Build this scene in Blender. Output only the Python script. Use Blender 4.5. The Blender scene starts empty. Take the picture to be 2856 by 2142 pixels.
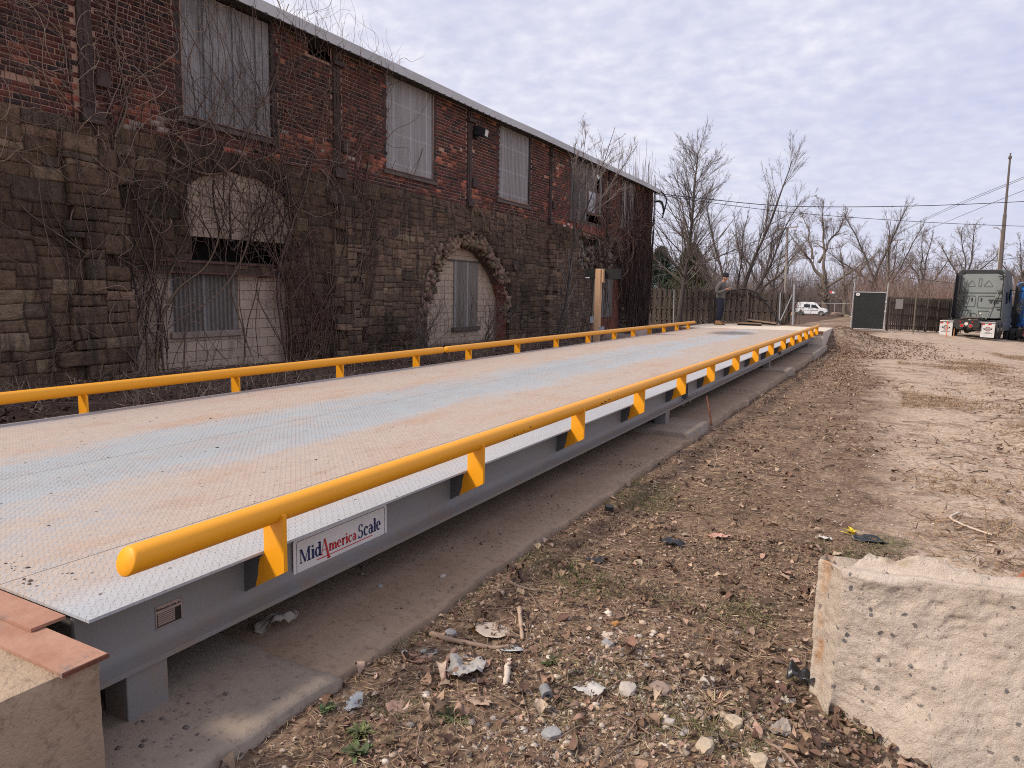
import bpy, math, random
import numpy as np
from mathutils import Vector, Matrix
rng = np.random.default_rng(7)
random.seed(7)
SC = bpy.context.scene
COL = SC.collection
PI = math.pi

# ------------------------------------------------------------------ helpers
def link(o, parent=None):
    COL.objects.link(o)
    if parent is not None:
        o.parent = parent
    return o

def tag(o, label=None, cat=None, group=None, kind=None):
    if label: o['label'] = label
    if cat: o['category'] = cat
    if group: o['group'] = group
    if kind: o['kind'] = kind
    return o

def thing(name, label, cat, loc=(0, 0, 0), rz=0.0, group=None):
    o = bpy.data.objects.new(name, None)
    o.empty_display_size = 0.2
    o.location = loc
    o.rotation_euler = (0, 0, rz)
    link(o)
    return tag(o, label, cat, group)

def root_of(o):
    while o.parent is not None:
        o = o.parent
    return o

def shift_for(parent):
    if parent is None:
        return np.zeros(3)
    return np.array(root_of(parent).location)

def mesh_np(name, V, Fs, mat, parent=None, col=None, smooth=False, world=True):
    """V Nx3, Fs list of index arrays (M x k).  world: V is in world space and is moved into the space of the thing it belongs to"""
    V = np.asarray(V, dtype=np.float64)
    if world and parent is not None:
        V = V - shift_for(parent)
    if not isinstance(Fs, list):
        Fs = [Fs]
    Fs = [np.asarray(f, dtype=np.int32) for f in Fs if len(f)]
    me = bpy.data.meshes.new(name)
    me.vertices.add(len(V))
    me.vertices.foreach_set('co', V.astype(np.float32).ravel())
    idx = np.concatenate([f.ravel() for f in Fs])
    tot = np.concatenate([np.full(len(f), f.shape[1], np.int32) for f in Fs])
    start = np.concatenate([[0], np.cumsum(tot)[:-1]]).astype(np.int32)
    me.loops.add(len(idx))
    me.loops.foreach_set('vertex_index', idx)
    me.polygons.add(len(tot))
    me.polygons.foreach_set('loop_start', start)
    try:
        me.polygons.foreach_set('loop_total', tot)
    except Exception:
        pass
    if smooth:
        me.polygons.foreach_set('use_smooth', np.ones(len(tot), dtype=bool))
    me.update(calc_edges=True)
    if col is not None:
        a = me.color_attributes.new('Col', 'FLOAT_COLOR', 'POINT')
        c = np.ones((len(V), 4), np.float32)
        c[:, :3] = col
        a.data.foreach_set('color', c.ravel())
    me.validate()
    me.materials.append(mat)
    o = bpy.data.objects.new(name, me)
    return link(o, parent)

class MB:
    """collects simple solids and links them as ONE mesh"""
    def __init__(s):
        s.v = []; s.f = []; s.c = []
    def add(s, vs, fs, col=None):
        b = len(s.v)
        s.v += [tuple(p) for p in vs]
        s.f += [tuple(i + b for i in f) for f in fs]
        s.c += [col or (1, 1, 1)] * len(vs)
        return s
    def box(s, x0, x1, y0, y1, z0, z1, col=None):
        vs = [(x0,y0,z0),(x1,y0,z0),(x1,y1,z0),(x0,y1,z0),(x0,y0,z1),(x1,y0,z1),(x1,y1,z1),(x0,y1,z1)]
        return s.add(vs, [(0,3,2,1),(4,5,6,7),(0,1,5,4),(1,2,6,5),(2,3,7,6),(3,0,4,7)], col)
    def bar(s, p0, p1, w, h, up=(0, 0, 1), col=None):
        p0 = Vector(p0); p1 = Vector(p1)
        t = (p1 - p0).normalized(); u = Vector(up)
        sd = t.cross(u)
        if sd.length < 1e-4: sd = t.cross(Vector((1, 0, 0)))
        sd.normalize(); u = sd.cross(t).normalized()
        vs = []
        for p in (p0, p1):
            for a, b in ((-1,-1),(1,-1),(1,1),(-1,1)):
                vs.append(p + sd * (a * w / 2) + u * (b * h / 2))
        return s.add(vs, [(3,2,1,0),(4,5,6,7),(0,1,5,4),(1,2,6,5),(2,3,7,6),(3,0,4,7)], col)
    def cyl(s, p0, p1, r0, r1=None, n=16, caps=True, col=None):
        if r1 is None: r1 = r0
        p0 = Vector(p0); p1 = Vector(p1); t = (p1 - p0).normalized()
        a = t.orthogonal().normalized(); b = t.cross(a)
        vs = []
        for p, r in ((p0, r0), (p1, r1)):
            for i in range(n):
                an = 2 * PI * i / n
                vs.append(p + a * (r * math.cos(an)) + b * (r * math.sin(an)))
        fs = [(i, (i+1) % n, n + (i+1) % n, n + i) for i in range(n)]
        if caps:
            fs.append(tuple(range(n-1, -1, -1))); fs.append(tuple(range(n, 2*n)))
        return s.add(vs, fs, col)
    def tube(s, pts, r, n=8, col=None, caps=True):
        pts = [Vector(p) for p in pts]
        rs = r if isinstance(r, (list, tuple)) else [r] * len(pts)
        vs = []; a = None
        for i, p in enumerate(pts):
            t = (pts[min(i+1, len(pts)-1)] - pts[max(i-1, 0)]).normalized()
            if a is None: a = t.orthogonal().normalized()
            a = (a - t * a.dot(t)).normalized(); b = t.cross(a)
            for k in range(n):
                an = 2 * PI * k / n
                vs.append(p + a * (rs[i] * math.cos(an)) + b * (rs[i] * math.sin(an)))
        fs = []
        for i in range(len(pts) - 1):
            for k in range(n):
                fs.append((i*n+k, i*n+(k+1) % n, (i+1)*n+(k+1) % n, (i+1)*n+k))
        if caps:
            fs.append(tuple(range(n-1, -1, -1))); fs.append(tuple(range((len(pts)-1)*n, len(pts)*n)))
        return s.add(vs, fs, col)
    def prism(s, poly, fn, col=None):
        """poly: 2-D outline; fn(u, v, side) -> 3-D point for side 0 and 1"""
        n = len(poly)
        vs = [fn(u, v, 0) for u, v in poly] + [fn(u, v, 1) for u, v in poly]
        fs = [tuple(range(n-1, -1, -1)), tuple(range(n, 2*n))]
        fs += [(i, (i+1) % n, n+(i+1) % n, n+i) for i in range(n)]
        return s.add(vs, fs, col)
    def sphere(s, c, r, nu=12, nv=8, col=None):
        r = r if isinstance(r, (tuple, list)) else (r, r, r)
        vs = [(c[0], c[1], c[2] + r[2])]
        for j in range(1, nv):
            th = PI * j / nv
            for i in range(nu):
                ph = 2 * PI * i / nu
                vs.append((c[0] + r[0]*math.sin(th)*math.cos(ph), c[1] + r[1]*math.sin(th)*math.sin(ph), c[2] + r[2]*math.cos(th)))
        vs.append((c[0], c[1], c[2] - r[2])); e = len(vs) - 1
        fs = [(0, 1+i, 1+(i+1) % nu) for i in range(nu)]
        for j in range(nv - 2):
            for i in range(nu):
                fs.append((1+j*nu+i, 1+(j+1)*nu+i, 1+(j+1)*nu+(i+1) % nu, 1+j*nu+(i+1) % nu))
        fs += [(e, 1+(nv-2)*nu+(i+1) % nu, 1+(nv-2)*nu+i) for i in range(nu)]
        return s.add(vs, fs, col)
    def build(s, name, mat, parent=None, smooth=False, world=True, bevel=0.0, col=False, autosmooth=None):
        sh = Vector(shift_for(parent)) if (world and parent is not None) else Vector((0, 0, 0))
        me = bpy.data.meshes.new(name)
        me.from_pydata([Vector(p) - sh for p in s.v], [], s.f)
        if smooth:
            me.polygons.foreach_set('use_smooth', [True] * len(me.polygons))
        if autosmooth is not None:
            me.polygons.foreach_set('use_smooth', [True] * len(me.polygons))
            me.set_sharp_from_angle(angle=math.radians(autosmooth))
        me.update()
        if col:
            a = me.color_attributes.new('Col', 'FLOAT_COLOR', 'POINT')
            c = np.ones((len(s.v), 4), np.float32); c[:, :3] = np.array(s.c)
            a.data.foreach_set('color', c.ravel())
        me.materials.append(mat)
        o = link(bpy.data.objects.new(name, me), parent)
        if bevel > 0:
            m = o.modifiers.new('edge', 'BEVEL'); m.width = bevel; m.segments = 2; m.limit_method = 'ANGLE'; m.angle_limit = 0.6
        return o

def smooth01(x, a, b):
    t = np.clip((np.asarray(x, dtype=float) - a) / (b - a), 0, 1)
    return t * t * (3 - 2 * t)

_tabs = {}
def vnoise(x, y, seed=0):
    """value noise 2-D, -1..1"""
    if seed not in _tabs:
        _tabs[seed] = np.random.default_rng(1000 + seed).uniform(-1, 1, (256, 256))
    T = _tabs[seed]
    x = np.asarray(x, float); y = np.asarray(y, float)
    xi = np.floor(x).astype(int); yi = np.floor(y).astype(int)
    fx = x - xi; fy = y - yi
    fx = fx*fx*(3-2*fx); fy = fy*fy*(3-2*fy)
    a = T[xi % 256, yi % 256]; b = T[(xi+1) % 256, yi % 256]; c = T[xi % 256, (yi+1) % 256]; d = T[(xi+1) % 256, (yi+1) % 256]
    return (a*(1-fx)+b*fx)*(1-fy) + (c*(1-fx)+d*fx)*fy

def fbm(x, y, oct=4, seed=0):
    s = 0; a = 1.0; t = 0
    for k in range(oct):
        s = s + a * vnoise(x * 2**k + 17.3*k, y * 2**k + 5.1*k, seed); t += a; a *= 0.5
    return s / t

def tube_batch(P, R, k):
    """P (B,N,3), R (B,N): one k-sided tube per polyline"""
    B, N, _ = P.shape
    T = np.gradient(P, axis=1)
    T /= np.linalg.norm(T, axis=2, keepdims=True) + 1e-9
    ref = np.zeros((B, 1, 3)); t0 = np.abs(T.mean(axis=1))
    ref[np.arange(B), 0, np.argmin(t0, axis=1)] = 1
    A = np.cross(T, np.broadcast_to(ref, T.shape)); A /= np.linalg.norm(A, axis=2, keepdims=True) + 1e-9
    Bn = np.cross(T, A)
    an = 2 * PI * np.arange(k) / k
    V = P[:, :, None, :] + R[:, :, None, None] * (A[:, :, None, :] * np.cos(an)[None, None, :, None] + Bn[:, :, None, :] * np.sin(an)[None, None, :, None])
    V = V.reshape(-1, 3)
    b = np.arange(B)[:, None, None] * (N*k); i = np.arange(N-1)[None, :, None] * k; j = np.arange(k)[None, None, :]; j2 = (j + 1) % k
    F = np.stack([b+i+j, b+i+j2, b+i+k+j2, b+i+k+j], axis=-1).reshape(-1, 4)
    return V, F

def join(parts):
    Vs = []; Fs = []; o = 0
    for V, F in parts:
        Vs.append(V); Fs.append(F + o); o += len(V)
    return np.concatenate(Vs), np.concatenate(Fs)

# ------------------------------------------------------------------ materials
class N:
    def __init__(s, name):
        s.m = bpy.data.materials.new(name); s.m.use_nodes = True
        s.t = s.m.node_tree; s.n = s.t.nodes; s.l = s.t.links
        s.b = s.n['Principled BSDF']; s.out = s.n['Material Output']
        s.geo = None
    def new(s, typ, **k):
        n = s.n.new(typ)
        for a, v in k.items(): setattr(n, a, v)
        return n
    def put(s, sock, v):
        if hasattr(v, 'node'): s.l.new(v, sock)
        elif isinstance(v, (tuple, list)) and len(v) == 3 and sock.type == 'RGBA': sock.default_value = (*v, 1)
        else: sock.default_value = v
    def pos(s, scale=(1, 1, 1), obj=True):
        if obj:
            c = s.new('ShaderNodeTexCoord').outputs['Object']
        else:
            c = s.new('ShaderNodeNewGeometry').outputs['Position']
        if scale == (1, 1, 1): return c
        m = s.new('ShaderNodeVectorMath', operation='MULTIPLY'); s.put(m.inputs[0], c); m.inputs[1].default_value = scale
        return m.outputs[0]
    def noise(s, scale=5, detail=4, rough=0.6, vec=None, dist=0.0, out='Fac'):
        n = s.new('ShaderNodeTexNoise'); n.inputs['Scale'].default_value = scale; n.inputs['Detail'].default_value = detail
        n.inputs['Roughness'].default_value = rough; n.inputs['Distortion'].default_value = dist
        s.put(n.inputs['Vector'], vec if vec is not None else s.pos())
        return n.outputs[out]
    def voro(s, scale=5, vec=None, feature='F1', out='Distance', rnd=1.0):
        n = s.new('ShaderNodeTexVoronoi', feature=feature); n.inputs['Scale'].default_value = scale; n.inputs['Randomness'].default_value = rnd
        s.put(n.inputs['Vector'], vec if vec is not None else s.pos())
        return n.outputs[out]
    def ramp(s, f, a, b, lo=0.0, hi=1.0):
        n = s.new('ShaderNodeMapRange'); n.clamp = True
        s.put(n.inputs[0], f); n.inputs[1].default_value = a; n.inputs[2].default_value = b; n.inputs[3].default_value = lo; n.inputs[4].default_value = hi
        return n.outputs[0]
    def mix(s, f, a, b, mode='MIX'):
        n = s.new('ShaderNodeMix', data_type='RGBA', blend_type=mode)
        s.put(n.inputs[0], f); s.put(n.inputs[6], a); s.put(n.inputs[7], b)
        return n.outputs[2]
    def math(s, op, a, b=0.0, c=0.0):
        n = s.new('ShaderNodeMath', operation=op)
        s.put(n.inputs[0], a); s.put(n.inputs[1], b); s.put(n.inputs[2], c)
        return n.outputs[0]
    def sep(s, v):
        n = s.new('ShaderNodeSeparateXYZ'); s.put(n.inputs[0], v); return n.outputs
    def attr(s, name='Col'):
        n = s.new('ShaderNodeAttribute'); n.attribute_name = name; return n.outputs['Color']
    def bump(s, h, strength=0.3, dist=0.02, prev=None):
        n = s.new('ShaderNodeBump'); n.inputs['Strength'].default_value = strength; n.inputs['Distance'].default_value = dist
        s.put(n.inputs['Height'], h)
        if prev is not None: s.l.new(prev, n.inputs['Normal'])
        s.l.new(n.outputs[0], s.b.inputs['Normal']); return n.outputs[0]
    def fin(s, col, rough=0.8, metal=0.0, spec=None):
        s.put(s.b.inputs['Base Color'], col); s.put(s.b.inputs['Roughness'], rough); s.put(s.b.inputs['Metallic'], metal)
        if spec is not None: s.b.inputs['Specular IOR Level'].default_value = spec
        return s.m

def mat(name, c1, c2=None, scale=6, rough=0.8, bump=0.0, bscale=60, metal=0.0, lo=0.35, hi=0.65, stretch=(1, 1, 1), spec=None, c3=None, c3scale=30, c3lo=.6, c3hi=.7):
    n = N(name)
    v = n.pos(stretch)
    c = c1
    if c2 is not None:
        c = n.mix(n.ramp(n.noise(scale, 5, .65, v), lo, hi), c1, c2)
    if c3 is not None:
        c = n.mix(n.ramp(n.noise(c3scale, 4, .7, v), c3lo, c3hi), c, c3)
    if bump: n.bump(n.noise(bscale, 4, .65, v), bump, 0.01)
    return n.fin(c, rough, metal, spec)

def mat_attr(name, rough=0.9, var=0.35, scale=25, bump=0.0, bscale=80, stretch=(1, 1, 1), spec=0.3, two_sided=False):
    n = N(name)
    v = n.pos(stretch)
    f = n.ramp(n.noise(scale, 5, .65, v), .25, .75, 1 - var, 1 + var)
    mul = n.new('ShaderNodeVectorMath', operation='SCALE'); n.put(mul.inputs[0], n.attr()); n.put(mul.inputs[3], f)
    if bump: n.bump(n.noise(bscale, 4, .65, v), bump, 0.01)
    return n.fin(mul.outputs[0], rough, 0.0, spec)

def jitcol(base, n, amt=0.25, hue=0.06, r=rng):
    b = np.array(base)[None, :] * (1 + r.uniform(-amt, amt, (n, 1))) * (1 + r.uniform(-hue, hue, (n, 3)))
    return np.clip(b, 0.005, 0.95)

# ------------------------------------------------------------------ terrain
SLAB = (-5.75, -1.70, 0.60, 23.35)
def G(x, y):
    x = np.asarray(x, float); y = np.asarray(y, float)
    z = -0.03 - 0.0066*np.maximum(y-3, 0) - 0.0050*np.maximum(y-48, 0) + 0.0112*np.maximum(y-125, 0)
    z = z - 0.085*np.clip(x, 0, 9)*smooth01(y, 6, 42)
    z = z - 0.16*smooth01(x, -0.25, 0.7)*(1-smooth01(y, 2.5, 3.1))
    # filled approach behind the far end of the weighbridge
    s1 = smooth01(x, 0.3, -1.75)*smooth01(x, -7.2, -5.8)
    s2 = smooth01(y, 22.9, 27.4)*(1-smooth01(y, 28.0, 35))
    z = z + (0.40 - z)*s1*s2
    # under the slab
    ins = smooth01(x, -1.66, -1.78)*smooth01(x, -5.9, -5.7)*smooth01(y, 0.4, 0.6)*(1-smooth01(y, 23.3, 23.5))
    z = z + (-0.22 - z)*ins
    # litter banked against the building
    z = z + 0.10*smooth01(x, -5.8, -9.6)*smooth01(y, 40, 30)
    return z
def Gn(x, y):
    """terrain with its small unevenness"""
    z = G(x, y)
    on = 1 - smooth01(x, -1.60, -1.75)*smooth01(x, -5.95, -5.75)*(y < 23.5)
    n = 0.035*fbm(x*0.9, y*0.6, 3, 1) + 0.018*fbm(x*5, y*5, 3, 2) + 0.007*fbm(x*22, y*22, 2, 3)
    rut = -0.03*np.exp(-((x-0.9-0.02*y)/0.25)**2) - 0.03*np.exp(-((x-2.7-0.03*y)/0.28)**2)
    return z + (n + rut*smooth01(y, 3, 6))*on
def gz(x, y): return float(Gn(np.array([x]), np.array([y]))[0])
# ------------------------------------------------------------------ camera, light, sky
CAMZ = 1.40
Rr = [[0.88096819, 0.47275975, 0.01983102], [0.07795837, -0.10367927, -0.99155086], [-0.46670927, 0.87507076, -0.12819372]]
cam = bpy.data.cameras.new('camera'); cam.sensor_fit = 'HORIZONTAL'; cam.sensor_width = 36.0
cam.lens = 1975.0/2856*36; cam.clip_start = 0.05; cam.clip_end = 2500
co = bpy.data.objects.new('camera', cam)
r0, r1, r2 = Rr
co.matrix_world = Matrix(((r0[0], -r1[0], -r2[0], 0), (r0[1], -r1[1], -r2[1], 0), (r0[2], -r1[2], -r2[2], CAMZ), (0, 0, 0, 1)))
link(co); SC.camera = co

Lv = Vector((0.72, 0.82, -1.0))
sun = bpy.data.lights.new('sun', 'SUN'); sun.energy = 3.4; sun.angle = math.radians(9.0); sun.color = (1.0, 0.90, 0.78)
so = bpy.data.objects.new('sun', sun); so.rotation_euler = Lv.to_track_quat('-Z', 'Y').to_euler(); so.location = (-20, -20, 40); link(so)
SUN_EL = math.atan2(1.0, math.hypot(Lv.x, Lv.y)); SUN_AZ = math.atan2(-Lv.x, -Lv.y)

W = bpy.data.worlds.new('World'); SC.world = W; W.use_nodes = True
wt = W.node_tree; wn = wt.nodes; wl = wt.links
bg = wn['Background']; bg.inputs['Strength'].default_value = 0.10
sky = wn.new('ShaderNodeTexSky'); sky.sky_type = 'NISHITA'; sky.sun_disc = False
sky.sun_elevation = SUN_EL; sky.sun_rotation = SUN_AZ; sky.air_density = 1.0; sky.dust_density = 2.0
tc = wn.new('ShaderNodeTexCoord')
sp = wn.new('ShaderNodeSeparateXYZ'); wl.new(tc.outputs['Generated'], sp.inputs[0])
def wm(op, a, b=0.0):
    n = wn.new('ShaderNodeMath'); n.operation = op
    for i, v in enumerate((a, b)):
        if hasattr(v, 'node'): wl.new(v, n.inputs[i])
        else: n.inputs[i].default_value = v
    return n.outputs[0]
def wr(f, a, b, lo=0.0, hi=1.0):
    n = wn.new('ShaderNodeMapRange'); wl.new(f, n.inputs[0])
    for i, v in enumerate((a, b, lo, hi)): n.inputs[i+1].default_value = v
    return n.outputs[0]
def wmix(f, a, b):
    n = wn.new('ShaderNodeMix'); n.data_type = 'RGBA'
    for s_, v in ((n.inputs[0], f), (n.inputs[6], a), (n.inputs[7], b)):
        if hasattr(v, 'node'): wl.new(v, s_)
        elif isinstance(v, tuple): s_.default_value = (*v, 1)
        else: s_.default_value = v
    return n.outputs[2]
def wnoise(vec, scale, detail, rough, dist=0.0):
    n = wn.new('ShaderNodeTexNoise'); wl.new(vec, n.inputs['Vector']); n.inputs['Scale'].default_value = scale
    n.inputs['Detail'].default_value = detail; n.inputs['Roughness'].default_value = rough; n.inputs['Distortion'].default_value = dist
    return n.outputs['Fac']
zc = wm('ADD', wm('MAXIMUM', sp.outputs[2], 0.0), 0.22)
cx_ = wn.new('ShaderNodeCombineXYZ'); wl.new(wm('DIVIDE', sp.outputs[0], zc), cx_.inputs[0]); wl.new(wm('DIVIDE', sp.outputs[1], zc), cx_.inputs[1])
pv = cx_.outputs[0]
st = wn.new('ShaderNodeVectorMath'); st.operation = 'MULTIPLY'; wl.new(pv, st.inputs[0]); st.inputs[1].default_value = (1.0, 0.8, 1.0)
small = wnoise(pv, 15.0, 3.0, 0.50, 0.10)
band = wnoise(st.outputs[0], 1.3, 4.0, 0.55, 0.3)
wisp = wnoise(st.outputs[0], 3.0, 6.0, 0.6, 0.6)
# more cloud to the left (over the building), veil to the right
side = wr(sp.outputs[0], -0.75, 0.35, 0.25, -0.12)
cov = wm('ADD', wm('ADD', wm('MULTIPLY', small, 0.55), wm('MULTIPLY', band, 0.85)), wm('ADD', side, wm('MULTIPLY', wisp, 0.25)))
f1 = wr(cov, 0.55, 1.15)
veil = (5.3, 5.5, 7.3)
veil2 = (7.3, 7.25, 8.3)
white = (8.9, 8.8, 9.2)
base = wmix(0.90, sky.outputs[0], wmix(f1, veil, veil2))
puff = wm('MULTIPLY', wm('MULTIPLY', wm('MULTIPLY', wr(cov, 0.66, 1.10), wr(band, 0.36, 0.60, 0.25, 1.0)), wr(small, 0.30, 0.68)), wm('MULTIPLY', wr(sp.outputs[2], 0.10, 0.34, 0.15, 1.0), wr(sp.outputs[0], -0.65, 0.25, 1.0, 0.30)))
c_ = wmix(puff, base, white)
hz = wr(sp.outputs[2], 0.0, 0.20, 0.35, 0.0)
c_ = wmix(hz, c_, (6.7, 6.85, 8.2))
wl.new(c_, bg.inputs['Color'])

SC.view_settings.view_transform = 'Standard'; SC.view_settings.look = 'None'
SC.view_settings.exposure = 0.22; SC.view_settings.gamma = 1.0
try: SC.view_settings.use_curve_mapping = False
except Exception: pass
SC.cycles.max_bounces = 6; SC.cycles.diffuse_bounces = 3; SC.cycles.glossy_bounces = 2; SC.cycles.transparent_max_bounces = 4
SC.cycles.use_denoising = False; SC.cycles.filter_width = 1.05

# ------------------------------------------------------------------ ground
def lines(*segs):
    out = []
    for a, b, d in segs:
        n = max(1, int(round((b-a)/d))); out += list(np.linspace(a, b, n, endpoint=False))
    return np.array(out + [segs[-1][1]])
gx = lines((-420, -60, 40), (-60, -14, 4), (-14, -5.9, .3), (-5.9, -1.85, .35), (-1.85, 2.2, .045), (2.2, 5, .12), (5, 14, .4), (14, 60, 4), (60, 420, 40))
gy = lines((-40, -2, 4), (-2, .6, .3), (.6, 7, .045), (7, 16, .11), (16, 50, .33), (50, 135, 2.5), (135, 300, 15), (300, 1200, 100))
X, Y = np.meshgrid(gx, gy, indexing='ij')
Z = Gn(X, Y)
nx, ny = X.shape
I = np.arange(nx*ny).reshape(nx, ny)
Fq = np.stack([I[:-1, :-1], I[1:, :-1], I[1:, 1:], I[:-1, 1:]], -1).reshape(-1, 4)
n = N('dirt_ground')
P0 = n.pos(obj=False); xs = n.sep(P0)
big = n.noise(0.55, 5, .6, n.pos((1, .35, 1), False)); med = n.noise(2.6, 6, .65, P0); fine = n.noise(26, 5, .7, P0); peb = n.voro(38, P0); pebc = n.voro(38, P0, out='Color')
straw = n.noise(60, 4, .6, n.pos((1, .25, 1), False))
dirt = n.mix(n.ramp(med, .35, .65), (.102, .063, .042), (.182, .120, .080))
dirt = n.mix(n.ramp(fine, .45, .7), dirt, (.33, .235, .16))
dirt = n.mix(n.ramp(straw, .60, .72), dirt, (.38, .28, .18))
grav = n.mix(n.ramp(fine, .3, .7), (.325, .236, .168), (.51, .39, .29))
gsep = n.sep(pebc)
grav = n.mix(n.ramp(gsep[0], .72, .9, 0, .7), grav, (.54, .455, .37))
grav = n.mix(n.ramp(gsep[1], .8, .95, 0, .6), grav, (.16, .115, .085))
# gravel shows where it is driven on and further out in the yard
yard = n.math('MULTIPLY', n.ramp(xs[1], 6.0, 26.0, 0, .46), n.ramp(xs[0], -1.0, .8, .45, 1))
track = n.ramp(n.math('ABSOLUTE', n.math('SUBTRACT', xs[0], n.math('MULTIPLY_ADD', xs[1], 0.012, 0.75))), 0.25, 1.05, .23, 0.0)
right = n.ramp(xs[0], -1.2, .8, -.16, .10)
gm = n.math('ADD', n.math('ADD', n.math('ADD', n.math('MULTIPLY', big, .75), n.math('MULTIPLY', med, .5)), yard), n.math('ADD', track, right))
dirt = n.mix(n.ramp(n.noise(4.5, 5, .7, n.pos((1, .6, 1), False)), .50, .64, 0, .6), dirt, (.075, .047, .033))
c = n.mix(n.ramp(gm, .62, .90), dirt, grav)
c = n.mix(n.ramp(n.noise(1.6, 5, .7, n.pos((.7, 1.6, 1), False)), .52, .64, 0, .65), c, (.150, .096, .064))
# green verge along the road far off
grassy = n.math('MULTIPLY', n.ramp(xs[1], 98, 103), n.ramp(n.noise(.5, 3, .6, P0), .30, .5))
c = n.mix(grassy, c, n.mix(fine, (.10, .10, .045), (.20, .17, .08)))
# building side: dark litter
c = n.mix(n.ramp(xs[0], -5.4, -5.9), c, n.mix(n.ramp(fine, .35, .7), (.055, .035, .025), (.16, .10, .07)))
h = n.math('ADD', n.math('MULTIPLY', fine, .6), n.math('MULTIPLY', peb, -.6))
n.bump(h, .55, .012)
GROUND_MAT = n.fin(c, .95, 0, .15)
g = mesh_np('ground', np.stack([X, Y, Z], -1).reshape(-1, 3), Fq, GROUND_MAT, smooth=True)
tag(g, kind='structure')
# ------------------------------------------------------------------ slab and pads
def concrete(name, a, b, dark, scale=3, bump=.35):
    n = N(name)
    v = n.pos(obj=False)
    c = n.mix(n.ramp(n.noise(scale, 6, .65, v), .3, .7), a, b)
    c = n.mix(n.ramp(n.noise(scale*9, 4, .7, v), .52, .72, 0, .75), c, dark)
    pc = n.voro(75, v); ps = n.sep(n.voro(75, v, out='Color'))
    c = n.mix(n.math('MULTIPLY', n.ramp(pc, .15, .3, .5, 0), n.ramp(ps[0], .9, .97)), c, (.14, .11, .09))
    n.bump(n.noise(70, 4, .7, v), bump, .01)
    return n.fin(c, .92, 0, .2)
slab_m = concrete('dusty_slab_concrete', (.285, .198, .132), (.375, .275, .195), (.17, .112, .074))
pad_m = concrete('pad_concrete', (.28, .222, .168), (.35, .285, .222), (.19, .145, .108))
# slab: finely divided so that its right edge can be ragged under the dirt
sx = lines((-5.75, -2.2, .5), (-2.2, -1.62, .04)); sy = lines((.6, 23.35, .06))
X, Y = np.meshgrid(sx, sy, indexing='ij')
edge = 0.035*fbm(Y*1.7, Y*0, 3, 11) + 0.02*vnoise(Y*9, Y*0, 12)
Xr = np.where(X > -2.2, -2.2 + (X + 2.2)*((-1.70 + edge + 2.2)/0.58), X)
Z = 0.004*fbm(Xr*3, Y*3, 3, 13) - 0.02*smooth01(Xr, -1.80, -1.68)
nx, ny = X.shape; I = np.arange(nx*ny).reshape(nx, ny)
Fq = np.stack([I[:-1, :-1], I[1:, :-1], I[1:, 1:], I[:-1, 1:]], -1).reshape(-1, 4)
V = np.stack([Xr, Y, Z], -1).reshape(-1, 3)
rim = I[-1, :]; lowV = V[rim] - np.array([0, 0, .14]); b = len(V); k = np.arange(ny-1)
F2 = np.stack([rim[:-1], b+k, b+k+1, rim[1:]], -1)
o = mesh_np('pavement_slab', np.concatenate([V, lowV]), [Fq, F2], slab_m); tag(o, kind='structure')

def pad(y0, y1, x0, x1, z1, label, seed):
    r = np.random.default_rng(seed)
    nx, ny = 30, 24
    us = np.linspace(0, 1, nx); vs = np.linspace(0, 1, ny)
    U, Vv = np.meshgrid(us, vs, indexing='ij')
    e = .012
    X = x0 + (x1-x0)*U + e*vnoise(Vv*9, U*0, seed)*(U > .9); Y = y0 + (y1-y0)*Vv + e*vnoise(U*12, Vv*0, seed+1)*((Vv < .1)*1.0 + (Vv > .9))
    Zt = z1 + .003*fbm(X*6, Y*6, 3, seed) - .008*((U == 1)*1.0 + (Vv == 0) + (Vv == 1))
    I = np.arange(nx*ny).reshape(nx, ny)
    F = np.stack([I[:-1, :-1], I[1:, :-1], I[1:, 1:], I[:-1, 1:]], -1).reshape(-1, 4)
    V = np.stack([X, Y, Zt], -1).reshape(-1, 3)
    per = np.concatenate([I[:, 0], I[-1, 1:], I[-2::-1, -1], I[0, -2:0:-1]])
    low = V[per].copy(); low[:, 2] = -.15; b = len(V); m = len(per); k = np.arange(m); k2 = (k+1) % m
    F2 = np.stack([per[k], b+k, b+k2, per[k2]], -1)
    o = mesh_np('concrete_pad', np.concatenate([V, low]), [F, F2], pad_m)
    return tag(o, label, 'concrete pad', 'footing pads under the weighbridge')
pad(.62, 1.84, -3.0, -1.665, .016, 'cracked concrete pad under the nearest grey leg beside the near abutment', 41)
pad(6.93, 7.82, -3.0, -1.70, .045, 'thick square concrete pad sticking out past a rusty steel rod', 42)
pad(14.15, 14.85, -3.0, -1.655, .045, 'low concrete pad under the second joint of the weighbridge, half way along', 43)
pad(19.3, 23.2, -3.0, -1.665, .03, 'long concrete pad at the foot of the far abutment', 44)

# ------------------------------------------------------------------ weighbridge
DZ = 0.43
wb = thing('weighbridge', 'long grey steel truck weighbridge with yellow guard rails and a dusty tread plate deck', 'weighbridge', (-3.65, 12.0, 0.0))
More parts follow.
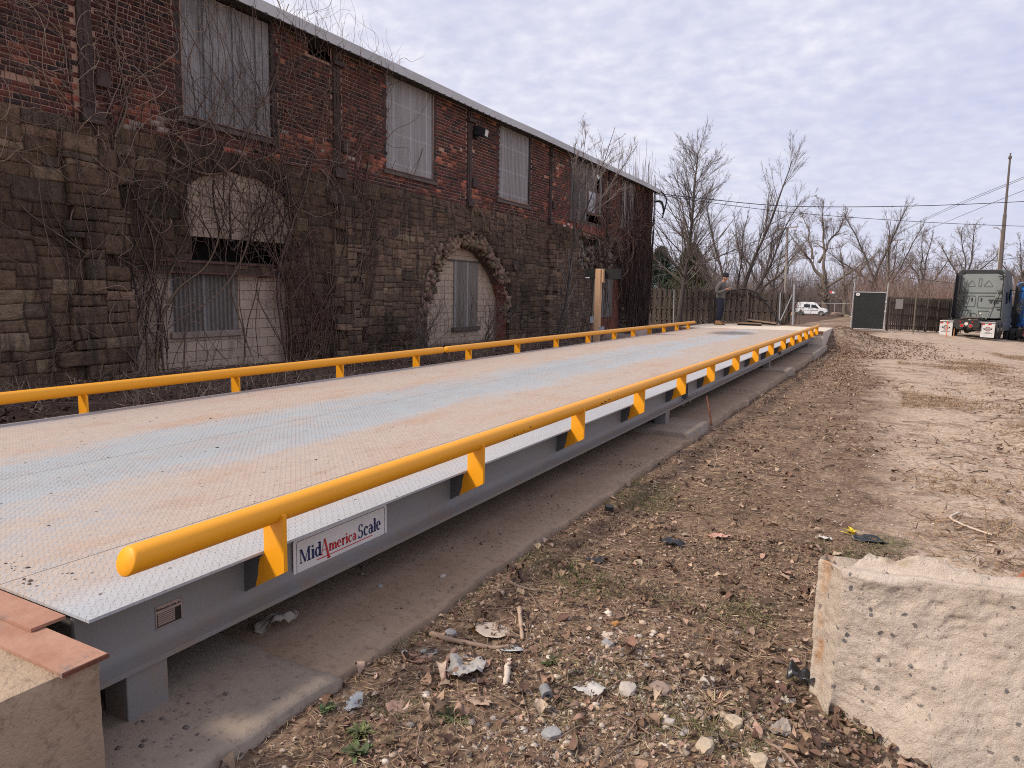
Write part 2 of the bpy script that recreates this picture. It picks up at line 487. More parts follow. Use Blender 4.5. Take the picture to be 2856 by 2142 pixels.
# deck material: tread plate, paint, dust in the wheel lanes
n = N('tread_plate_deck')
P0 = n.pos(obj=False); xs = n.sep(P0)
def lug(off, sgn, s=.036):
    m = n.new('ShaderNodeVectorMath', operation='MULTIPLY_ADD'); n.put(m.inputs[0], P0); m.inputs[1].default_value = (1/s, 1/s, 0); m.inputs[2].default_value = (off, off, 0)
    fr = n.new('ShaderNodeVectorMath', operation='FRACTION'); n.put(fr.inputs[0], m.outputs[0])
    q = n.sep(fr.outputs[0])
    a = n.math('SUBTRACT', q[0], .5); b2 = n.math('SUBTRACT', q[1], .5)
    u = n.math('MULTIPLY', n.math('ADD', a, n.math('MULTIPLY', b2, sgn)), .7071)
    v = n.math('MULTIPLY', n.math('SUBTRACT', a, n.math('MULTIPLY', b2, sgn)), .7071)
    d = n.math('ADD', n.math('POWER', n.math('MULTIPLY', u, 2.5), 2.0), n.math('POWER', n.math('MULTIPLY', v, 8.0), 2.0))
    return n.ramp(d, 1.0, .55)
lugs = n.math('MAXIMUM', lug(0.0, 1.0), lug(0.5, -1.0))
strk = n.noise(2.2, 6, .65, n.pos((1.0, .22, 1), False)); fine = n.noise(30, 5, .7, n.pos((1, .55, 1), False)); med = n.noise(5.5, 5, .6, n.pos((1, .5, 1), False))
def lane(c, w0, w1):
    return n.ramp(n.math('ABSOLUTE', n.math('SUBTRACT', xs[0], c)), w0, w1, 1, 0)
lanes = n.math('MAXIMUM', lane(-4.78, .34, .74), lane(-2.70, .28, .70))
nearl = n.ramp(xs[1], 1.15, 2.0, .72, 1.0)
farl = n.ramp(xs[1], 12.0, 22.0, 0, .35)
dm = n.math('ADD', n.math('ADD', n.math('MULTIPLY', n.math('MULTIPLY', lanes, nearl), .75), farl), n.math('ADD', n.math('MULTIPLY', n.math('SUBTRACT', strk, .5), 1.9), n.math('MULTIPLY', n.math('SUBTRACT', fine, .5), 1.0)))
dm = n.math('ADD', dm, n.math('MULTIPLY', n.math('SUBTRACT', n.noise(95, 3, .7, P0), .5), .9))
dust = n.ramp(n.math('ADD', dm, n.math('MULTIPLY', lugs, -.30)), .02, .46)
edge = n.ramp(xs[0], -2.30, -2.08, 1, 0)
dust = n.math('MULTIPLY', dust, n.math('MAXIMUM', edge, n.ramp(med, .62, .75, 0, .6)))
paint = n.mix(n.ramp(n.math('ADD', strk, n.math('MULTIPLY', edge, -.0)), .3, .7), (.40, .415, .435), (.47, .485, .50))
cen = n.ramp(n.math('ABSOLUTE', n.math('SUBTRACT', xs[0], -3.70)), .2, .85, 1, 0)
paint = n.mix(cen, paint, (.400, .435, .450))
dustc = n.mix(n.ramp(fine, .3, .7), (.395, .305, .240), (.49, .40, .325))
dustc = n.mix(n.ramp(med, .58, .75, 0, .55), dustc, (.35, .225, .155))
c = n.mix(n.math('MULTIPLY', dust, .92), paint, dustc)
# worn lugs: rust or bare dark steel on the tops
wear = n.math('MULTIPLY', lugs, n.ramp(n.math('ADD', n.math('MULTIPLY', med, .7), n.math('MULTIPLY', cen, .12)), .36, .50))
wear = n.math('MULTIPLY', wear, n.ramp(edge, 0, 1, .06, .62))
wear = n.math('MULTIPLY', wear, n.ramp(n.noise(11, 4, .7, n.pos((1, .45, 1), False)), .36, .54))
c = n.mix(wear, c, n.mix(n.ramp(fine, .4, .6), (.27, .155, .105), (.42, .22, .13)))
c = n.mix(n.ramp(n.noise(60, 4, .75, n.pos((1, .6, 1), False)), .56, .72, 0, .5), c, (.22, .165, .13))
# scrapes of rust
scr = n.ramp(n.noise(9, 5, .7, n.pos((1.0, .07, 1), False)), .66, .74, 0, .8)
scr = n.math('MULTIPLY', scr, n.ramp(n.noise(1.5, 3, .6, P0), .45, .62))
c = n.mix(scr, c, (.32, .165, .095))
rst = n.math('MULTIPLY', n.ramp(n.noise(2.6, 6, .72, n.pos((1.1, .30, 1), False)), .50, .66), n.ramp(n.math('ADD', lanes, .3), 0, 1, .15, .75))
c = n.mix(n.math('MULTIPLY', n.math('MULTIPLY', rst, n.ramp(edge, 0, 1, .15, 1)), .62), c, n.mix(n.ramp(fine, .35, .65), (.40, .225, .135), (.46, .30, .20)))
# oil patch near the far end
ox = n.math('POWER', n.math('MULTIPLY', n.math('ADD', xs[0], 3.80), 1.5), 2.0); oy = n.math('POWER', n.math('MULTIPLY', n.math('SUBTRACT', xs[1], 19.7), .75), 2.0)
oil = n.ramp(n.math('ADD', n.math('ADD', ox, oy), n.math('MULTIPLY', n.math('SUBTRACT', med, .5), 1.6)), 1.0, .2, 0, .8)
c = n.mix(oil, c, (.10, .08, .07))
spk = n.sep(n.voro(22, P0, out='Color')); sd = n.voro(22, P0)
c = n.mix(n.math('MULTIPLY', n.ramp(sd, .10, .16, 1, 0), n.ramp(spk[0], .90, .92)), c, (.10, .075, .06))
n.bump(n.math('ADD', lugs, n.math('MULTIPLY', fine, .35)), .60, .0035)
deck_m = n.fin(c, n.ramp(dust, 0, 1, .45, .85), 0, .4)

n = N('grey_girder_paint'); v = n.pos(obj=False); s_ = n.sep(v)
c = n.mix(n.noise(3, 5, .6, n.pos((1, .6, 1.5), False)), (.196, .188, .178), (.240, .231, .220))
mud = n.math('MULTIPLY', n.ramp(s_[2], .30, .18), n.ramp(n.noise(7, 6, .7, n.pos((1, 1, .5), False)), .42, .66))
c = n.mix(n.math('MULTIPLY', mud, .75), c, (.26, .18, .12))
c = n.mix(n.ramp(n.noise(38, 4, .75, v), .70, .78, 0, .8), c, (.14, .085, .055))
c = n.mix(n.ramp(n.noise(16, 4, .7, n.pos((1, 2.2, .12), False)), .64, .74, 0, .40), c, (.27, .185, .125))
n.bump(n.noise(60, 4, .6, v), .05, .004)
grey_m = n.fin(c, .5, 0, .35)
dgrey_m = mat('primer_grey', (.085, .083, .080), (.11, .108, .104), 8, .5, .05, 60, c3=(.20, .09, .05), c3scale=20, c3lo=.66, c3hi=.72)
yel_m = mat('safety_yellow_paint', (.88, .375, .006), (.82, .335, .006), 4, .42, .04, 25, c3=(.42, .16, .02), c3scale=34, c3lo=.68, c3hi=.78, spec=.5)
n = N('rail_yellow'); v = n.pos(obj=False); s_ = n.sep(v)
c = n.mix(n.noise(4, 4, .6, v), (.90, .385, .006), (.84, .335, .006))
nz = n.sep(n.new('ShaderNodeNewGeometry').outputs['Normal'])
rail_dust_glare = n.math('MULTIPLY', n.math('MULTIPLY', n.ramp(nz[2], .45, .95), n.ramp(s_[1], 3.0, 16.0, .10, .85)), n.ramp(n.noise(14, 5, .7, n.pos((3, .6, 3), False)), .30, .62))  # tan dust on upward faces, stronger far off to paint in sun glare
c = n.mix(rail_dust_glare, c, (.52, .37, .22))
c = n.mix(n.ramp(n.noise(50, 4, .7, n.pos((2, .5, 2), False)), .66, .74, 0, .7), c, (.50, .20, .02))
c = n.mix(n.ramp(n.noise(23, 5, .75, n.pos((1, .35, 1), False)), .73, .77, 0, .8), c, (.13, .07, .03))
n.bump(n.noise(30, 3, .6, n.pos((2, .5, 2), False)), .08, .004)
yel_m = n.fin(c, n.ramp(rail_dust_glare, 0, 1, .50, .88), 0, .45)
under_m = mat('underside_steel', (.06, .06, .062), (.09, .08, .075), 4, .7)

JR = [1.149, 8.18, 15.95, 23.15]; JL = [1.149, 8.12, 15.58, 22.05]
XS = [-5.345, -5.18, -3.83, -2.478, -1.992]
def yj(j, x):
    t = (x + 5.345)/(5.345-1.992); return JL[j] + (JR[j]-JL[j])*t
for k in range(3):
    mb = MB()
    for a in range(4):
        x0 = XS[a] + (.0025 if a else 0); x1 = XS[a+1] - (.0025 if a < 3 else 0)
        # each strip in plates of its own
        cuts = [0, .34, .67, 1] if a in (1, 2) else [0, .25, .75, 1]
        if k == 0 and a == 3: cuts = [0, .078, .5, 1]
        for q in range(len(cuts)-1):
            g0 = .004 if q == 0 and k else (.0015 if q else 0); g1 = .0015 if q < len(cuts)-2 else .004
            def yy(x, t): return yj(k, x) + (yj(k+1, x)-yj(k, x))*t
            vs = []
            for z in (DZ-.010, DZ):
                vs += [(x0, yy(x0, cuts[q])+g0, z), (x1, yy(x1, cuts[q])+g0, z), (x1, yy(x1, cuts[q+1])-g1, z), (x0, yy(x0, cuts[q+1])-g1, z)]
            mb.add(vs, [(0,3,2,1),(4,5,6,7),(0,1,5,4),(1,2,6,5),(2,3,7,6),(3,0,4,7)])
    mb.build('deck_plate', deck_m, wb)
    # floor beams under the plates
    mb = MB()
    for x in (-4.5, -3.65, -2.8):
        mb.box(x-.05, x+.05, JR[k]+.05, yj(k+1, x)-.05, .21, DZ-.014)
    mb.box(-5.2, -2.16, JR[k]+.02, min(JL[k+1], JR[k+1])-.06, DZ-.022, DZ-.016)
    mb.build('floor_beam', under_m, wb)
# side girders (I section, right and left)
for sx_, J, xw in ((1, JR, -2.10), (-1, JL, -5.237)):
    for k in range(3):
        y0 = J[k] + (.014 if k == 0 else .012); y1 = J[k+1] - .012
        xo = xw + sx_*.070
        pr = [(xw-sx_*.07, .178), (xo, .178), (xo, .196), (xw+sx_*.030, .206), (xw+sx_*.012, .222), (xw, .248), (xw, DZ-.012), (xw-sx_*.008, DZ-.012), (xw-sx_*.008, .210), (xw-sx_*.07, .196)]
        mb = MB(); mb.prism(pr if sx_ > 0 else pr[::-1], lambda u, v, s: (u, y0 if s == 0 else y1, v))
        g = mb.build('side_girder', grey_m, wb, autosmooth=35)
        # splice plates with bolts at the joints
        if sx_ > 0 and k < 2:
            mb = MB()
            for yy in (y1-.02, y1+.028):
                mb.box(xw+.002, xo-.012, yy-.006, yy+.006, .215, DZ-.02)
            mb.build('splice_plate', dgrey_m, wb)
            for dy in (-.16, .14):
                mb = MB(); mb.cyl((xo-.012, y1+dy, .15), (xo-.012, y1+dy, .225), .010, n=8); mb.cyl((xo-.012, y1+dy, .168), (xo-.012, y1+dy, .186), .018, n=6)
                mb.build('splice_bolt', grey_m, wb)
# end plates
mb = MB(); mb.box(-5.237, -2.108, 1.190, 1.200, .20, DZ-.012); mb.box(-2.112, -2.094, 1.164, 1.212, .212, DZ-.012); mb.build('end_girder', grey_m, wb)
# legs (load cell stands)
def leg(y0, y1):
    mb = MB(); mb.box(-2.165, -2.045, y0, y1, -.02, .196)
    mb.build('support_leg', grey_m, wb, bevel=.004)
for y0 in (1.285, 7.32, 14.42, 21.6): leg(y0, y0+.145)
mb = MB(); mb.cyl((-2.30, 1.36, 0.0), (-2.30, 1.36, .2), .05, n=14); mb.build('load_cell', dgrey_m, wb)

# guard rails
PRY = [1.81, 3.24, 4.66, 6.06, 7.49, 8.88, 10.47, 12.11, 13.77, 15.42, 16.87, 18.29, 19.68, 21.07, 22.48]
PLY = [1.74, 3.17, 4.60, 6.03, 7.47, 8.76, 10.28, 11.81, 13.35, 14.87, 16.17, 17.43, 18.72, 20.0, 21.29]
def rail_seg(xc, zc, r, y0, y1, slant0=False, pre=False, posts=(), sx_=1, sleeve=False):
    mb = MB(); nn = 28
    rings = []
    ys = list(np.linspace(y0, y1, 14))
    prof = ([(y0, .90), (y0+.004, .975), (y0+.010, 1.0), (y0+.04, 1.0)] if slant0 else [(y0 + (0.0), .55), (y0+.008, .84), (y0+.022, .97), (y0+.04, 1.0)]) + [(y, 1.0) for y in ys[1:-1]] + [(y1-.04, 1), (y1-.02, .97), (y1-.007, .84), (y1, .55)]
    vs = []; 
    for y, f in prof:
        for i in range(nn):
            a = 2*PI*i/nn
            dz = r*f*math.sin(a)
            yy = y + (0.30*(dz) if (slant0 and y < y0+.05) else 0)
            vs.append((xc + r*f*math.cos(a), yy, zc + dz))
    m = len(prof); fs = []
    for j in range(m-1):
        for i in range(nn):
            fs.append((j*nn+i, (j+1)*nn+i, (j+1)*nn+(i+1) % nn, j*nn+(i+1) % nn))
    fs.append(tuple(range(nn))); fs.append(tuple(range(m*nn-1, (m-1)*nn-1, -1)))
    mb.add(vs, fs)
    rail = mb.build('guard_rail', yel_m, wb, smooth=True)
    if sleeve:
        mb = MB(); mb.cyl((xc, y0-.10, zc), (xc, y0+.06, zc), r*.96, n=20); mb.build('pipe_sleeve', yel_m, rail, smooth=False, autosmooth=40)
    for py in posts:
        xd = xc + sx_*.05   # outer edge of the post
        if sx_ > 0:
            out = [(-2.1+.06, DZ-.222+.035), (xd, DZ-.215+.145), (xd, DZ+.145), (xc+.01, DZ+.16), (-1.990, DZ+.125), (-1.990, DZ-.002)]
            notch = [(-1.990, DZ-.002), (-1.992, DZ-.014), (-2.000, DZ-.022), (-2.012, DZ-.024), (-2.02, DZ-.012-.03), (-2.022, DZ-.06)]
            poly = out[:5] + notch + [(-2.026, DZ-.12)]
            inner = [(-2.099, .247), (-2.04, .281), (-2.0262, DZ-.12), (-2.0222, DZ-.06), (-2.0222, DZ-.016), (-2.099, DZ-.016)]
            poly = [(-2.04, .281), (-1.890, .366), (-1.890, DZ+.150), (-1.925, DZ+.158), (-1.990, DZ+.125), (-1.990, DZ-.002), (-1.994, DZ-.016), (-2.003, DZ-.024), (-2.012, DZ-.028), (-2.020, DZ-.06), (-2.0245, DZ-.10)]
        else:
            f = lambda x: -5.345 - (x + 1.992)
            inner = [(f(x), z) for x, z in [(-2.099, .247), (-2.04, .281), (-2.0262, DZ-.12), (-2.0222, DZ-.06), (-2.0222, DZ-.016), (-2.099, DZ-.016)]]
            poly = [(f(x), z) for x, z in [(-2.04, .281), (-1.890, .366), (-1.890, DZ+.150), (-1.925, DZ+.158), (-1.990, DZ+.125), (-1.990, DZ-.002), (-1.994, DZ-.016), (-2.003, DZ-.024), (-2.012, DZ-.028), (-2.020, DZ-.06), (-2.0245, DZ-.10)]]
        mb = MB(); mb.prism(poly, lambda u, v, s: (u, py - .009 + .018*s, v))
        # weld bead at the top
        mb.cyl((xd-.012*sx_, py-.012, DZ+.148), (xd-.035*sx_, py-.012, DZ+.135), .007, n=6)
        mb.build('rail_post', yel_m, rail)
        mb = MB(); mb.prism(inner, lambda u, v, s: (u, py - .0085 + .017*s, v)); mb.build('post_gusset', dgrey_m, rail)
    return rail
XR, ZR, RR = -1.942, .588, .0435
rail_seg(XR, ZR, RR, 1.235, 8.17, True, posts=PRY[:5])
rail_seg(XR, ZR, RR, 8.18, 16.38, posts=PRY[5:10], sleeve=True)
rail_seg(XR, ZR, RR, 16.39, 23.05, posts=PRY[10:], sleeve=True)
XL, ZL = -5.393, .602
rail_seg(XL, ZL, RR, 1.2, 8.08, True, posts=PLY[:5], sx_=-1)
rail_seg(XL, ZL, RR, 8.14, 15.56, posts=PLY[5:10], sx_=-1)
rail_seg(XL, ZL, RR, 15.58, 22.0, posts=PLY[10:], sx_=-1, sleeve=True)
# scraped spots on the rail
blk_m = mat('scraped_paint', (.03, .025, .02), (.10, .05, .02), 60, .7)
mb = MB()
for (y, dz, l) in ((3.60, -.012, .016), (3.64, -.012, .010), (3.72, -.004, .012), (3.80, .006, .022), (5.0, -.006, .05), (5.06, .0, .06), (5.16, .004, .04), (5.3, .008, .012), (5.36, .01, .010)):
    a = math.asin(dz/RR) - .18
    for q in range(2):
        aa = a + q*.10
        mb.bar((XR+(RR+.0008)*math.cos(aa), y+q*.006, ZR+(RR+.0008)*math.sin(aa)), (XR+(RR+.0008)*math.cos(aa), y+l*(1-.3*q), ZR+(RR+.0008)*math.sin(aa)), .0008, .005, up=(-math.sin(aa), 0, math.cos(aa)))
mb.build('chipped_paint', blk_m, wb)

# maker's sign
white_m = mat('sign_white', (.74, .71, .66), (.68, .65, .60), 6, .4)
navy_m = mat('sign_navy', (.012, .022, .10), None, rough=.4)
red_m = mat('sign_red', (.55, .015, .02), None, rough=.4)
SY0, SY1, SZ0, SZ1, SXP = 2.045, 2.655, .192, .372, -2.094
def on_sign(u, v, d): return (SXP + d, SY0 + u, SZ0 + v)
def rrect(x0, y0, x1, y1, r, k=5):
    pts = []
    for cx0, cy0, a0 in ((x1-r, y0+r, -90), (x1-r, y1-r, 0), (x0+r, y1-r, 90), (x0+r, y0+r, 180)):
        for i in range(k+1):
            a = math.radians(a0 + 90*i/k); pts.append((cx0 + r*math.cos(a), cy0 + r*math.sin(a)))
    return pts
SW, SH = SY1-SY0, SZ1-SZ0
mb = MB(); mb.prism(rrect(0, 0, SW, SH, .012), lambda u, v, s: on_sign(u, v, .003*s)); sign = mb.build('sign_board', white_m, wb)
def ringpoly(outer, inner):
    n_ = len(outer); return outer + inner, [(i, (i+1) % n_, n_ + (i+1) % n_, n_ + i) for i in range(n_)]
mb = MB()
o_, i_ = rrect(.017, .010, SW-.017, SH-.008, .014), rrect(.019, .012, SW-.019, SH-.010, .013)
vs, fs = ringpoly(o_, i_); mb.add([on_sign(u, v, .0042) for u, v in vs], fs)
mb.build('sign_border', navy_m, sign)
# serif letters: thick stems, hair lines, slabs
class Glyph:
    def __init__(s): s.p = []
    def quad(s, *pts): s.p.append(list(pts)); return s
    def stem(s, x, y0, y1, w=.175): return s.quad((x, y0), (x+w, y0), (x+w, y1), (x, y1))
    def serif(s, x0, x1, y, t=.052): return s.quad((x0, y), (x1, y), (x1, y+t), (x0, y+t))
    def arc(s, cx, cy, rx, ry, tv, th, a0, a1, k=14):
        for i in range(k):
            a = math.radians(a0 + (a1-a0)*i/k); b_ = math.radians(a0 + (a1-a0)*(i+1)/k)
            s.p.append([(cx+rx*math.cos(a), cy+ry*math.sin(a)), (cx+rx*math.cos(b_), cy+ry*math.sin(b_)), (cx+(rx-tv)*math.cos(b_), cy+(ry-th)*math.sin(b_)), (cx+(rx-tv)*math.cos(a), cy+(ry-th)*math.sin(a))])
        return s
GL = {}
GL['M'] = (Glyph().stem(.06, 0, .72, .05).quad((.06, .72), (.20, .72), (.50, .05), (.40, .0)).quad((.40, 0), (.45, 0), (.74, .72), (.68, .72)).stem(.68, 0, .72, .14).serif(0, .19, 0).serif(.60, .90, 0).serif(0, .2, .69).serif(.68, .90, .69), .93)
GL['i'] = (Glyph().stem(.08, 0, .5).serif(.02, .27, 0).serif(.02, .2, .465).quad((.08, .6), (.21, .6), (.21, .73), (.08, .73)), .30)
GL['d'] = (Glyph().arc(.25, .25, .23, .27, .15, .062, 40, 320).stem(.36, 0, .74).serif(.28, .49, .705).serif(.36, .55, 0), .57)
GL['A'] = (Glyph().quad((.0, 0), (.05, 0), (.36, .86), (.32, .86)).quad((.28, .86), (.40, .86), (.80, -.30), (.62, -.30)).serif(-.06, .14, 0).serif(.54, .88, -.32).serif(.14, .55, .22, .035), .66)
GL['m'] = (Glyph().stem(.06, 0, .5).stem(.36, 0, .36).stem(.66, 0, .36).arc(.30, .32, .19, .19, .13, .07, 0, 150).arc(.60, .32, .19, .19, .13, .07, 0, 150).serif(0, .25, 0).serif(.31, .53, 0).serif(.61, .85, 0).serif(0, .19, .465), .87)
GL['e'] = (Glyph().arc(.25, .25, .23, .27, .15, .062, 0, 315).quad((.06, .25), (.48, .25), (.48, .285), (.06, .285)), .52)
GL['r'] = (Glyph().stem(.06, 0, .5).arc(.30, .30, .20, .21, .10, .06, 60, 170).quad((.30, .38), (.42, .38), (.42, .5), (.30, .5)).serif(0, .27, 0).serif(0, .19, .465), .43)
GL['c'] = (Glyph().arc(.25, .25, .23, .27, .15, .062, 45, 315).quad((.33, .34), (.44, .34), (.44, .46), (.33, .46)), .48)
GL['a'] = (Glyph().stem(.27, 0, .36).arc(.23, .34, .17, .18, .12, .05, 0, 160).arc(.19, .15, .16, .17, .10, .04, 30, 330).serif(.27, .46, 0), .48)
GL['S'] = (Glyph().arc(.26, .53, .20, .21, .10, .04, 30, 250).arc(.26, .19, .24, .22, .13, .05, -150, 100).stem(.02, 0, .2, .035).stem(.42, .54, .74, .035), .54)
GL['l'] = (Glyph().stem(.08, 0, .74).serif(.02, .27, 0).serif(.02, .2, .705), .29)
def word(txt, x, y, s, m, parent, sx_=1.0, d=.0050):
    mb = MB()
    for ch in txt:
        gl, adv = GL[ch]
        for poly in gl.p:
            mb.add([on_sign(x + u*s*sx_, y + v*s, d) for u, v in poly], [tuple(range(len(poly)))])
        x += adv*s*sx_
    o = mb.build('lettering', m, parent)
    return x
K = .0815
xx = word('Mid', .034, .072, K, navy_m, sign, .86)
xx = word('A', xx - .002, .069, K*.98, red_m, sign, .84, .0056)
xx = word('merica', xx + .004, .072, K*.80, red_m, sign, .90)
xx = word('Scale', xx + .010, .070, K*1.06, navy_m, sign, .84)
mb = MB(); mb.box(SXP+.003, SXP+.0047, SY0+.135, SY0+.50, SZ0+.055, SZ0+.0585); mb.build('underline', red_m, sign)
mb = MB(); mb.cyl((SXP, SY0+.012, SZ0+.008), (SXP+.006, SY0+.012, SZ0+.008), .004, n=8); mb.cyl((SXP, SY0+.33, SZ0+.006), (SXP+.006, SY0+.33, SZ0+.006), .004, n=8); mb.build('rivet', grey_m, sign)
# data plate
tan_m = mat('data_plate_metal', (.40, .31, .26), (.36, .28, .24), 20, .35, metal=.2)
ink_m = mat('data_plate_ink', (.012, .010, .010), None, rough=.4)
DY0, DY1, DZ0, DZ1 = 1.430, 1.530, .252, .331
mb = MB(); mb.box(-2.0995, -2.0965, DY0, DY1, DZ0, DZ1); dp = mb.build('data_plate', tan_m, wb)
mb = MB(); xk = -2.0960
def ink(u0, v0, u1, v1): mb.box(-2.0967, xk, DY0 + u0, DY0 + u1, DZ0 + v0, DZ0 + v1)
ink(.004, .004, .096, .008); ink(.004, .008, .007, .053); ink(.072, .008, .096, .053)
for q in range(7): ink(.007, .0095 + q*.0068, .072, .0110 + q*.0068)
mb.build('data_table', ink_m, dp)
def font_mesh(c, parent):
    t_ = bpy.data.objects.new('lettering', c); COL.objects.link(t_); bpy.context.view_layer.update()
    me = bpy.data.meshes.new_from_object(t_.evaluated_get(bpy.context.evaluated_depsgraph_get()))
    bpy.data.objects.remove(t_); bpy.data.curves.remove(c)
    return link(bpy.data.objects.new('lettering', me), parent)
def text(body, size, parent, m, loc, rot, align='CENTER', bold=0.0, ext=.0003):
    c = bpy.data.curves.new('lettering', 'FONT'); c.body = body; c.size = size; c.align_x = align; c.align_y = 'CENTER'; c.offset = bold; c.extrude = ext
    c.materials.append(m)
    o = font_mesh(c, parent)
    o.location = Vector(loc) - Vector(shift_for(parent)); o.rotation_euler = rot
    return o
RX = (PI/2, 0, PI/2)
text('MidAmerica Scale, Inc.', .0105, dp, ink_m, (-2.0958, (DY0+DY1)/2, DZ1-.013), RX, bold=.0002)
mb = MB()
for u, v in ((.004, .004), (.096, .004), (.004, .075), (.096, .075)): mb.cyl((-2.097, DY0+u, DZ0+v), (-2.094, DY0+u, DZ0+v), .0028, n=8)
mb.build('rivet', grey_m, dp)

# ------------------------------------------------------------------ abutments
conc_m = concrete('abutment_concrete', (.33, .232, .155), (.47, .355, .25), (.19, .13, .088), 3.2, .7)
rust_m = mat('rusty_steel', (.34, .165, .105), (.42, .235, .16), 9, .8, .25, 60, c3=(.20, .15, .13), c3scale=7, c3lo=.56, c3hi=.68)
rustd_m = mat('dark_rust', (.12, .04, .022), (.20, .075, .04), 14, .85, .2, 60)
ab = thing('concrete_abutment', 'near concrete approach abutment with rusty steel edge plates at the lower left', 'abutment', (-3.6, .3, 0))
def rough_block(name, x0, x1, y0, y1, z0, z1, d, m, parent, amp=.006, seed=5, r=.018):
    """block with slightly worn faces"""
    vs = []; fs = []; Vall = []; Fall = []; off = 0
    for ax, s in ((0, 1), (1, -1), (2, 1), (1, 1), (0, -1)):
        dims = [(x0, x1), (y0, y1), (z0, z1)]
        a, b_ = [q for q in range(3) if q != ax]
        na = min(140, max(2, int((dims[a][1]-dims[a][0])/d)+1)); nb = min(140, max(2, int((dims[b_][1]-dims[b_][0])/d)+1))
        A, B = np.meshgrid(np.linspace(*dims[a], na), np.linspace(*dims[b_], nb), indexing='ij')
        C_ = np.full_like(A, dims[ax][1] if s > 0 else dims[ax][0])
        P = [None]*3; P[a] = A; P[b_] = B; P[ax] = C_
        P = np.stack(P, -1)
        Vall.append(P.reshape(-1, 3)); I = np.arange(na*nb).reshape(na, nb) + off; off += na*nb
        q = np.stack([I[:-1, :-1], I[1:, :-1], I[1:, 1:], I[:-1, 1:]], -1).reshape(-1, 4)
        flip = (s > 0) == (ax == 1)
        Fall.append(q[:, ::-1] if flip else q)
    V = np.concatenate(Vall); 
    c = np.array([(x0+x1)/2, (y0+y1)/2, (z0+z1)/2]); h = np.array([(x1-x0)/2, (y1-y0)/2, (z1-z0)/2])
    # round the arrises: pull to a rounded box
    q = V - c; inn = np.clip(q, -(h-r), h-r); dlt = q - inn; L = np.linalg.norm(dlt, axis=1, keepdims=True)
    q = np.where(L > r, inn + dlt/np.maximum(L, 1e-9)*r, q); V = q + c
    nz = np.stack([fbm(V[:, 1]*9+V[:, 2]*3, V[:, 2]*9, 4, seed), fbm(V[:, 0]*9, V[:, 2]*9+4, 4, seed+1), fbm(V[:, 0]*9, V[:, 1]*9, 4, seed+2)], -1)
    V = V + nz*amp
    return mesh_np(name, V, [np.concatenate(Fall)], m, parent, smooth=True)
rough_block('concrete_body', -5.6, -1.815, -3.2, 1.075, -.1, .402, .03, conc_m, ab, .006, 50)
mb = MB(); mb.box(-5.6, -1.80, .962, 1.082, .404, .412); mb.box(-5.6, -1.802, .964, 1.080, .396, .404)
mb.build('edge_plate', rust_m, ab)
mb = MB(); mb.box(-1.8005, -1.7975, .966, 1.086, .398, .410); mb.build('edge_angle', rustd_m, ab)
mb = MB(); mb.box(-5.4, -2.092, 1.043, 1.140, .414, .424); mb.build('bumper_plate', rust_m, ab)
# form board ridges on the side
mb = MB()
for (ya, yb, z) in ((.10, .80, .235), (-.6, .55, .115)):
    mb.bar((-1.812, ya, z), (-1.812, yb, z-.004), .014, .010)
mb.build('form_ridge', conc_m, ab, bevel=.004)
fa = thing('concrete_abutment', 'far concrete approach abutment where the man in the beanie stands', 'abutment', (-3.7, 25, 0))
fconc_m = concrete('far_abutment_concrete', (.58, .49, .39), (.66, .57, .46), (.46, .37, .29), 2.0, .3)
V0 = [(-6.0, 22.15), (-1.80, 23.30), (-1.80, 26.9), (-6.0, 26.3)]
mb = MB(); mb.prism(V0, lambda u, v, s: (u, v, -.3 if s == 0 else .412)); mb.build('concrete_body', fconc_m, fa, bevel=.02)
mb = MB(); mb.prism([(-5.9, 22.12), (-1.82, 23.24), (-1.82, 23.36), (-5.9, 22.25)], lambda u, v, s: (u, v, .36 if s == 0 else .422)); mb.build('edge_plate', rustd_m, fa)
# ------------------------------------------------------------------ old brick and stone building
BX = -10.0
bld = thing('factory_building', 'old two storey factory of dark red brick over a rough stone ground floor, boarded windows', 'building', (-13.0, 16.0, 0))
ZS, ZE = 3.63, 5.98
WIN = [(7.66, 9.52, 4.02, 5.99), (12.70, 14.55, 4.02, 5.99), (17.70, 19.62, 4.00, 5.99), (22.70, 25.72, 3.95, 5.99), (27.85, 29.40, 4.08, 5.99)]
IRON = [6.17, 11.15, 16.14, 21.10, 26.3]
def arch_poly(pts): return np.array(pts)
A1 = np.array([(7.70, 1.80), (7.70, 2.98), (8.05, 3.22), (8.55, 3.34), (9.2, 3.30), (9.85, 3.05), (9.95, 2.6), (9.62, 1.80)])
A1B = np.array([(6.68, -.3), (6.68, 1.60), (9.80, 1.60), (9.80, -.3)])
A2 = np.array([(14.32, -.3), (14.30, .55), (14.0, .62), (13.99, 1.0), (14.2, 1.64), (14.6, 2.2), (14.87, 2.52), (15.58, 2.82), (16.34, 2.94), (17.16, 2.86), (17.74, 2.50), (18.1, 2.16), (18.5, 1.80), (18.66, 1.2), (18.68, .55), (18.55, .5), (18.5, -.3)])
A3 = np.array([(23.55, 3.40), (23.6, 2.45), (24.6, 2.2), (25.0, 1.9), (25.05, -.3), (28.9, -.3), (28.85, 1.6), (28.6, 2.1), (27.9, 2.9), (27.2, 3.3), (25.5, 3.50)])
def inside(poly, y, z):
    y = np.asarray(y); z = np.asarray(z); c = np.zeros(y.shape, bool); n_ = len(poly); j = n_-1
    for i in range(n_):
        yi, zi = poly[i]; yj_, zj = poly[j]
        hit = ((zi > z) != (zj > z)) & (y < (yj_-yi)*(z-zi)/(zj-zi+1e-12) + yi)
        c ^= hit; j = i
    return c
OPEN = [A1, A1B, A2, A3]
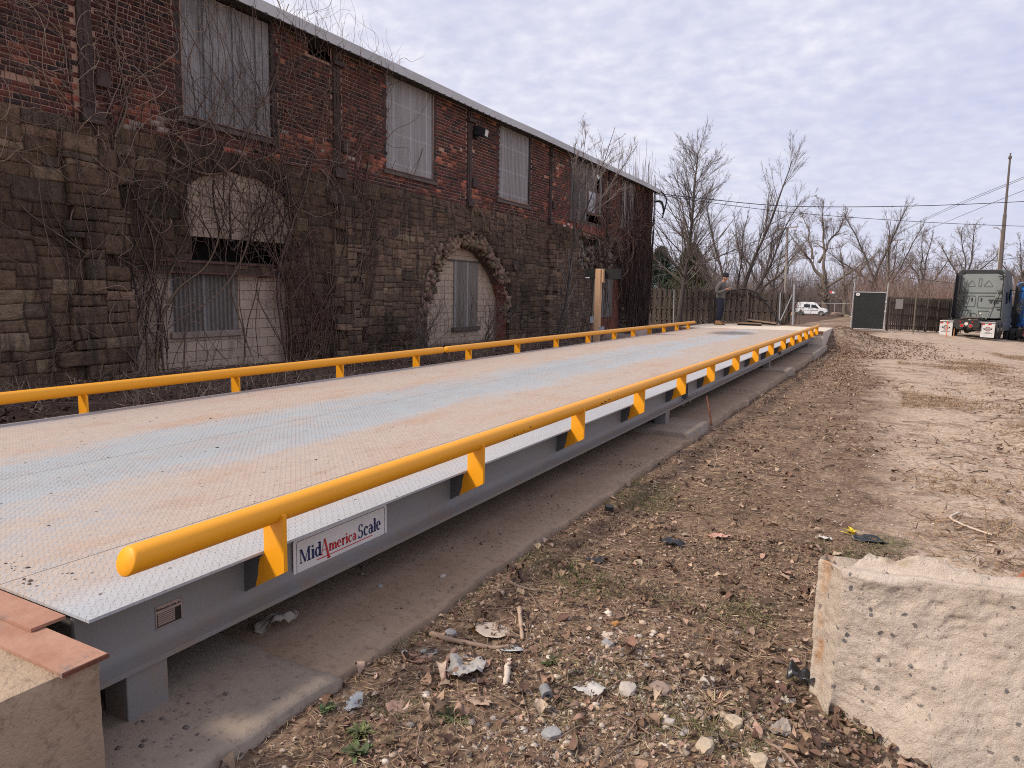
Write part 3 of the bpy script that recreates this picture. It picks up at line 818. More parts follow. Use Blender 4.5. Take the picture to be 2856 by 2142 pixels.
def in_open(y, z):
    c = np.zeros(np.shape(y), bool)
    for p in OPEN: c |= inside(p, y, z)
    return c
YA, YB = -2.0, 32.0
# --- stone wall: every stone a block of its own in the wall's mesh
def stone_wall():
    r = np.random.default_rng(21)
    Vs = []; Fs = []; Cs = []; off = 0
    NU, NV = 6, 5
    RES = .02; ncell = int((YB-YA)/RES); skyl = np.full(ncell, -.35)
    while True:
        i0 = int(np.argmin(skyl)); zb0 = skyl[i0]
        if zb0 >= ZS - .02: break
        i1 = i0
        while i1 < ncell and abs(skyl[i1]-zb0) < 1e-6: i1 += 1
        yy0 = YA + i0*RES; big = .92 if yy0 < 11.3 else 0.72
        want = int(r.uniform(.22, .78)*big/RES); room = i1-i0
        if room - want < .18/RES: want = room
        if want > .95*big/RES: want = room//2
        h_ = r.choice([.11, .15, .19, .23, .28, .34], p=[.10, .20, .25, .23, .15, .07])*big*.95
        if want*RES < .28: h_ = max(h_, .16)
        # meet a neighbour's top where it is near
        for j in (i0-1, i0+want):
            if 0 <= j < ncell and abs(skyl[j]-(zb0+h_)) < .05: h_ = skyl[j]-zb0
        if ZS - (zb0+h_) < .10: h_ = ZS - zb0
        skyl[i0:i0+want] = zb0 + h_
        if True:
            cells = [(yy0, zb0, want*RES, h_)]
            for (a, b, l, h) in cells:
                cy, cz = a+l/2, b+h/2
                def bad(a_, l_):
                    q = np.array([(a_+l_*u, b+h*w) for u in (.1, .5, .9) for w in (.12, .5, .88)])
                    return in_open(q[:, 0], q[:, 1]).any()
                if bad(a, l):
                    done = False
                    for fr in (.8, .6, .42, .28):
                        for a2 in (a, a+l*(1-fr)):
                            if not bad(a2, l*fr): a, l, done = a2, l*fr, True; break
                        if done: break
                    if not done: continue
                    cy = a+l/2
                if r.random() < .010: continue
                g = r.choice([.002, .004, .012], p=[.5, .35, .15])
                us = np.array([0, .10, .35, .65, .90, 1]); vs = np.array([0, .14, .5, .86, 1])
                U, Vv = np.meshgrid(us, vs, indexing='ij')
                yy = a + g + (l-2*g)*U; zz = b + g + (h-2*g)*Vv
                # wander of the bed lines
                zz0, yy0_ = zz, yy; zz = zz0 + .030*vnoise(yy0_*1.3, zz0*1.6, 31) + .010*vnoise(yy0_*6, zz0*6, 38); yy = yy0_ + .030*vnoise(yy0_*1.7+9, zz0*2.0, 32) + .012*vnoise(yy0_*6, zz0*6, 39)
                e = (U == 0) | (U == 1) | (Vv == 0) | (Vv == 1)
                xx = r.uniform(-.006, .008) + .024*fbm(yy*7+r.uniform(0, 9), zz*9, 3, 33) + np.where(e, -.007, .0)
                for pa, pb in ((5.75, 6.65), (11.05, 11.75), (21.05, 22.1)):
                    if pa < cy < pb and cz < (3.35): xx = xx + .09
                P = np.stack([BX + xx, yy, zz], -1).reshape(-1, 3)
                I = np.arange(NU*NV).reshape(NU, NV) + off
                F = np.stack([I[:-1, :-1], I[1:, :-1], I[1:, 1:], I[:-1, 1:]], -1).reshape(-1, 4)
                per = np.concatenate([I[:, 0], I[-1, 1:], I[-2::-1, -1], I[0, -2:0:-1]]) - off
                low = P[per].copy(); low[:, 0] = BX - .16
                m = len(per); k = np.arange(m); k2 = (k+1) % m
                F2 = np.stack([off+per[k], off+NU*NV+k, off+NU*NV+k2, off+per[k2]], -1)
                Vs += [P, low]; Fs += [F, F2]; off += NU*NV + m
                soot = .88 + .55*fbm(np.array([cy*.5]), np.array([cz*.9]), 3, 35)[0]
                base = np.array([.168, .110, .070]) if cy < 11.4 else np.array([.188, .128, .086])
                t = r.random()
                if t < .10: base = np.array([.24, .150, .098])
                elif t < .18: base = np.array([.265, .190, .120])
                elif t < .30: base = np.array([.130, .096, .068])
                c = base*soot*r.uniform(.84, 1.16)
                if cz > ZS - .3: c = c*1.05
                Cs.append(np.tile(c, (NU*NV+m, 1)))
    return np.concatenate(Vs), np.concatenate(Fs), np.concatenate(Cs)
n = N('rough_stone'); v = n.pos(obj=False)
f = n.ramp(n.noise(9, 6, .7, v), .25, .75, .55, 1.45)
mul = n.new('ShaderNodeVectorMath', operation='SCALE'); n.put(mul.inputs[0], n.attr()); n.put(mul.inputs[3], f)
c = n.mix(n.ramp(n.noise(2.3, 5, .7, n.pos((1, 2.2, .35), False)), .50, .64, 0, .75), mul.outputs[0], (.042, .035, .033))
c = n.mix(n.ramp(n.noise(34, 4, .7, v), .64, .74, 0, .45), c, (.30, .25, .20))
bh = n.math('ADD', n.noise(14, 6, .7, n.pos((1, .5, 1.4), False)), n.math('MULTIPLY', n.noise(60, 3, .7, v), .4))
n.bump(bh, 1.0, .045)
stone_m = n.fin(c, .95, 0, .15)
V, F, Cc = stone_wall()
mesh_np('stone_wall', V, F, stone_m, bld, Cc)
# --- bricks
def brick_wall():
    r = np.random.default_rng(22)
    rh, rl = .0765, .222
    Vs = []; Cs = []
    nrow = int((ZE - ZS)/rh) + 1
    for k in range(nrow):
        z0 = ZS + k*rh
        hdr = (k % 6 == 5)
        L = rl/2 if hdr else rl
        ys = np.arange(YA - (L/2 if k % 2 else 0), YB, L)
        ys = ys + r.uniform(-.004, .004, len(ys))
        yc = ys + L/2; zc_ = z0 + rh/2
        keep = np.ones(len(ys), bool)
        for (a, b, c_, d) in WIN: keep &= ~((yc > a-.03) & (yc < b+.03) & (zc_ > c_-.06) & (zc_ < d))
        for a in IRON: keep &= ~(np.abs(yc-a) < .10)
        keep &= ~((yc > 10.40) & (yc < 11.25) & (zc_ > 5.72))
        keep &= r.random(len(ys)) > .0012
        for y in ys[keep]:
            g = .0068
            x1 = BX + r.normal(0, .0018) - (.004 if r.random() < .1 else 0)
            y0, y1 = y+g, y+L-g; za, zb = z0+g+r.uniform(-.0015, .0015), z0+rh-g
            if y1 > YB: y1 = YB
            Vs.append([(x1, y0, za), (x1, y1, za), (x1, y1, zb), (x1, y0, zb), (BX-.04, y0-.002, za-.002), (BX-.04, y1+.002, za-.002), (BX-.04, y1+.002, zb+.002), (BX-.04, y0-.002, zb+.002)])
            yc_ = (y0+y1)/2
            soot = fbm(np.array([yc_*.45]), np.array([z0*.8]), 3, 36)[0]
            hot = fbm(np.array([yc_*1.3]), np.array([z0*2.2]), 3, 37)[0] + (.28 if z0 < ZS+.55 else 0) - (.12 if z0 > ZS+1.2 else 0)
            t = r.random()
            if hot > .52 and t < .55: base = np.array([.42, .135, .080])*r.uniform(.6, 1.15)
            elif t < .03: base = np.array([.33, .12, .07])
            elif t < .20: base = np.array([.050, .034, .032])
            elif t < .45: base = np.array([.080, .042, .036])
            else: base = np.array([.128, .045, .035])
            if hot > .5 and r.random() < .06: base = np.array([.45, .36, .30])
            Cs.append(base*(1 + .55*soot)*r.uniform(.75, 1.25))
    Vs = np.array(Vs); B = len(Vs)
    F = np.array([(0, 1, 2, 3), (4, 5, 1, 0), (3, 2, 6, 7), (4, 0, 3, 7), (1, 5, 6, 2)])
    F = (np.arange(B)[:, None, None]*8 + F[None]).reshape(-1, 4)
    return Vs.reshape(-1, 3), F, np.repeat(np.clip(np.array(Cs), .01, .8), 8, axis=0)
brick_m = mat_attr('old_brick', .92, .38, 28, .5, 60)
V, F, Cc = brick_wall()
mesh_np('brick_wall', V, F, brick_m, bld, Cc)
# --- mortar bed behind stones and bricks
n = N('mortar'); v = n.pos(obj=False); zz = n.sep(v)
mb_b = n.mix(n.ramp(n.noise(1.1, 4, .6, n.pos((1, .6, 1), False)), .30, .50), (.13, .080, .060), (.44, .27, .19))
mb_s = n.mix(n.noise(3, 4, .6, v), (.035, .026, .020), (.15, .11, .08))
c = n.mix(n.ramp(zz[2], ZS-.01, ZS+.01), mb_s, mb_b)
n.bump(n.noise(90, 3, .7, v), .4, .01)
mortar_m = n.fin(c, .95, 0, .1)
cy = np.arange(YA, YB+.001, .1); cz = np.arange(-.35, ZE+.08, .07)
Vs = []; Fq = []
Yc, Zc_ = np.meshgrid(cy, cz, indexing='ij')
I = np.arange(Yc.size).reshape(Yc.shape)
xm = np.where(Zc_ < ZS-.03, BX-.018, BX-.007)
Fm = np.stack([I[:-1, :-1], I[1:, :-1], I[1:, 1:], I[:-1, 1:]], -1).reshape(-1, 4)
cyc = (Yc[:-1, :-1] + .05).reshape(-1); czc = (Zc_[:-1, :-1] + .035).reshape(-1)
keep = ~in_open(cyc, czc)
for (a, b, c_, d) in WIN: keep &= ~((cyc > a+.05) & (cyc < b-.05) & (czc > c_+.03))
keep &= ~((cyc > 10.42) & (cyc < 11.05) & (czc > 5.75))
mesh_np('mortar_bed', np.stack([xm, Yc, Zc_], -1).reshape(-1, 3), Fm[keep], mortar_m, bld)
dark_m = mat('dark_interior', (.012, .010, .010), (.02, .016, .014), 2, .95)
mb = MB(); mb.box(-10.9, -10.75, YA, YB-.05, -.4, 5.9); mb.build('inner_wall', dark_m, bld)
# end walls and body behind
endw_m = mat('gable_brick', (.10, .05, .038), (.16, .075, .055), 3, .95, .5, 40)
mb = MB(); mb.prism([(-10.03, -.5), (-24, -.5), (-24, 6.0), (-17, 8.0), (-10.03, 6.0)], lambda u, v, s: (u, YB-.30 + .28*s, v)); mb.prism([(-10.06, -.5), (-24, -.5), (-24, 6.0), (-17, 8.0), (-10.06, 6.0)], lambda u, v, s: (u, YA + .05 + .3*s, v)); mb.box(-24.2, -24, YA, YB, -.5, 6); mb.build('gable_wall', endw_m, bld)
# --- roof
roof_m = mat('galvanised_roof', (.44, .44, .42), (.56, .56, .54), 2.5, .5, .15, 20, stretch=(1, .25, 1), c3=(.30, .27, .24), c3scale=6, c3lo=.6, c3hi=.75)
mb = MB()
ys = np.arange(YA-.3, YB+.25, .05)
def rp(y): return .012*(abs(math.sin(y*PI/.30)) > .82)
vs = []
for y in ys:
    sag = .02*vnoise(np.array([y*.3]), np.array([.5]), 41)[0] - .03*smooth01(y, 29, 32)
    vs += [(-9.70, y, 6.155+sag+rp(y)), (-17.0, y, 8.15)]
fs = [(2*i, 2*i+1, 2*i+3, 2*i+2) for i in range(len(ys)-1)]
mb.add(vs, fs)
vs = [(-24.4, YA-.3, 6.1), (-17, YA-.3, 8.15), (-17, YB+.2, 8.15), (-24.4, YB+.2, 6.1)]
mb.add(vs, [(0, 1, 2, 3)])
roof = mb.build('roof', roof_m, bld)
mb = MB()
for i in range(len(ys)-1):
    y0, y1 = ys[i], ys[i+1]
    s0 = .02*vnoise(np.array([y0*.3]), np.array([.5]), 41)[0] - .03*smooth01(y0, 29, 32); s1 = .02*vnoise(np.array([y1*.3]), np.array([.5]), 41)[0] - .03*smooth01(y1, 29, 32)
    mb.add([(-9.695, y0, 5.985+s0), (-9.695, y1, 5.985+s1), (-9.690, y1, 6.165+s1), (-9.690, y0, 6.165+s0), (-9.72, y0, 5.985+s0), (-9.72, y1, 5.985+s1)], [(0, 1, 2, 3), (4, 5, 1, 0)])
mb.build('eave_trim', roof_m, roof)
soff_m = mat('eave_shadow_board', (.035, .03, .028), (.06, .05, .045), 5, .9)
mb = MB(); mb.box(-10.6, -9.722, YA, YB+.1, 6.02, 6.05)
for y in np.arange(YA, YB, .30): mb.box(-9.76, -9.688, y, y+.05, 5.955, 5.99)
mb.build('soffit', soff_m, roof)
# --- windows
fib_m = None
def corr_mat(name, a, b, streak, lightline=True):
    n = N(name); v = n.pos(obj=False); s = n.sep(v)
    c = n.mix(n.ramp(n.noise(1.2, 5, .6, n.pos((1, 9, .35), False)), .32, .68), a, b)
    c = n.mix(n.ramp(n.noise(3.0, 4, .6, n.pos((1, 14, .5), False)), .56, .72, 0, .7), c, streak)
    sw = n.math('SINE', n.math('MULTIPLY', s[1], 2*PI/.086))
    c = n.mix(n.ramp(sw, -.2, .9, 0, .85), c, (.075, .066, .062))  # dark stripes paint in the shade between corrugations
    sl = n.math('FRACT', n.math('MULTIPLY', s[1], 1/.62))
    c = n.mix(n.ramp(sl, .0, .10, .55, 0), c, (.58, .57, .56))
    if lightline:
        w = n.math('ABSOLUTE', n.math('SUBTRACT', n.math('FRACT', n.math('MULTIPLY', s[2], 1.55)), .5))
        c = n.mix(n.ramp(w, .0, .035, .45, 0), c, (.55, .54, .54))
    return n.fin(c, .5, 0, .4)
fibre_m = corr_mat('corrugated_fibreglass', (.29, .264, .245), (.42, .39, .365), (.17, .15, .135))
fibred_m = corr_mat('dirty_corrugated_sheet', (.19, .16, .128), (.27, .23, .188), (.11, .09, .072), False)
frame_m = mat('dark_window_frame', (.04, .03, .026), (.07, .05, .042), 6, .9)
sill_m = mat('stone_sill', (.10, .075, .06), (.14, .105, .085), 5, .9, .4, 40)
def corrugated(name, x, y0, y1, z0, z1, pitch, amp, m, parent):
    k = int((y1-y0)/pitch*6)
    yy = np.linspace(y0, y1, k); xx = x + amp*np.sin((yy-y0)/pitch*2*PI)
    zs = np.linspace(z0, z1, 3)
    P = np.stack([np.repeat(xx, 3), np.repeat(yy, 3), np.tile(zs, k)], -1)
    I = np.arange(k*3).reshape(k, 3)
    F = np.stack([I[:-1, :-1], I[1:, :-1], I[1:, 1:], I[:-1, 1:]], -1).reshape(-1, 4)
    return mesh_np(name, P, F, m, parent, smooth=True)
def window_frame(a, b, c_, d):
    mb = MB(); x0, x1 = BX-.10, BX-.003
    mb.box(x0, x1, a-.10, a+.02, c_, d+.02); mb.box(x0, x1, b-.02, b+.10, c_, d+.02); mb.box(x0, x1, a+.035, b-.035, c_-.02, c_+.025)
    o = mb.build('window', frame_m, bld)
    mb = MB(); mb.box(BX-.08, BX+.045, a-.10, b+.10, c_-.095, c_-.022); mb.build('sill', sill_m, o, bevel=.008)
    return o
wood_m = None
n = N('weathered_boards'); v = n.pos(obj=False)
gr = n.noise(4, 6, .7, n.pos((1, 16, .55), False)); dk = n.noise(1.5, 5, .65, n.pos((1, 4, .8), False))
c = n.mix(n.ramp(gr, .3, .7), (.16, .15, .143), (.42, .40, .385)); c = n.mix(n.ramp(dk, .52, .68, 0, .75), c, (.10, .09, .085))
n.bump(gr, .6, .01); wood_m = n.fin(c, .9, 0, .2)
w1 = window_frame(*WIN[0])
r = np.random.default_rng(3)
mb = MB(); y = 7.70
while y < 9.48:
    w_ = r.uniform(.14, .26); y2 = min(y+w_, 9.49); dx = r.uniform(-.012, .012)
    mb.box(BX-.075+dx, BX-.045+dx, y+.004, y2-.004, 4.03+r.uniform(-.03, .03), 5.98)
    y = y2
for yy in (8.15, 8.72, 9.2): mb.box(BX-.045, BX-.02, yy-.03, yy+.03, 4.05, 5.98)
mb.build('board_panel', wood_m, w1)
for wi in (1, 2):
    w2 = window_frame(*WIN[wi]); a, b, c_, d = WIN[wi]
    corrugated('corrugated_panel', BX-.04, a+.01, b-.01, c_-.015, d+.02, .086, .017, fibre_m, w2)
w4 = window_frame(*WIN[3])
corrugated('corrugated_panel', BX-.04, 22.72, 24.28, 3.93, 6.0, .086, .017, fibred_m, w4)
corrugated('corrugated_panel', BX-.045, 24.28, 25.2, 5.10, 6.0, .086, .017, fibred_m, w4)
pane_m = mat('whitened_pane', (.44, .45, .47), (.52, .53, .55), 4, .3, stretch=(1, 8, 1))
mb = MB(); mb.box(BX-.06, BX-.045, 24.40, 25.14, 4.36, 5.10); mb.build('pane', pane_m, w4)
trim_m = mat('reddish_window_trim', (.16, .085, .065), (.22, .13, .10), 5, .85); pl_m = mat('pale_timber', (.30, .27, .24), (.37, .335, .30), 4, .85, stretch=(1, 6, 1))
mb = MB(); mb.box(BX-.06, BX-.02, 24.30, 24.40, 4.30, 5.12); mb.box(BX-.06, BX-.02, 25.14, 25.36, 4.33, 5.12); mb.box(BX-.06, BX-.0, 24.28, 25.7, 4.26, 4.36); mb.build('pane_frame', trim_m, w4)
mb = MB(); mb.box(BX-.05, BX-.015, 25.42, 25.66, 4.37, 5.95); mb.build('side_board', pl_m, w4)
w5 = window_frame(*WIN[4])
mb = MB(); mb.box(BX-.05, BX-.01, 27.9, 28.32, 4.07, 6.0); mb.box(BX-.05, BX-.01, 28.66, 29.34, 4.09, 6.0); mb.box(BX-.05, BX-.02, 28.42, 28.5, 4.08, 6.0); mb.build('board_panel', pl_m, w5)
# --- iron columns
iron_m = mat('rusty_iron', (.045, .030, .026), (.085, .048, .038), 5, .8, .2, 40)
for a in IRON:
    mb = MB(); mb.box(BX-.06, BX+.035, a-.10, a+.10, ZS-.02, 6.0); mb.box(BX+.035, BX+.05, a-.03, a+.03, ZS, 6.0)
    mb.box(BX-.02, BX+.09, a+.10, a+.30, 4.12, 4.34); mb.box(BX-.02, BX+.10, a-.13, a+.18, ZS-.03, ZS+.16); mb.box(BX-.02, BX+.12, a-.16, a+.16, 5.72, 5.80)
    mb.build('iron_column', iron_m, bld, bevel=.008)
# --- flood lamp
lampb_m = mat('black_lamp_housing', (.012, .012, .013), None, rough=.5); lampg_m = mat('lamp_glass', (.62, .60, .55), None, rough=.25)
mb = MB(); mb.box(-9.96, -9.90, 16.30, 16.46, 5.35, 5.62); mb.bar((-9.93, 16.38, 5.55), (-9.66, 16.42, 5.48), .26, .20); mb.bar((-9.95, 16.3, 5.62), (-9.9, 16.3, 5.75), .03, .03)
lm = mb.build('flood_lamp', lampb_m, bld)
mb = MB(); mb.bar((-9.655, 16.42, 5.478), (-9.645, 16.422, 5.476), .22, .15); mb.build('lens', lampg_m, lm)
# --- archways
n = N('painted_block'); v = n.pos(obj=False); s = n.sep(v)
br = n.new('ShaderNodeTexBrick'); cv = n.new('ShaderNodeCombineXYZ'); n.put(cv.inputs[0], s[1]); n.put(cv.inputs[1], s[2]); n.put(br.inputs['Vector'], cv.outputs[0])
br.inputs['Scale'].default_value = 1.0; br.inputs['Brick Width'].default_value = .34; br.inputs['Row Height'].default_value = .168; br.inputs['Mortar Size'].default_value = .006; br.inputs['Mortar Smooth'].default_value = .2; br.inputs['Bias'].default_value = 0
br.inputs['Color1'].default_value = (.56, .43, .315, 1); br.inputs['Color2'].default_value = (.48, .37, .27, 1); br.inputs['Mortar'].default_value = (.17, .125, .095, 1)
c = n.mix(n.ramp(n.noise(1.6, 5, .65, n.pos((1, 3.5, .7), False)), .52, .72, 0, .7), br.outputs['Color'], (.24, .19, .15))
c = n.mix(n.ramp(n.noise(12, 5, .7, v), .55, .75, 0, .5), c, (.26, .20, .16))
n.bump(n.math('ADD', br.outputs['Fac'], n.math('MULTIPLY', n.noise(40, 3, .6, v), -.4)), -.6, .012)
cmu_m = n.fin(c, .9, 0, .2)
n = N('infill_brick'); v = n.pos(obj=False); s = n.sep(v)
br = n.new('ShaderNodeTexBrick'); cv = n.new('ShaderNodeCombineXYZ'); n.put(cv.inputs[0], n.math('ADD', s[1], s[0])); n.put(cv.inputs[1], s[2]); n.put(br.inputs['Vector'], cv.outputs[0])
br.inputs['Scale'].default_value = 1.0; br.inputs['Brick Width'].default_value = .215; br.inputs['Row Height'].default_value = .075; br.inputs['Mortar Size'].default_value = .006
br.inputs['Color1'].default_value = (.27, .085, .05, 1); br.inputs['Color2'].default_value = (.17, .06, .042, 1); br.inputs['Mortar'].default_value = (.24, .17, .135, 1)
c = n.mix(n.ramp(n.noise(2.5, 5, .65, v), .48, .66, 0, .7), br.outputs['Color'], (.10, .05, .04))
n.bump(br.outputs['Fac'], -.6, .01); inbrick_m = n.fin(c, .92, 0, .15)
reveal_m = mat('broken_masonry', (.11, .075, .06), (.19, .135, .11), 9, .95, 1.0, 22, c3=(.28, .22, .18), c3scale=14, c3lo=.6, c3hi=.7)
def reveal(name, poly, x0, x1, m, parent, jag=.0, seed=0):
    pts = []
    P = list(poly)
    for i in range(len(P)-1):
        a = np.array(P[i]); b_ = np.array(P[i+1]); k = max(2, int(np.linalg.norm(b_-a)/.07))
        for t in np.linspace(0, 1, k, endpoint=False): pts.append(a + (b_-a)*t)
    pts.append(np.array(P[-1])); pts = np.array(pts); r = np.random.default_rng(seed)
    nd = 6; xs_ = np.linspace(x0, x1, nd); Vv = []
    for x in xs_:
        q = pts + r.normal(0, jag, pts.shape); Vv.append(np.stack([np.full(len(q), x) + r.normal(0, jag*.4, len(q)), q[:, 0], q[:, 1]], -1))
    Vv = np.array(Vv); nn = len(pts); I = np.arange(nd*nn).reshape(nd, nn)
    F = np.stack([I[:-1, :-1], I[1:, :-1], I[1:, 1:], I[:-1, 1:]], -1).reshape(-1, 4)
    return mesh_np(name, Vv.reshape(-1, 3), F, m, parent)
# arch 1 (nearest): block infill in two parts, dark gap, steel beam
mb = MB(); mb.prism([tuple(p) for p in [(7.6, 2.20), (7.6, 3.1), (8.0, 3.4), (9.2, 3.42), (10.1, 3.1), (10.1, 2.22)]], lambda u, v, s: (BX-.20+.13*s, u, v))
a1 = mb.build('arch_infill', cmu_m, bld)
mb = MB(); mb.box(BX-.26, BX-.10, 6.5, 7.40, -.4, 1.60); mb.box(BX-.26, BX-.10, 8.72, 10.0, -.4, 1.60); mb.box(BX-.26, BX-.10, 7.40, 8.72, -.4, .56); mb.build('lower_infill', cmu_m, a1)
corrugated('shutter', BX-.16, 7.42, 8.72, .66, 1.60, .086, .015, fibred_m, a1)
mb = MB(); mb.box(BX-.22, BX-.04, 7.36, 8.76, .56, .66); mb.build('shutter_sill', mat('pale_sill', (.33, .26, .20), (.26, .20, .16), 6, .9), a1, bevel=.01)
bm_m = mat('painted_steel_beam', (.085, .028, .024), (.13, .045, .036), 5, .6, .2, 30, c3=(.17, .12, .10), c3scale=9, c3lo=.6, c3hi=.75)
mb = MB(); mb.box(BX-.10, BX+.03, 6.42, 10.08, 1.60, 1.625); mb.box(BX-.10, BX-.03, 6.42, 10.08, 1.625, 1.775); mb.box(BX-.10, BX+.03, 6.42, 10.08, 1.775, 1.80); mb.build('steel_beam', bm_m, a1)
reveal('arch_reveal', A1, BX-.02, BX-.10, reveal_m, a1, .012, 1)
vo = []; 
pts = A1[1:6]
vv = MB(); rv = np.random.default_rng(5)
dense = []
for i in range(len(pts)-1):
    for t in np.linspace(0, 1, 6, endpoint=False): dense.append(pts[i]+(pts[i+1]-pts[i])*t)
dense.append(pts[-1])
for i in range(0, len(dense)-1, 2):
    p, q = dense[i], dense[min(i+2, len(dense)-1)]; tn = (q-p)/np.linalg.norm(q-p); nm = np.array([-tn[1], tn[0]]); nm = nm if nm[1] > 0 else -nm
    h_ = rv.uniform(.22, .30); c0 = rv.uniform(.75, 1.15)
    poly = [p+tn*.006, q-tn*.006, q-tn*.002+nm*h_, p+tn*.002+nm*h_]; dx = rv.uniform(.008, .028)
    vv.prism([tuple(z) for z in poly], lambda u, v, s: (BX-.22+(.22+dx)*s, u, v), col=(.10*c0, .072*c0, .052*c0))
vv.build('arch_stones', stone_m, a1, col=True, bevel=.012)
# arch 2 (middle)
mb = MB(); mb.prism([tuple(p) for p in [(14.2, -.4), (14.2, 2.2), (15.2, 2.9), (17.6, 2.9), (19.0, 1.8), (19.0, -.4)]], lambda u, v, s: (BX-.55+.15*s, u, v))
a2 = mb.build('arch_infill', cmu_m, bld)
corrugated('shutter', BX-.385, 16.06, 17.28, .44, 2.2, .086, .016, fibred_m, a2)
mb = MB(); mb.box(BX-.42, BX-.31, 15.98, 17.36, .32, .44); mb.build('shutter_sill', sill_m, a2, bevel=.01); mb = MB(); mb.box(BX-.42, BX-.36, 15.3, 18.1, 2.2, 2.24); mb.build('lintel_strip', sill_m, a2)
A2I = np.array([(14.34, -.3), (14.36, .7), (14.72, 1.5), (15.15, 2.1), (15.45, 2.42), (16.15, 2.62), (17.0, 2.48), (17.7, 2.05), (18.1, 1.65), (18.36, 1.2), (18.38, .55), (18.36, -.3)])
reveal('arch_reveal', A2I[:9], BX-.12, BX-.42, reveal_m, a2, .02, 2)
reveal('brick_reveal', A2I[8:], BX-.03, BX-.42, inbrick_m, a2, .004, 3)
reveal('ring_back', A2[1:15], BX-.01, BX-.30, reveal_m, a2, .02, 5)
# ragged stones of the ring
def rubble(name, centres, size, m, parent, seed, base, flat=(1, 1, 1)):
    r = np.random.default_rng(seed)
    ico = np.array([(0,0,1),(.894,0,.447),(.276,.851,.447),(-.724,.526,.447),(-.724,-.526,.447),(.276,-.851,.447),(.724,.526,-.447),(-.276,.851,-.447),(-.894,0,-.447),(-.276,-.851,-.447),(.724,-.526,-.447),(0,0,-1)])
    fi = np.array([(0,1,2),(0,2,3),(0,3,4),(0,4,5),(0,5,1),(1,6,2),(2,7,3),(3,8,4),(4,9,5),(5,10,1),(2,6,7),(3,7,8),(4,8,9),(5,9,10),(1,10,6),(6,11,7),(7,11,8),(8,11,9),(9,11,10),(10,11,6)])
    B = len(centres)
    S = size*r.uniform(.5, 1.5, (B, 1, 1))*r.uniform(.6, 1.3, (B, 1, 3))*np.array(flat)
    Vv = ico[None]*S*(1 + r.uniform(-.25, .25, (B, 12, 1)))
    an = r.uniform(0, 2*PI, B); c_, s_ = np.cos(an), np.sin(an)
    X = Vv[:, :, 0]*c_[:, None] - Vv[:, :, 1]*s_[:, None]; Y = Vv[:, :, 0]*s_[:, None] + Vv[:, :, 1]*c_[:, None]
    Vv = np.stack([X, Y, Vv[:, :, 2]], -1) + np.array(centres)[:, None, :]
    F = (np.arange(B)[:, None, None]*12 + fi[None]).reshape(-1, 3)
    C = np.repeat(jitcol(base, B, .4, .1, r), 12, axis=0)
    return Vv.reshape(-1, 3), F, C
rub_m = mat_attr('rubble_stone', .95, .3, 20, .6, 40)
cen = []
while len(cen) < 900:
    p = (rng.uniform(13.9, 18.8), rng.uniform(.5, 3.0))
    if inside(A2, np.array([p[0]]), np.array([p[1]]))[0] and not inside(A2I, np.array([p[0]]), np.array([p[1]]))[0]:
        if p[0] > 18.3 and p[1] < 1.7 and rng.random() < .6: continue
        cen.append((BX - rng.uniform(.05, .28), *p))
V, F, Cc = rubble('x', cen, .075, rub_m, None, 8, (.225, .155, .105)); mesh_np('broken_ring', V, F, rub_m, a2, Cc)
# arch 3 (far, collapsed)
mb = MB(); mb.box(BX-.42, BX-.30, 24.6, 29.1, -.4, 2.15)
a3 = mb.build('arch_infill', inbrick_m, bld)
mb = MB(); mb.box(BX-.31, BX-.27, 25.72, 27.88, .48, 2.02)
for q in range(7): mb.box(BX-.275, BX-.262, 25.75+q*.31, 25.78+q*.31, .49, 2.0)
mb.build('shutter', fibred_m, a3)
mb = MB(); mb.prism([(23.4, 2.1), (23.5, 3.6), (28.2, 3.6), (29.0, 2.1)], lambda u, v, s: (BX-.75+.2*s, u, v)); mb.build('collapsed_core', mat('core_rubble', (.12, .095, .08), (.20, .16, .13), 10, .95, 1.0, 18), a3)
cen = []
while len(cen) < 420:
    y, z = rng.uniform(23.4, 28.6), rng.uniform(2.05, 3.45)
    if (24.2 < y < 25.4 and z > 3.15): continue
    if inside(A3, np.array([y]), np.array([z]))[0] or rng.random() < .08:
        cen.append((BX - .10 - .45*max(0, min(1, (3.3-z)/1.2))*rng.uniform(.3, 1), y, z))
V, F, Cc = rubble('x', cen, .075, rub_m, None, 9, (.24, .195, .155)); mesh_np('rubble_fill', V, F, rub_m, a3, Cc)
redb_m = mat('red_rusted_plate', (.20, .055, .035), (.28, .085, .05), 4, .8, .2, 20)
mb = MB(); mb.prism([(23.3, 3.66), (25.78, 3.52), (25.78, 3.93), (23.3, 3.9)], lambda u, v, s: (BX-.02+.06*s, u, v)); mb.build('rusted_lintel', redb_m, a3)
reveal('arch_reveal', A3[4:10], BX-.02, BX-.32, reveal_m, a3, .03, 4)
cen = []
for P in (A3[4:10],):
    for i in range(len(P)-1):
        for t in np.linspace(0, 1, 14): p = P[i]+(P[i+1]-P[i])*t; cen.append((BX-rng.uniform(0, .25), p[0]+rng.normal(0, .05), p[1]+rng.normal(0, .05)))
V, F, Cc = rubble('x', cen, .06, rub_m, None, 10, (.17, .135, .11)); mesh_np('broken_ring', V, F, rub_m, a3, Cc)
mb = MB(); mb.cyl((BX-.05, 18.78, 2.2), (BX+.05, 18.78, 2.2), .15, n=18); mb.build('anchor_disc', iron_m, bld, bevel=.01); mb = MB(); mb.cyl((BX-.02, 13.0, 2.68), (BX+.03, 13.0, 2.68), .10, n=14); mb.build('anchor_disc', iron_m, bld, bevel=.01)
# thick vine-clad corner strip
mb = MB()
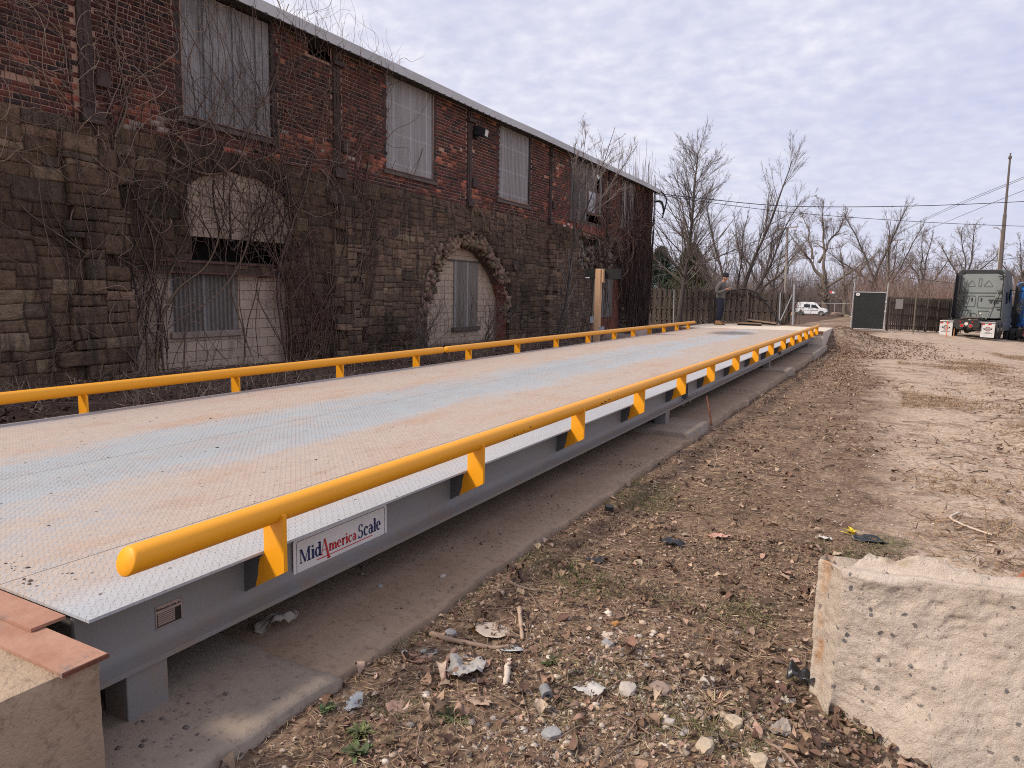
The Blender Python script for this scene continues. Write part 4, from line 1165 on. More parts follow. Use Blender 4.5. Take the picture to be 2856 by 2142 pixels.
# ------------------------------------------------------------------ climbing vines on the wall
bark_vine_m = mat_attr('vine_stem', .95, .3, 30, 0)
def walks(B, N_, start, d0, step, wig, r, up=0.0, damp=1.0):
    """B random walks in the wall plane: start (B,2), direction angle d0 (B,) -> (B,N,2)"""
    P = np.zeros((B, N_, 2)); P[:, 0] = start; a = d0.copy(); w = np.zeros(B)
    for k in range(1, N_):
        w = w*.7 + r.normal(0, wig, B); a = a + w + up*np.sin(PI/2 - a)*.1
        P[:, k] = P[:, k-1] + step[:, None]*np.stack([np.cos(a), np.sin(a)], -1)
    return P
def vines():
    r = np.random.default_rng(77)
    parts = []; cols = []
    def add(P2, rad, off, curl, base, k=3):
        B, N_, _ = P2.shape
        x = BX + off[:, None] + curl[:, None]*np.abs(np.sin(np.linspace(0, 1, N_)[None]*PI*r.uniform(1, 3, (B, 1)) + r.uniform(0, 6, (B, 1))))
        P = np.stack([x, P2[:, :, 0], P2[:, :, 1]], -1)
        P[:, :, 2] = np.maximum(P[:, :, 2], -.05)
        P[:, :, 1] = np.minimum(P[:, :, 1], 32.0)
        R = rad[:, None]*np.linspace(1, .35, N_)[None]
        V, F = tube_batch(P, R, k); parts.append((V, F))
        cols.append(np.repeat(jitcol(base, B, .35, .08, r), N_*k, axis=0))
    brown = (.175, .118, .086); pale = (.30, .212, .158); dark = (.085, .058, .045)
    # main stems from the ground (left part of the wall)
    def zone(n_, ya, yb, za, zb, length, rad, wig, base, curl=.06, up=0.0, ang=(PI/2, .5), N_=26):
        y = r.uniform(ya, yb, n_); z = r.uniform(za, zb, n_); a = r.normal(ang[0], ang[1], n_)
        st = length*r.uniform(.5, 1.3, n_)/N_
        add(walks(n_, N_, np.stack([y, z], -1), a, st, wig, r, up), rad*r.uniform(.5, 1.6, n_), r.uniform(.02, .07, n_), r.uniform(0, curl, n_), base)
    zone(30, 9.6, 11.2, -.1, .1, 4.8, .010, .07, brown, .08, 1)
    zone(34, 4.0, 9.0, -.1, .3, 4.6, .008, .08, brown, .08, 1)
    zone(36, 5.9, 7.4, -.1, 1.6, 4.0, .009, .06, dark, .05, 1)
    zone(40, 11.0, 12.2, .0, 3.0, 4.6, .008, .07, brown, .08, 1)
    zone(60, 5.5, 11.5, 2.2, 4.2, 3.4, .007, .13, brown, .18, .5)
    zone(80, 4.0, 11.8, 3.2, 4.6, 2.8, .0055, .20, pale, .25, .1, (0, 2.2))
    zone(74, 4.0, 11.8, 3.6, 5.6, 2.6, .005, .14, brown, .2, .6)
    zone(80, 4.0, 11.0, 3.0, 5.8, 1.7, .004, .24, pale, .3, 0, (0, 2.4))
    zone(38, 4.5, 11.2, .2, 3.0, 2.0, .0045, .22, pale, .28, 0, (0, 2.4))
    zone(30, 9.3, 10.8, .0, 2.4, 2.2, .006, .12, brown, .2, .8)
    zone(110, 9.2, 10.6, .3, 2.2, 1.1, .0035, .20, (.16, .085, .07), .30, 0, (PI/2, 1.2))
    zone(80, 7.6, 9.8, 2.0, 3.3, 1.4, .006, .12, dark, .12, .4, (PI/2, .7))
    zone(60, 9.6, 12.6, 4.2, 5.9, 1.6, .0045, .12, brown, .3, .6, (PI/2, .9))
    # thick woody stems
    zone(11, 9.5, 11.1, -.1, .1, 5.6, .024, .05, brown, .06, 1, (PI/2, .25), 34)
    zone(8, 6.0, 7.2, -.1, .1, 5.0, .022, .05, brown, .05, 1, (PI/2, .25), 34)
    zone(7, 11.2, 12.0, -.1, .1, 5.2, .020, .05, brown, .05, 1, (PI/2, .25), 34)
    zone(10, 6.4, 11.0, 3.0, 4.0, 4.0, .017, .09, brown, .10, .1, (0.3, .7), 30)
    zone(12, 8.0, 9.8, 1.9, 2.2, 2.2, .016, .06, dark, .08, .6, (PI/2, .5), 24)
    zone(34, 29.2, 31.9, -.2, .2, 6.2, .026, .03, (.10, .068, .055), .06, 1, (PI/2, .12), 30)
    # shoots above the eave
    n_ = 46; y = np.concatenate([r.uniform(8.6, 12.6, 30), r.uniform(4.0, 8.6, 4), r.uniform(24, 31.5, 12)])
    P2 = walks(n_, 12, np.stack([y, np.full(n_, 5.7)], -1), r.normal(PI/2, .35, n_), r.uniform(.05, .10, n_), .07, r, .3)
    add(P2, np.full(n_, .0055), np.full(n_, .36), r.uniform(0, .12, n_), brown)
    # thin growth in the middle
    zone(40, 12.0, 20.5, 2.6, 4.0, 1.8, .005, .22, pale, .25, 0, (0, 2.4))
    zone(26, 14.4, 18.4, .0, .6, 1.6, .006, .10, brown, .05, 1)
    zone(36, 15.5, 20.6, 3.2, 4.1, 1.5, .005, .18, pale, .22, -.2, (-PI/2, .8))
    zone(40, 12.4, 14.4, .0, .3, 1.3, .006, .08, brown, .35, .6, (PI/2, .6))
    # far end of the wall
    zone(120, 24.5, 31.9, -.2, 2.5, 4.6, .010, .05, dark, .06, 1)
    zone(150, 28.6, 31.95, -.2, 1.0, 5.8, .012, .04, (.085, .05, .042), .08, 1)
    zone(130, 21.5, 31.5, 2.8, 5.2, 2.4, .007, .16, (.20, .13, .11), .3, .3, (PI/2, 1.2))
    zone(60, 23, 30, 3.4, 4.9, 2.6, .008, .12, pale, .35, 0, (0, 1.8))
    V, F = join(parts)
    o = mesh_np('vines', V, F, bark_vine_m, None, np.concatenate(cols)); tag(o, 'leafless brown vines climbing over the brick and stone wall', 'vines', kind='stuff')
vines()

# ------------------------------------------------------------------ bare trees
def gen(P, R, nchild, tmin, lenf, ang, up, N_, wig, rr, r, trop=0.0, tmax=1.0, angsd=.22, rmin=.002, ext=.8):
    B, M, _ = P.shape
    t = r.uniform(tmin, tmax, (B, nchild)); idx = t*(M-1); i0 = np.minimum(idx.astype(int), M-2); f = (idx-i0)[..., None]
    b = np.arange(B)[:, None]
    pos = P[b, i0]*(1-f) + P[b, i0+1]*f
    tan = P[b, i0+1] - P[b, i0]; tan /= np.linalg.norm(tan, axis=-1, keepdims=True) + 1e-9
    rad = R[b, i0]*(1-f[..., 0]) + R[b, i0+1]*f[..., 0]
    L = np.linalg.norm(np.diff(P, axis=1), axis=2).sum(1)[:, None]
    ln = L*lenf*(1 - ext*(t-tmin)/(1-tmin+1e-6)*.75)*r.uniform(.65, 1.2, t.shape)
    rv = r.normal(size=pos.shape); per = rv - (rv*tan).sum(-1, keepdims=True)*tan; per /= np.linalg.norm(per, axis=-1, keepdims=True) + 1e-9
    a = r.normal(ang, angsd, t.shape)[..., None]
    d = np.cos(a)*tan + np.sin(a)*per; d[..., 2] += up; d /= np.linalg.norm(d, axis=-1, keepdims=True)
    pos = pos.reshape(-1, 3); d = d.reshape(-1, 3); ln = ln.reshape(-1); r0_ = np.maximum(rad.reshape(-1)*rr, rmin)
    K = len(pos); Q = np.zeros((K, N_, 3)); Q[:, 0] = pos
    for k in range(1, N_):
        d = d + r.normal(0, wig, d.shape); d[:, 2] += trop; d /= np.linalg.norm(d, axis=-1, keepdims=True)
        Q[:, k] = Q[:, k-1] + d*(ln/(N_-1))[:, None]
    return Q, r0_[:, None]*np.linspace(1, .3, N_)[None]
def stemline(base, top, N_, bend, r0_, r1_, r):
    t = np.linspace(0, 1, N_)[:, None]; P = np.array(base)*(1-t) + np.array(top)*t
    w = np.stack([fbm(t[:, 0]*2.2, np.full(N_, s_), 3, 51) for s_ in r.uniform(0, 50, 2)], -1)*bend*np.sin(t*PI)**.7
    P[:, :2] += w
    R = r0_ + (r1_-r0_)*t[:, 0]**.8; R[0] *= 1.25
    return P[None], R[None]
tree_trunk_m = mat('tree_bark', (.048, .037, .031), (.085, .067, .056), 7, .95, .6, 30, stretch=(3, 3, .6))
tree_pale_m = mat('pale_tree_bark', (.115, .090, .070), (.165, .132, .104), 5, .95, .6, 30, stretch=(3, 3, .6))
twig_m = mat('bare_twigs', (.125, .096, .084), (.17, .135, .118), 2, .95)
twigp_m = mat('pale_twigs', (.185, .146, .126), (.25, .20, .172), 2, .95)
def tree(name, label, base, stems, levels, seed, cat='tree', group=None, tm=None, cm=None, ks=(8, 5, 3, 3, 3)):
    """stems: list of (base offset, top offset, r0, r1, bend); levels: list of gen() settings"""
    r = np.random.default_rng(seed); base = np.array(base, float)
    t = thing(name, label, cat, tuple(base), 0, group)
    tr = []; cr = []
    for (b0, b1, r0_, r1_, bend) in stems:
        P, R = stemline(base + np.array(b0), base + np.array(b1), 16, bend, r0_, r1_, r)
        tr.append(tube_batch(P, R, ks[0]))
        for i, lv in enumerate(levels):
            P, R = gen(P, R, r=r, **lv)
            cr.append(tube_batch(P, R, ks[min(i+1, len(ks)-1)]))
    V, F = join(tr); mesh_np('trunk', V, F, tm or tree_trunk_m, t, smooth=True)
    V, F = join(cr); mesh_np('crown', V, F, cm or twig_m, t)
    return t
def lv(nchild, tmin, lenf, ang, up, N_=7, wig=.08, rr=.55, trop=.02, tmax=1.0, rmin=.002, ext=.8, angsd=.22):
    return dict(nchild=nchild, tmin=tmin, lenf=lenf, ang=ang, up=up, N_=N_, wig=wig, rr=rr, trop=trop, tmax=tmax, rmin=rmin, ext=ext, angsd=angsd)
# tall tree behind the fence
tree('bare_tree', 'tall bare tree with one straight dark trunk behind the left board fence', (-10.45, 39.2, -.25),
     [((0, 0, 0), (.55, 0, 9.2), .17, .028, .2)],
     [lv(78, .22, .50, .82, .03, 9, .022, .36, .020, rmin=.012), lv(15, .12, .36, .50, .05, 6, .035, .5, .015, rmin=.0058), lv(7, .15, .42, .5, .04, 5, .05, .6, .01, rmin=.0040), lv(2, .2, .5, .5, .03, 3, .06, .7, rmin=.003)], 101)
tree('bare_tree', 'bare tree with several leaning stems forking low behind the man on the deck', (-8.7, 44.3, -.3),
     [((0, 0, 0), (-1.9, .3, 7.5), .12, .02, .3), ((.15, 0, 0), (2.9, .2, 9.6), .15, .02, .4), ((.1, .2, 0), (3.6, -.3, 7.2), .10, .018, .5), ((.1, .3, 0), (.5, 1.0, 6.6), .08, .015, .4), ((-.1, .1, .0), (-3.0, .6, 5.4), .07, .015, .4)],
     [lv(26, .22, .40, .50, .10, 8, .025, .40, .03, rmin=.010), lv(10, .12, .42, .45, .08, 6, .035, .5, .02, rmin=.006), lv(5, .2, .45, .45, .05, 4, .05, .6, .01, rmin=.0045), lv(2, .2, .5, .5, .05, 3, .06, .6, .01, rmin=.004)], 102)
tree('bare_tree', 'big old tree with a thick tan trunk forking beside the white van', (-9.3, 121, -1.0),
     [((0, 0, 0), (-.7, 0, 6.0), .62, .46, .2), ((-.7, 0, 5.6), (-6.2, 0, 12.6), .27, .05, 1.2), ((-.5, .2, 5.6), (-1.6, 1, 17.4), .27, .04, 1.2), ((-.2, 0, 4.2), (6.4, -1, 9.2), .24, .05, 1.0), ((-1.6, .5, 8.0), (1.9, 1, 16.0), .22, .04, 1.0), ((-2.5, 0, 8.5), (-5.0, 2, 16.0), .2, .04, .9)],
     [lv(20, .25, .40, .8, .12, 8, .14, .36, .02, rmin=.026), lv(10, .15, .48, .7, .1, 6, .15, .5, .02, rmin=.014), lv(7, .15, .5, .7, .05, 5, .14, .6, .01, rmin=.009), lv(3, .15, .5, .7, .05, 4, .14, .6, .01, rmin=.008)], 103, tm=tree_pale_m, cm=twigp_m)
tree('bare_tree', 'bare tree whose thin upright stems rise behind the black screened gate', (-2.2, 84, -.6),
     [((0, 0, 0), (.2, 0, 4.6), .2, .15, .1), ((.2, 0, 4.0), (-3.2, 0, 10.8), .13, .03, .5), ((.2, 0, 4.2), (2.6, .5, 11.6), .14, .03, .4), ((1.4, .2, 0), (1.2, .3, 10.0), .14, .03, .4), ((1.4, .2, 3), (4.2, -.5, 9.5), .1, .03, .5), ((.2, 0, 3.6), (-5.2, 0, 7.6), .1, .02, .5)],
     [lv(22, .15, .42, .6, .16, 8, .07, .36, .03, rmin=.015), lv(9, .15, .48, .6, .1, 6, .09, .5, .02, rmin=.009), lv(7, .2, .5, .55, .06, 4, .1, .6, .02, rmin=.0065)], 104)
tree('bare_tree', 'pale crooked leaning tree with forked limbs near the log by the road', (-6.4, 116, -1.0),
     [((0, 0, 0), (-.5, 0, 5.0), .3, .2, .3), ((-.5, 0, 4.0), (3.4, 0, 8.6), .17, .05, .6), ((-.5, 0, 4.5), (-1.4, 1, 10.5), .16, .04, .6), ((1.1, 0, 0), (2.2, .5, 9.5), .2, .04, .6)],
     [lv(18, .25, .4, .7, .14, 8, .1, .38, .02, rmin=.02), lv(9, .2, .48, .6, .1, 6, .12, .5, .02, rmin=.012), lv(6, .2, .5, .6, .05, 4, .1, .6, .02, rmin=.009)], 105, tm=tree_pale_m, cm=twigp_m)
tree('bare_tree', 'spreading bare tree behind the wooden utility pole left of the big old tree', (-15.5, 100, -.8),
     [((0, 0, 0), (-.6, 0, 4.0), .3, .24, .2), ((-.6, 0, 3.4), (-4.2, 0, 10.5), .2, .04, .8), ((-.5, 0, 3.5), (1.2, 0, 11.5), .2, .04, .7), ((-.4, 0, 3.0), (4.4, 0, 8.6), .18, .04, .7)],
     [lv(24, .2, .42, .8, .14, 8, .11, .36, .02, rmin=.02), lv(10, .2, .48, .7, .1, 6, .12, .5, .02, rmin=.012), lv(7, .2, .5, .6, .05, 4, .1, .6, .01, rmin=.008)], 106, cm=twigp_m)
for i, (x, y, h, w, lab) in enumerate(((3.6, 128, 13.2, 6, 'wide bare crown just left of the grey truck, far beyond the right fence'), (8.6, 124, 14.0, 7, 'bare tree with long windswept limbs above the grey truck'), (15.0, 120, 11.5, 6, 'bare tree rising beyond the blue truck at the right edge'), (-1.2, 132, 12.5, 6, 'bare tree showing between the gate stems and the far pole'), (-18.5, 128, 12.5, 6, 'bare tree low behind the far left utility pole'), (-25, 110, 10.5, 5, 'small bare tree seen between the evergreens and the man'))):
    tree('bare_tree', lab, (x, y, -1.2), [((0, 0, 0), (.2, 0, h*.35), .3, .22, .2), ((.2, 0, h*.3), (-w*.5, 0, h*.8), .18, .04, .9), ((.2, 0, h*.3), (w*.15, 1, h), .18, .04, .8), ((.1, 0, h*.28), (w*.6, -1, h*.75), .16, .04, .9), ((.1, 0, h*.33), (-w*.1, -1, h*.95), .15, .04, .8)],
         [lv(20, .15, .42, .75, .14, 7, .12, .36, .02, rmin=.024), lv(9, .15, .48, .7, .1, 5, .12, .5, .02, rmin=.014), lv(7, .2, .5, .6, .05, 4, .1, .6, .01, rmin=.010)], 110+i, cm=twigp_m, ks=(7, 4, 3, 3, 3))
# saplings at the wall
tree('sapling', 'leafless sapling leaning out from the stone wall with a twiggy crown above the eave', (-9.0, 19.6, -.2),
     [((0, 0, 0), (.25, .75, 3.2), .045, .035, .1), ((.25, .75, 3.0), (.3, .3, 6.0), .03, .008, .12), ((.25, .75, 3.1), (.7, 2.6, 6.9), .03, .008, .2), ((.25, .75, 3.2), (1.0, 4.0, 6.6), .026, .007, .25), ((.22, .65, 2.9), (.2, 1.4, 6.6), .024, .007, .15)],
     [lv(14, .25, .34, .55, .16, 7, .07, .5, .03, rmin=.007), lv(8, .2, .46, .55, .1, 5, .1, .55, .02, rmin=.0045), lv(4, .2, .5, .5, .05, 4, .1, .6, .02, rmin=.0035)], 120, cm=twigp_m)
for i, (x, y, h, lab) in enumerate(((-9.2, 12.9, 1.5, 'fan of dead bramble canes at the wall left of the middle arch'), (-9.1, 15.6, 1.3, 'arching bare canes in front of the middle arch'), (-9.3, 22.4, 1.6, 'thin bare shrub against the wall left of the far arch'), (-9.3, 20.9, 1.3, 'small twiggy shrub at the foot of the sapling'))):
    r = np.random.default_rng(130+i); st = []
    for q in range(14): st.append(((r.normal(0, .1), r.normal(0, .2), 0), (r.uniform(.0, .6), r.normal(0, .8), h*r.uniform(.5, 1.1)), .010, .004, .25))
    tree('bramble_shrub', lab, (x, y, .05), st, [lv(5, .3, .4, .6, .05, 6, .12, .6, -.03, rmin=.003), lv(3, .3, .5, .6, .0, 4, .12, .7, -.02, rmin=.002)], 140+i, cat='shrub', cm=twigp_m, tm=tree_pale_m)
# evergreens
ev_m = mat_attr('evergreen_needles', .9, .4, 8, 0)
def evergreen(label, base, h, w, seed, tint):
    r = np.random.default_rng(seed); base = np.array(base, float)
    t = thing('evergreen_tree', label, 'evergreen', tuple(base))
    mb = MB(); mb.cyl(base, base + np.array([0, 0, h*.9]), .14, .02, 8); mb.build('trunk', tree_trunk_m, t)
    nb = 640; zt = r.uniform(.05, 1, nb)**.85; an = r.uniform(0, 2*PI, nb)
    rad = w*(1-zt)**.75*r.uniform(.55, 1.12, nb) + .1
    nl = 46
    s = r.uniform(.25, 1.0, (nb, nl)); px = np.cos(an)[:, None]*rad[:, None]*s; py = np.sin(an)[:, None]*rad[:, None]*s
    pz = zt[:, None]*h + (.12*s - .30*s**2)*rad[:, None] + r.normal(0, .07, (nb, nl))
    px = px + r.normal(0, .10, (nb, nl)); py = py + r.normal(0, .10, (nb, nl))
    C = np.stack([px, py, pz], -1).reshape(-1, 3) + base; K = len(C)
    d = np.stack([np.repeat(np.cos(an), nl), np.repeat(np.sin(an), nl), r.normal(-.1, .4, K)], -1) + r.normal(0, .5, (K, 3)); d /= np.linalg.norm(d, axis=1, keepdims=True)
    sd = np.cross(d, r.normal(size=(K, 3))); sd /= np.linalg.norm(sd, axis=1, keepdims=True)
    L = r.uniform(.10, .22, (K, 1)); wd = r.uniform(.015, .035, (K, 1))
    V = np.stack([C - sd*wd, C + sd*wd, C + d*L], 1).reshape(-1, 3)
    F = np.arange(K*3).reshape(-1, 3)
    mesh_np('crown', V, F, ev_m, t, np.repeat(jitcol(tint, K, .45, .12, r), 3, axis=0))
evergreen('dark blue green spruce against the corner of the brick building', (-16.4, 55, -.4), 5.5, 3.0, 151, (.036, .062, .042))
evergreen('olive green evergreen beside the trunk of the tall bare tree', (-13.2, 52, -.4), 5.5, 2.9, 152, (.062, .068, .034))
# far brush and woods: uncountable
def brush(name, label, n_, xr_, yr_, hr_, seed, base, gz0=-1.0, twig=3):
    r = np.random.default_rng(seed)
    x = r.uniform(*xr_, n_); y = r.uniform(*yr_, n_); h = r.uniform(*hr_, n_)
    B = np.stack([x, y, G(x, y) - .1], -1); N_ = 6
    d = np.stack([r.normal(0, .28, n_), r.normal(0, .28, n_), np.ones(n_)], -1); P = np.zeros((n_, N_, 3)); P[:, 0] = B
    for k in range(1, N_):
        d = d + r.normal(0, .10, d.shape); d /= np.linalg.norm(d, axis=1, keepdims=True); P[:, k] = P[:, k-1] + d*(h/(N_-1))[:, None]
    R = (h*.0055)[:, None]*np.linspace(1, .35, N_)[None]
    parts = [tube_batch(P, R, 3)]; cols = [np.repeat(jitcol(base, n_, .3, .08, r), N_*3, axis=0)]
    Q, RR_ = gen(P, R, twig, .25, .45, .6, .2, 5, .12, .6, r, .02, rmin=.010); parts.append(tube_batch(Q, RR_, 3)); cols.append(np.repeat(jitcol(base, len(Q), .3, .08, r), 15, axis=0))
    Q2, R2 = gen(Q, RR_, 4, .2, .5, .6, .1, 4, .12, .6, r, .02, rmin=.008); parts.append(tube_batch(Q2, R2, 3)); cols.append(np.repeat(jitcol(base, len(Q2), .3, .08, r), 12, axis=0))
    V, F = join(parts)
    o = mesh_np(name, V, F, bark_vine_m, None, np.concatenate(cols)); tag(o, label, 'brush', kind='stuff')
brush('far_woods', 'grey brown mass of far leafless woods along the horizon', 3600, (-80, 66), (145, 235), (6, 12), 161, (.185, .148, .135))
brush('roadside_brush', 'reddish brown leafless thicket behind the right fence and the trucks', 3600, (-3.5, 36), (68, 112), (2.4, 6.0), 162, (.205, .140, .116))
brush('roadside_brush', 'greyish brown leafless thicket beyond the left fence', 2400, (-36, -6.5), (126, 148), (3, 6), 163, (.175, .138, .122))
brush('fence_brush', 'thin brown saplings and brush just behind the left board fence', 210, (-16, -5), (43, 52), (1.5, 3.6), 164, (.115, .085, .075))
# ------------------------------------------------------------------ board fences
fence_m = None
n = N('weathered_fence_boards'); v = n.pos(obj=False)
c = n.mix(n.ramp(n.noise(2.0, 5, .7, n.pos((6, 6, .6), False)), .3, .7), (.048, .036, .030), (.112, .089, .075))
c = n.mix(n.ramp(n.noise(.6, 3, .6, n.pos((7, 7, .1), False)), .55, .7, 0, .5), c, (.135, .110, .096))
n.bump(n.noise(6, 5, .7, n.pos((6, 6, .5), False)), .5, .01)
fence_m = n.fin(c, .95, 0, .15)
galv_m = mat('galvanised_pipe', (.36, .37, .38), (.46, .47, .48), 12, .45, .05, 40, metal=.3)
def fence(label, p0, p1, h0, h1, w, gap, seed, posts, dark=None):
    r = np.random.default_rng(seed)
    p0 = np.array(p0, float); p1 = np.array(p1, float); L = np.linalg.norm(p1-p0); u = (p1-p0)/L; nrm = np.array([u[1], -u[0]])
    if nrm[1] > 0: nrm = -nrm     # towards the camera
    t = thing('board_fence', label, 'fence', (*(.5*(p0+p1)), 0))
    mb = MB(); s = 0.0; k = 0
    while s < L:
        ww = w*r.uniform(.92, 1.06); c_ = p0 + u*(s+ww/2); zb = gz(*c_) + r.uniform(.02, .07); f = s/L
        top = (h0 + (h1-h0)*f) + r.uniform(-.03, .03)
        off = nrm*(.045 if k % 2 == 0 else -.045)
        q = c_ + off; ln = r.normal(0, .006)
        if r.random() > .015:
            a = q - u*ww/2; b_ = q + u*ww/2
            a2 = a + u*ln*2; b2 = b_ + u*ln*2
            th = nrm*.010
            vs = []
            for sgn in (-1, 1):
                vs += [(*(a+th*sgn), zb), (*(b_+th*sgn), zb), (*(b2+th*sgn), top-.05), (*(b2-u*.03+th*sgn), top), (*(a2+u*.03+th*sgn), top), (*(a2+th*sgn), top-.05)]
            mb.add(vs, [(0, 1, 2, 3, 4, 5), (11, 10, 9, 8, 7, 6)] + [(i, (i+6), (i+1) % 6 + 6, (i+1) % 6) for i in range(6)])
        s += ww*.5 + gap*r.uniform(.8, 1.2) if False else ww + gap*r.uniform(.6, 1.4); k += 1
    mb.build('board_panel', fence_m, t)
    mb = MB()
    for zz in (.30, .95, 1.6):
        za = gz(*p0); zb = gz(*p1)
        mb.bar((*p0, za+zz), (*p1, zb+zz), .04, .09)
    mb.build('fence_rail', fence_m, t)
    for s in posts:
        c_ = p0 + u*s; z = gz(*c_); f = s/L
        mb = MB(); q = c_ + nrm*.085; mb.bar((*q, z-.1), (*q, h0+(h1-h0)*f+.02), .10, .10, up=(0, 1, 0)); mb.build('fence_post', fence_m, t)
    return t
fence('dark weathered board fence running from the building corner to the gate opening', (-13.4, 41.0), (-4.82, 40.6), 1.82, 1.70, .128, .030, 201, [.3, 3.1, 6.35, 7.95])
fence('dark weathered board fence between the black screened gate and the grey truck', (-.36, 45.0), (4.3, 60.0), 1.58, 1.56, .138, .040, 202, [.15, 2.4, 4.8, 7.2, 9.6, 12.0, 14.4])
# metal patch and stake on the right fence
patch_m = mat('grey_metal_patch', (.20, .19, .18), (.15, .135, .125), 8, .6)
tag(MB().box(.07, .43, 44.86, 44.90, .93, 1.47).build('metal_sheet', patch_m), 'small grey metal sheet nailed on the right board fence', 'sheet')
tag(MB().bar((1.04, 44.7, -.4), (1.01, 44.7, 2.2), .06, .06, up=(0, 1, 0)).build('wooden_stake', tree_pale_m), 'tall thin wooden stake standing in front of the right board fence', 'stake')
tag(MB().cyl((-11.05, 40.2, -.2), (-11.1, 40.2, 1.72), .028, n=8).build('metal_post', galv_m), 'thin galvanised post by the building corner in front of the fence', 'post')
# gate post with its brace
gp = thing('gate_post', 'galvanised steel gate post with a slanting brace at the end of the left fence', 'gate post', (-4.7, 40.4, -.25))
MB().cyl((-4.67, 40.4, -.3), (-4.74, 40.4, 2.12), .05, n=12).build('post', galv_m, gp)
MB().bar((-5.30, 40.36, .20), (-4.80, 40.36, 1.59), .04, .05).build('brace', galv_m, gp)
MB().cyl((-5.36, 40.38, -.25), (-5.40, 40.38, 1.68), .035, n=10).build('inner_post', galv_m, gp)
cable_m = mat('black_rubber', (.012, .012, .012), None, rough=.6)
def curve_pts(pts, k=8):
    P = [Vector(p) for p in pts]; out = []
    for i in range(len(P)-1):
        p0 = P[max(i-1, 0)]; p1 = P[i]; p2 = P[i+1]; p3 = P[min(i+2, len(P)-1)]
        for j in range(k):
            t = j/k
            out.append(.5*((2*p1) + (p2-p0)*t + (2*p0-5*p1+4*p2-p3)*t*t + (3*p1-p0-3*p2+p3)*t**3))
    out.append(P[-1]); return out
mb = MB(); mb.tube(curve_pts([(-8.3, 40.9, 1.55), (-8.1, 40.55, 1.71), (-7.64, 40.4, 1.79), (-7.19, 40.35, 1.83), (-6.65, 40.35, 1.64), (-6.1, 40.35, 1.1), (-5.62, 40.3, .5), (-5.2, 40.2, -.1)]), .040, 8)
tag(mb.build('black_hose', cable_m, smooth=True), 'black hose arching down over the left board fence', 'hose')
# --- chain link gate with black screen
ga = thing('chain_link_gate', 'chain link gate leaf with black privacy screen and small white oval sign', 'gate', (-1.2, 42, -.3))
gx0, gx1, gzb, gzt = -1.93, -.40, -.17, 1.78
gframe = MB()
for (a, b_) in (((gx0-.03, gzb), (gx0, gzt+.50)), ((gx1+.0, gzb), (gx1+.05, gzt+.50))): gframe.cyl((a[0], 42, a[1]), (b_[0], 42, b_[1]), .028, n=10)
for z in (gzb+.02, gzt): gframe.cyl((gx0, 42, z), (gx1, 42, z), .024, n=10)
for q in range(4):
    for xx in (gx0, gx1+.04): gframe.bar((xx, 41.97, gzt+.12+.1*q), (xx+.04, 41.97, gzt+.14+.1*q), .012, .02)
for z in (gzb+.12, .75, 1.25): gframe.box(gx1-.03, gx1+.06, 41.95, 42.04, z, z+.10)
gframe.build('gate_frame', galv_m, ga, autosmooth=40)
n = N('black_screen'); v = n.pos(obj=False); c = n.mix(n.noise(2, 3, .6, v), (.010, .010, .012), (.020, .020, .022)); screen_m = n.fin(c, .6, 0, .3)
MB().box(gx0+.03, gx1-.03, 42.0, 42.006, gzb+.05, gzt-.02).build('privacy_screen', screen_m, ga)
mb = MB()
wire_m = mat('chain_link_wire', (.09, .09, .092), None, rough=.7)
W_ = gx1-gx0; H_ = gzt-gzb
for s in (-1, 1):
    k = -H_
    while k < W_:
        xa = gx0 + k; pts = []
        x0_, z0_ = (gx0+k, gzb) if s > 0 else (gx0+k, gzt); x1_, z1_ = (gx0+k+H_, gzt) if s > 0 else (gx0+k+H_, gzb)
        ta = max(0, (gx0-x0_)/H_); tb = min(1, (gx1-x0_)/H_)
        if tb > ta: mb.bar((x0_+(x1_-x0_)*ta, 41.985, z0_+(z1_-z0_)*ta), (x0_+(x1_-x0_)*tb, 41.985, z0_+(z1_-z0_)*tb), .004, .004, up=(0, 1, 0))
        k += .075
mb.build('chain_link', wire_m, ga)
wsm = mat('white_enamel', (.72, .72, .70), None, rough=.4)
mb = MB(); mb.prism([(.10*math.cos(a), .075*math.sin(a)) for a in np.linspace(0, 2*PI, 20, endpoint=False)], lambda u, v, s: (gx0+.20+u, 41.965-.01*s, gzt-.12+v)); os_ = mb.build('oval_sign', wsm, ga)
mb = MB(); mb.box(gx0+.14, gx0+.26, 41.950, 41.9535, gzt-.115, gzt-.095); mb.box(gx0+.17, gx0+.24, 41.950, 41.9535, gzt-.15, gzt-.138); mb.build('sign_marks', mat('faded_red', (.35, .10, .09), None, rough=.5), os_)
# --- display post beside the deck
dp_ = thing('display_post', 'square wooden post carrying a black display board beside the left guard rail', 'display post', (-6.3, 16.1, 0))
lum_m = mat('new_timber', (.50, .30, .16), (.58, .37, .21), 3, .75, .1, 60, stretch=(6, 6, .5), c3=(.30, .16, .09), c3scale=4, c3lo=.66, c3hi=.72)
mb = MB(); mb.bar((-6.29, 16.1, -.2), (-6.285, 16.1, 2.0), .135, .135, up=(0, 1, 0)); mb.build('post', lum_m, dp_, bevel=.006)
mb = MB(); mb.box(-6.215, -6.16, 16.06, 16.16, 1.68, 1.99); mb.build('cleat', lum_m, dp_, bevel=.004)
blackb_m = mat('black_display_case', (.006, .006, .006), (.009, .009, .009), 5, .8)
mb = MB(); mb.box(-6.67, -5.81, 16.17, 16.34, 1.765, 1.995); disp = mb.build('display_case', blackb_m, dp_, bevel=.006)
mb = MB(); mb.box(-6.68, -5.80, 16.165, 16.36, 1.996, 2.006); mb.build('case_lid', mat('dark_bronze_lid', (.06, .035, .03), None, rough=.5), disp)
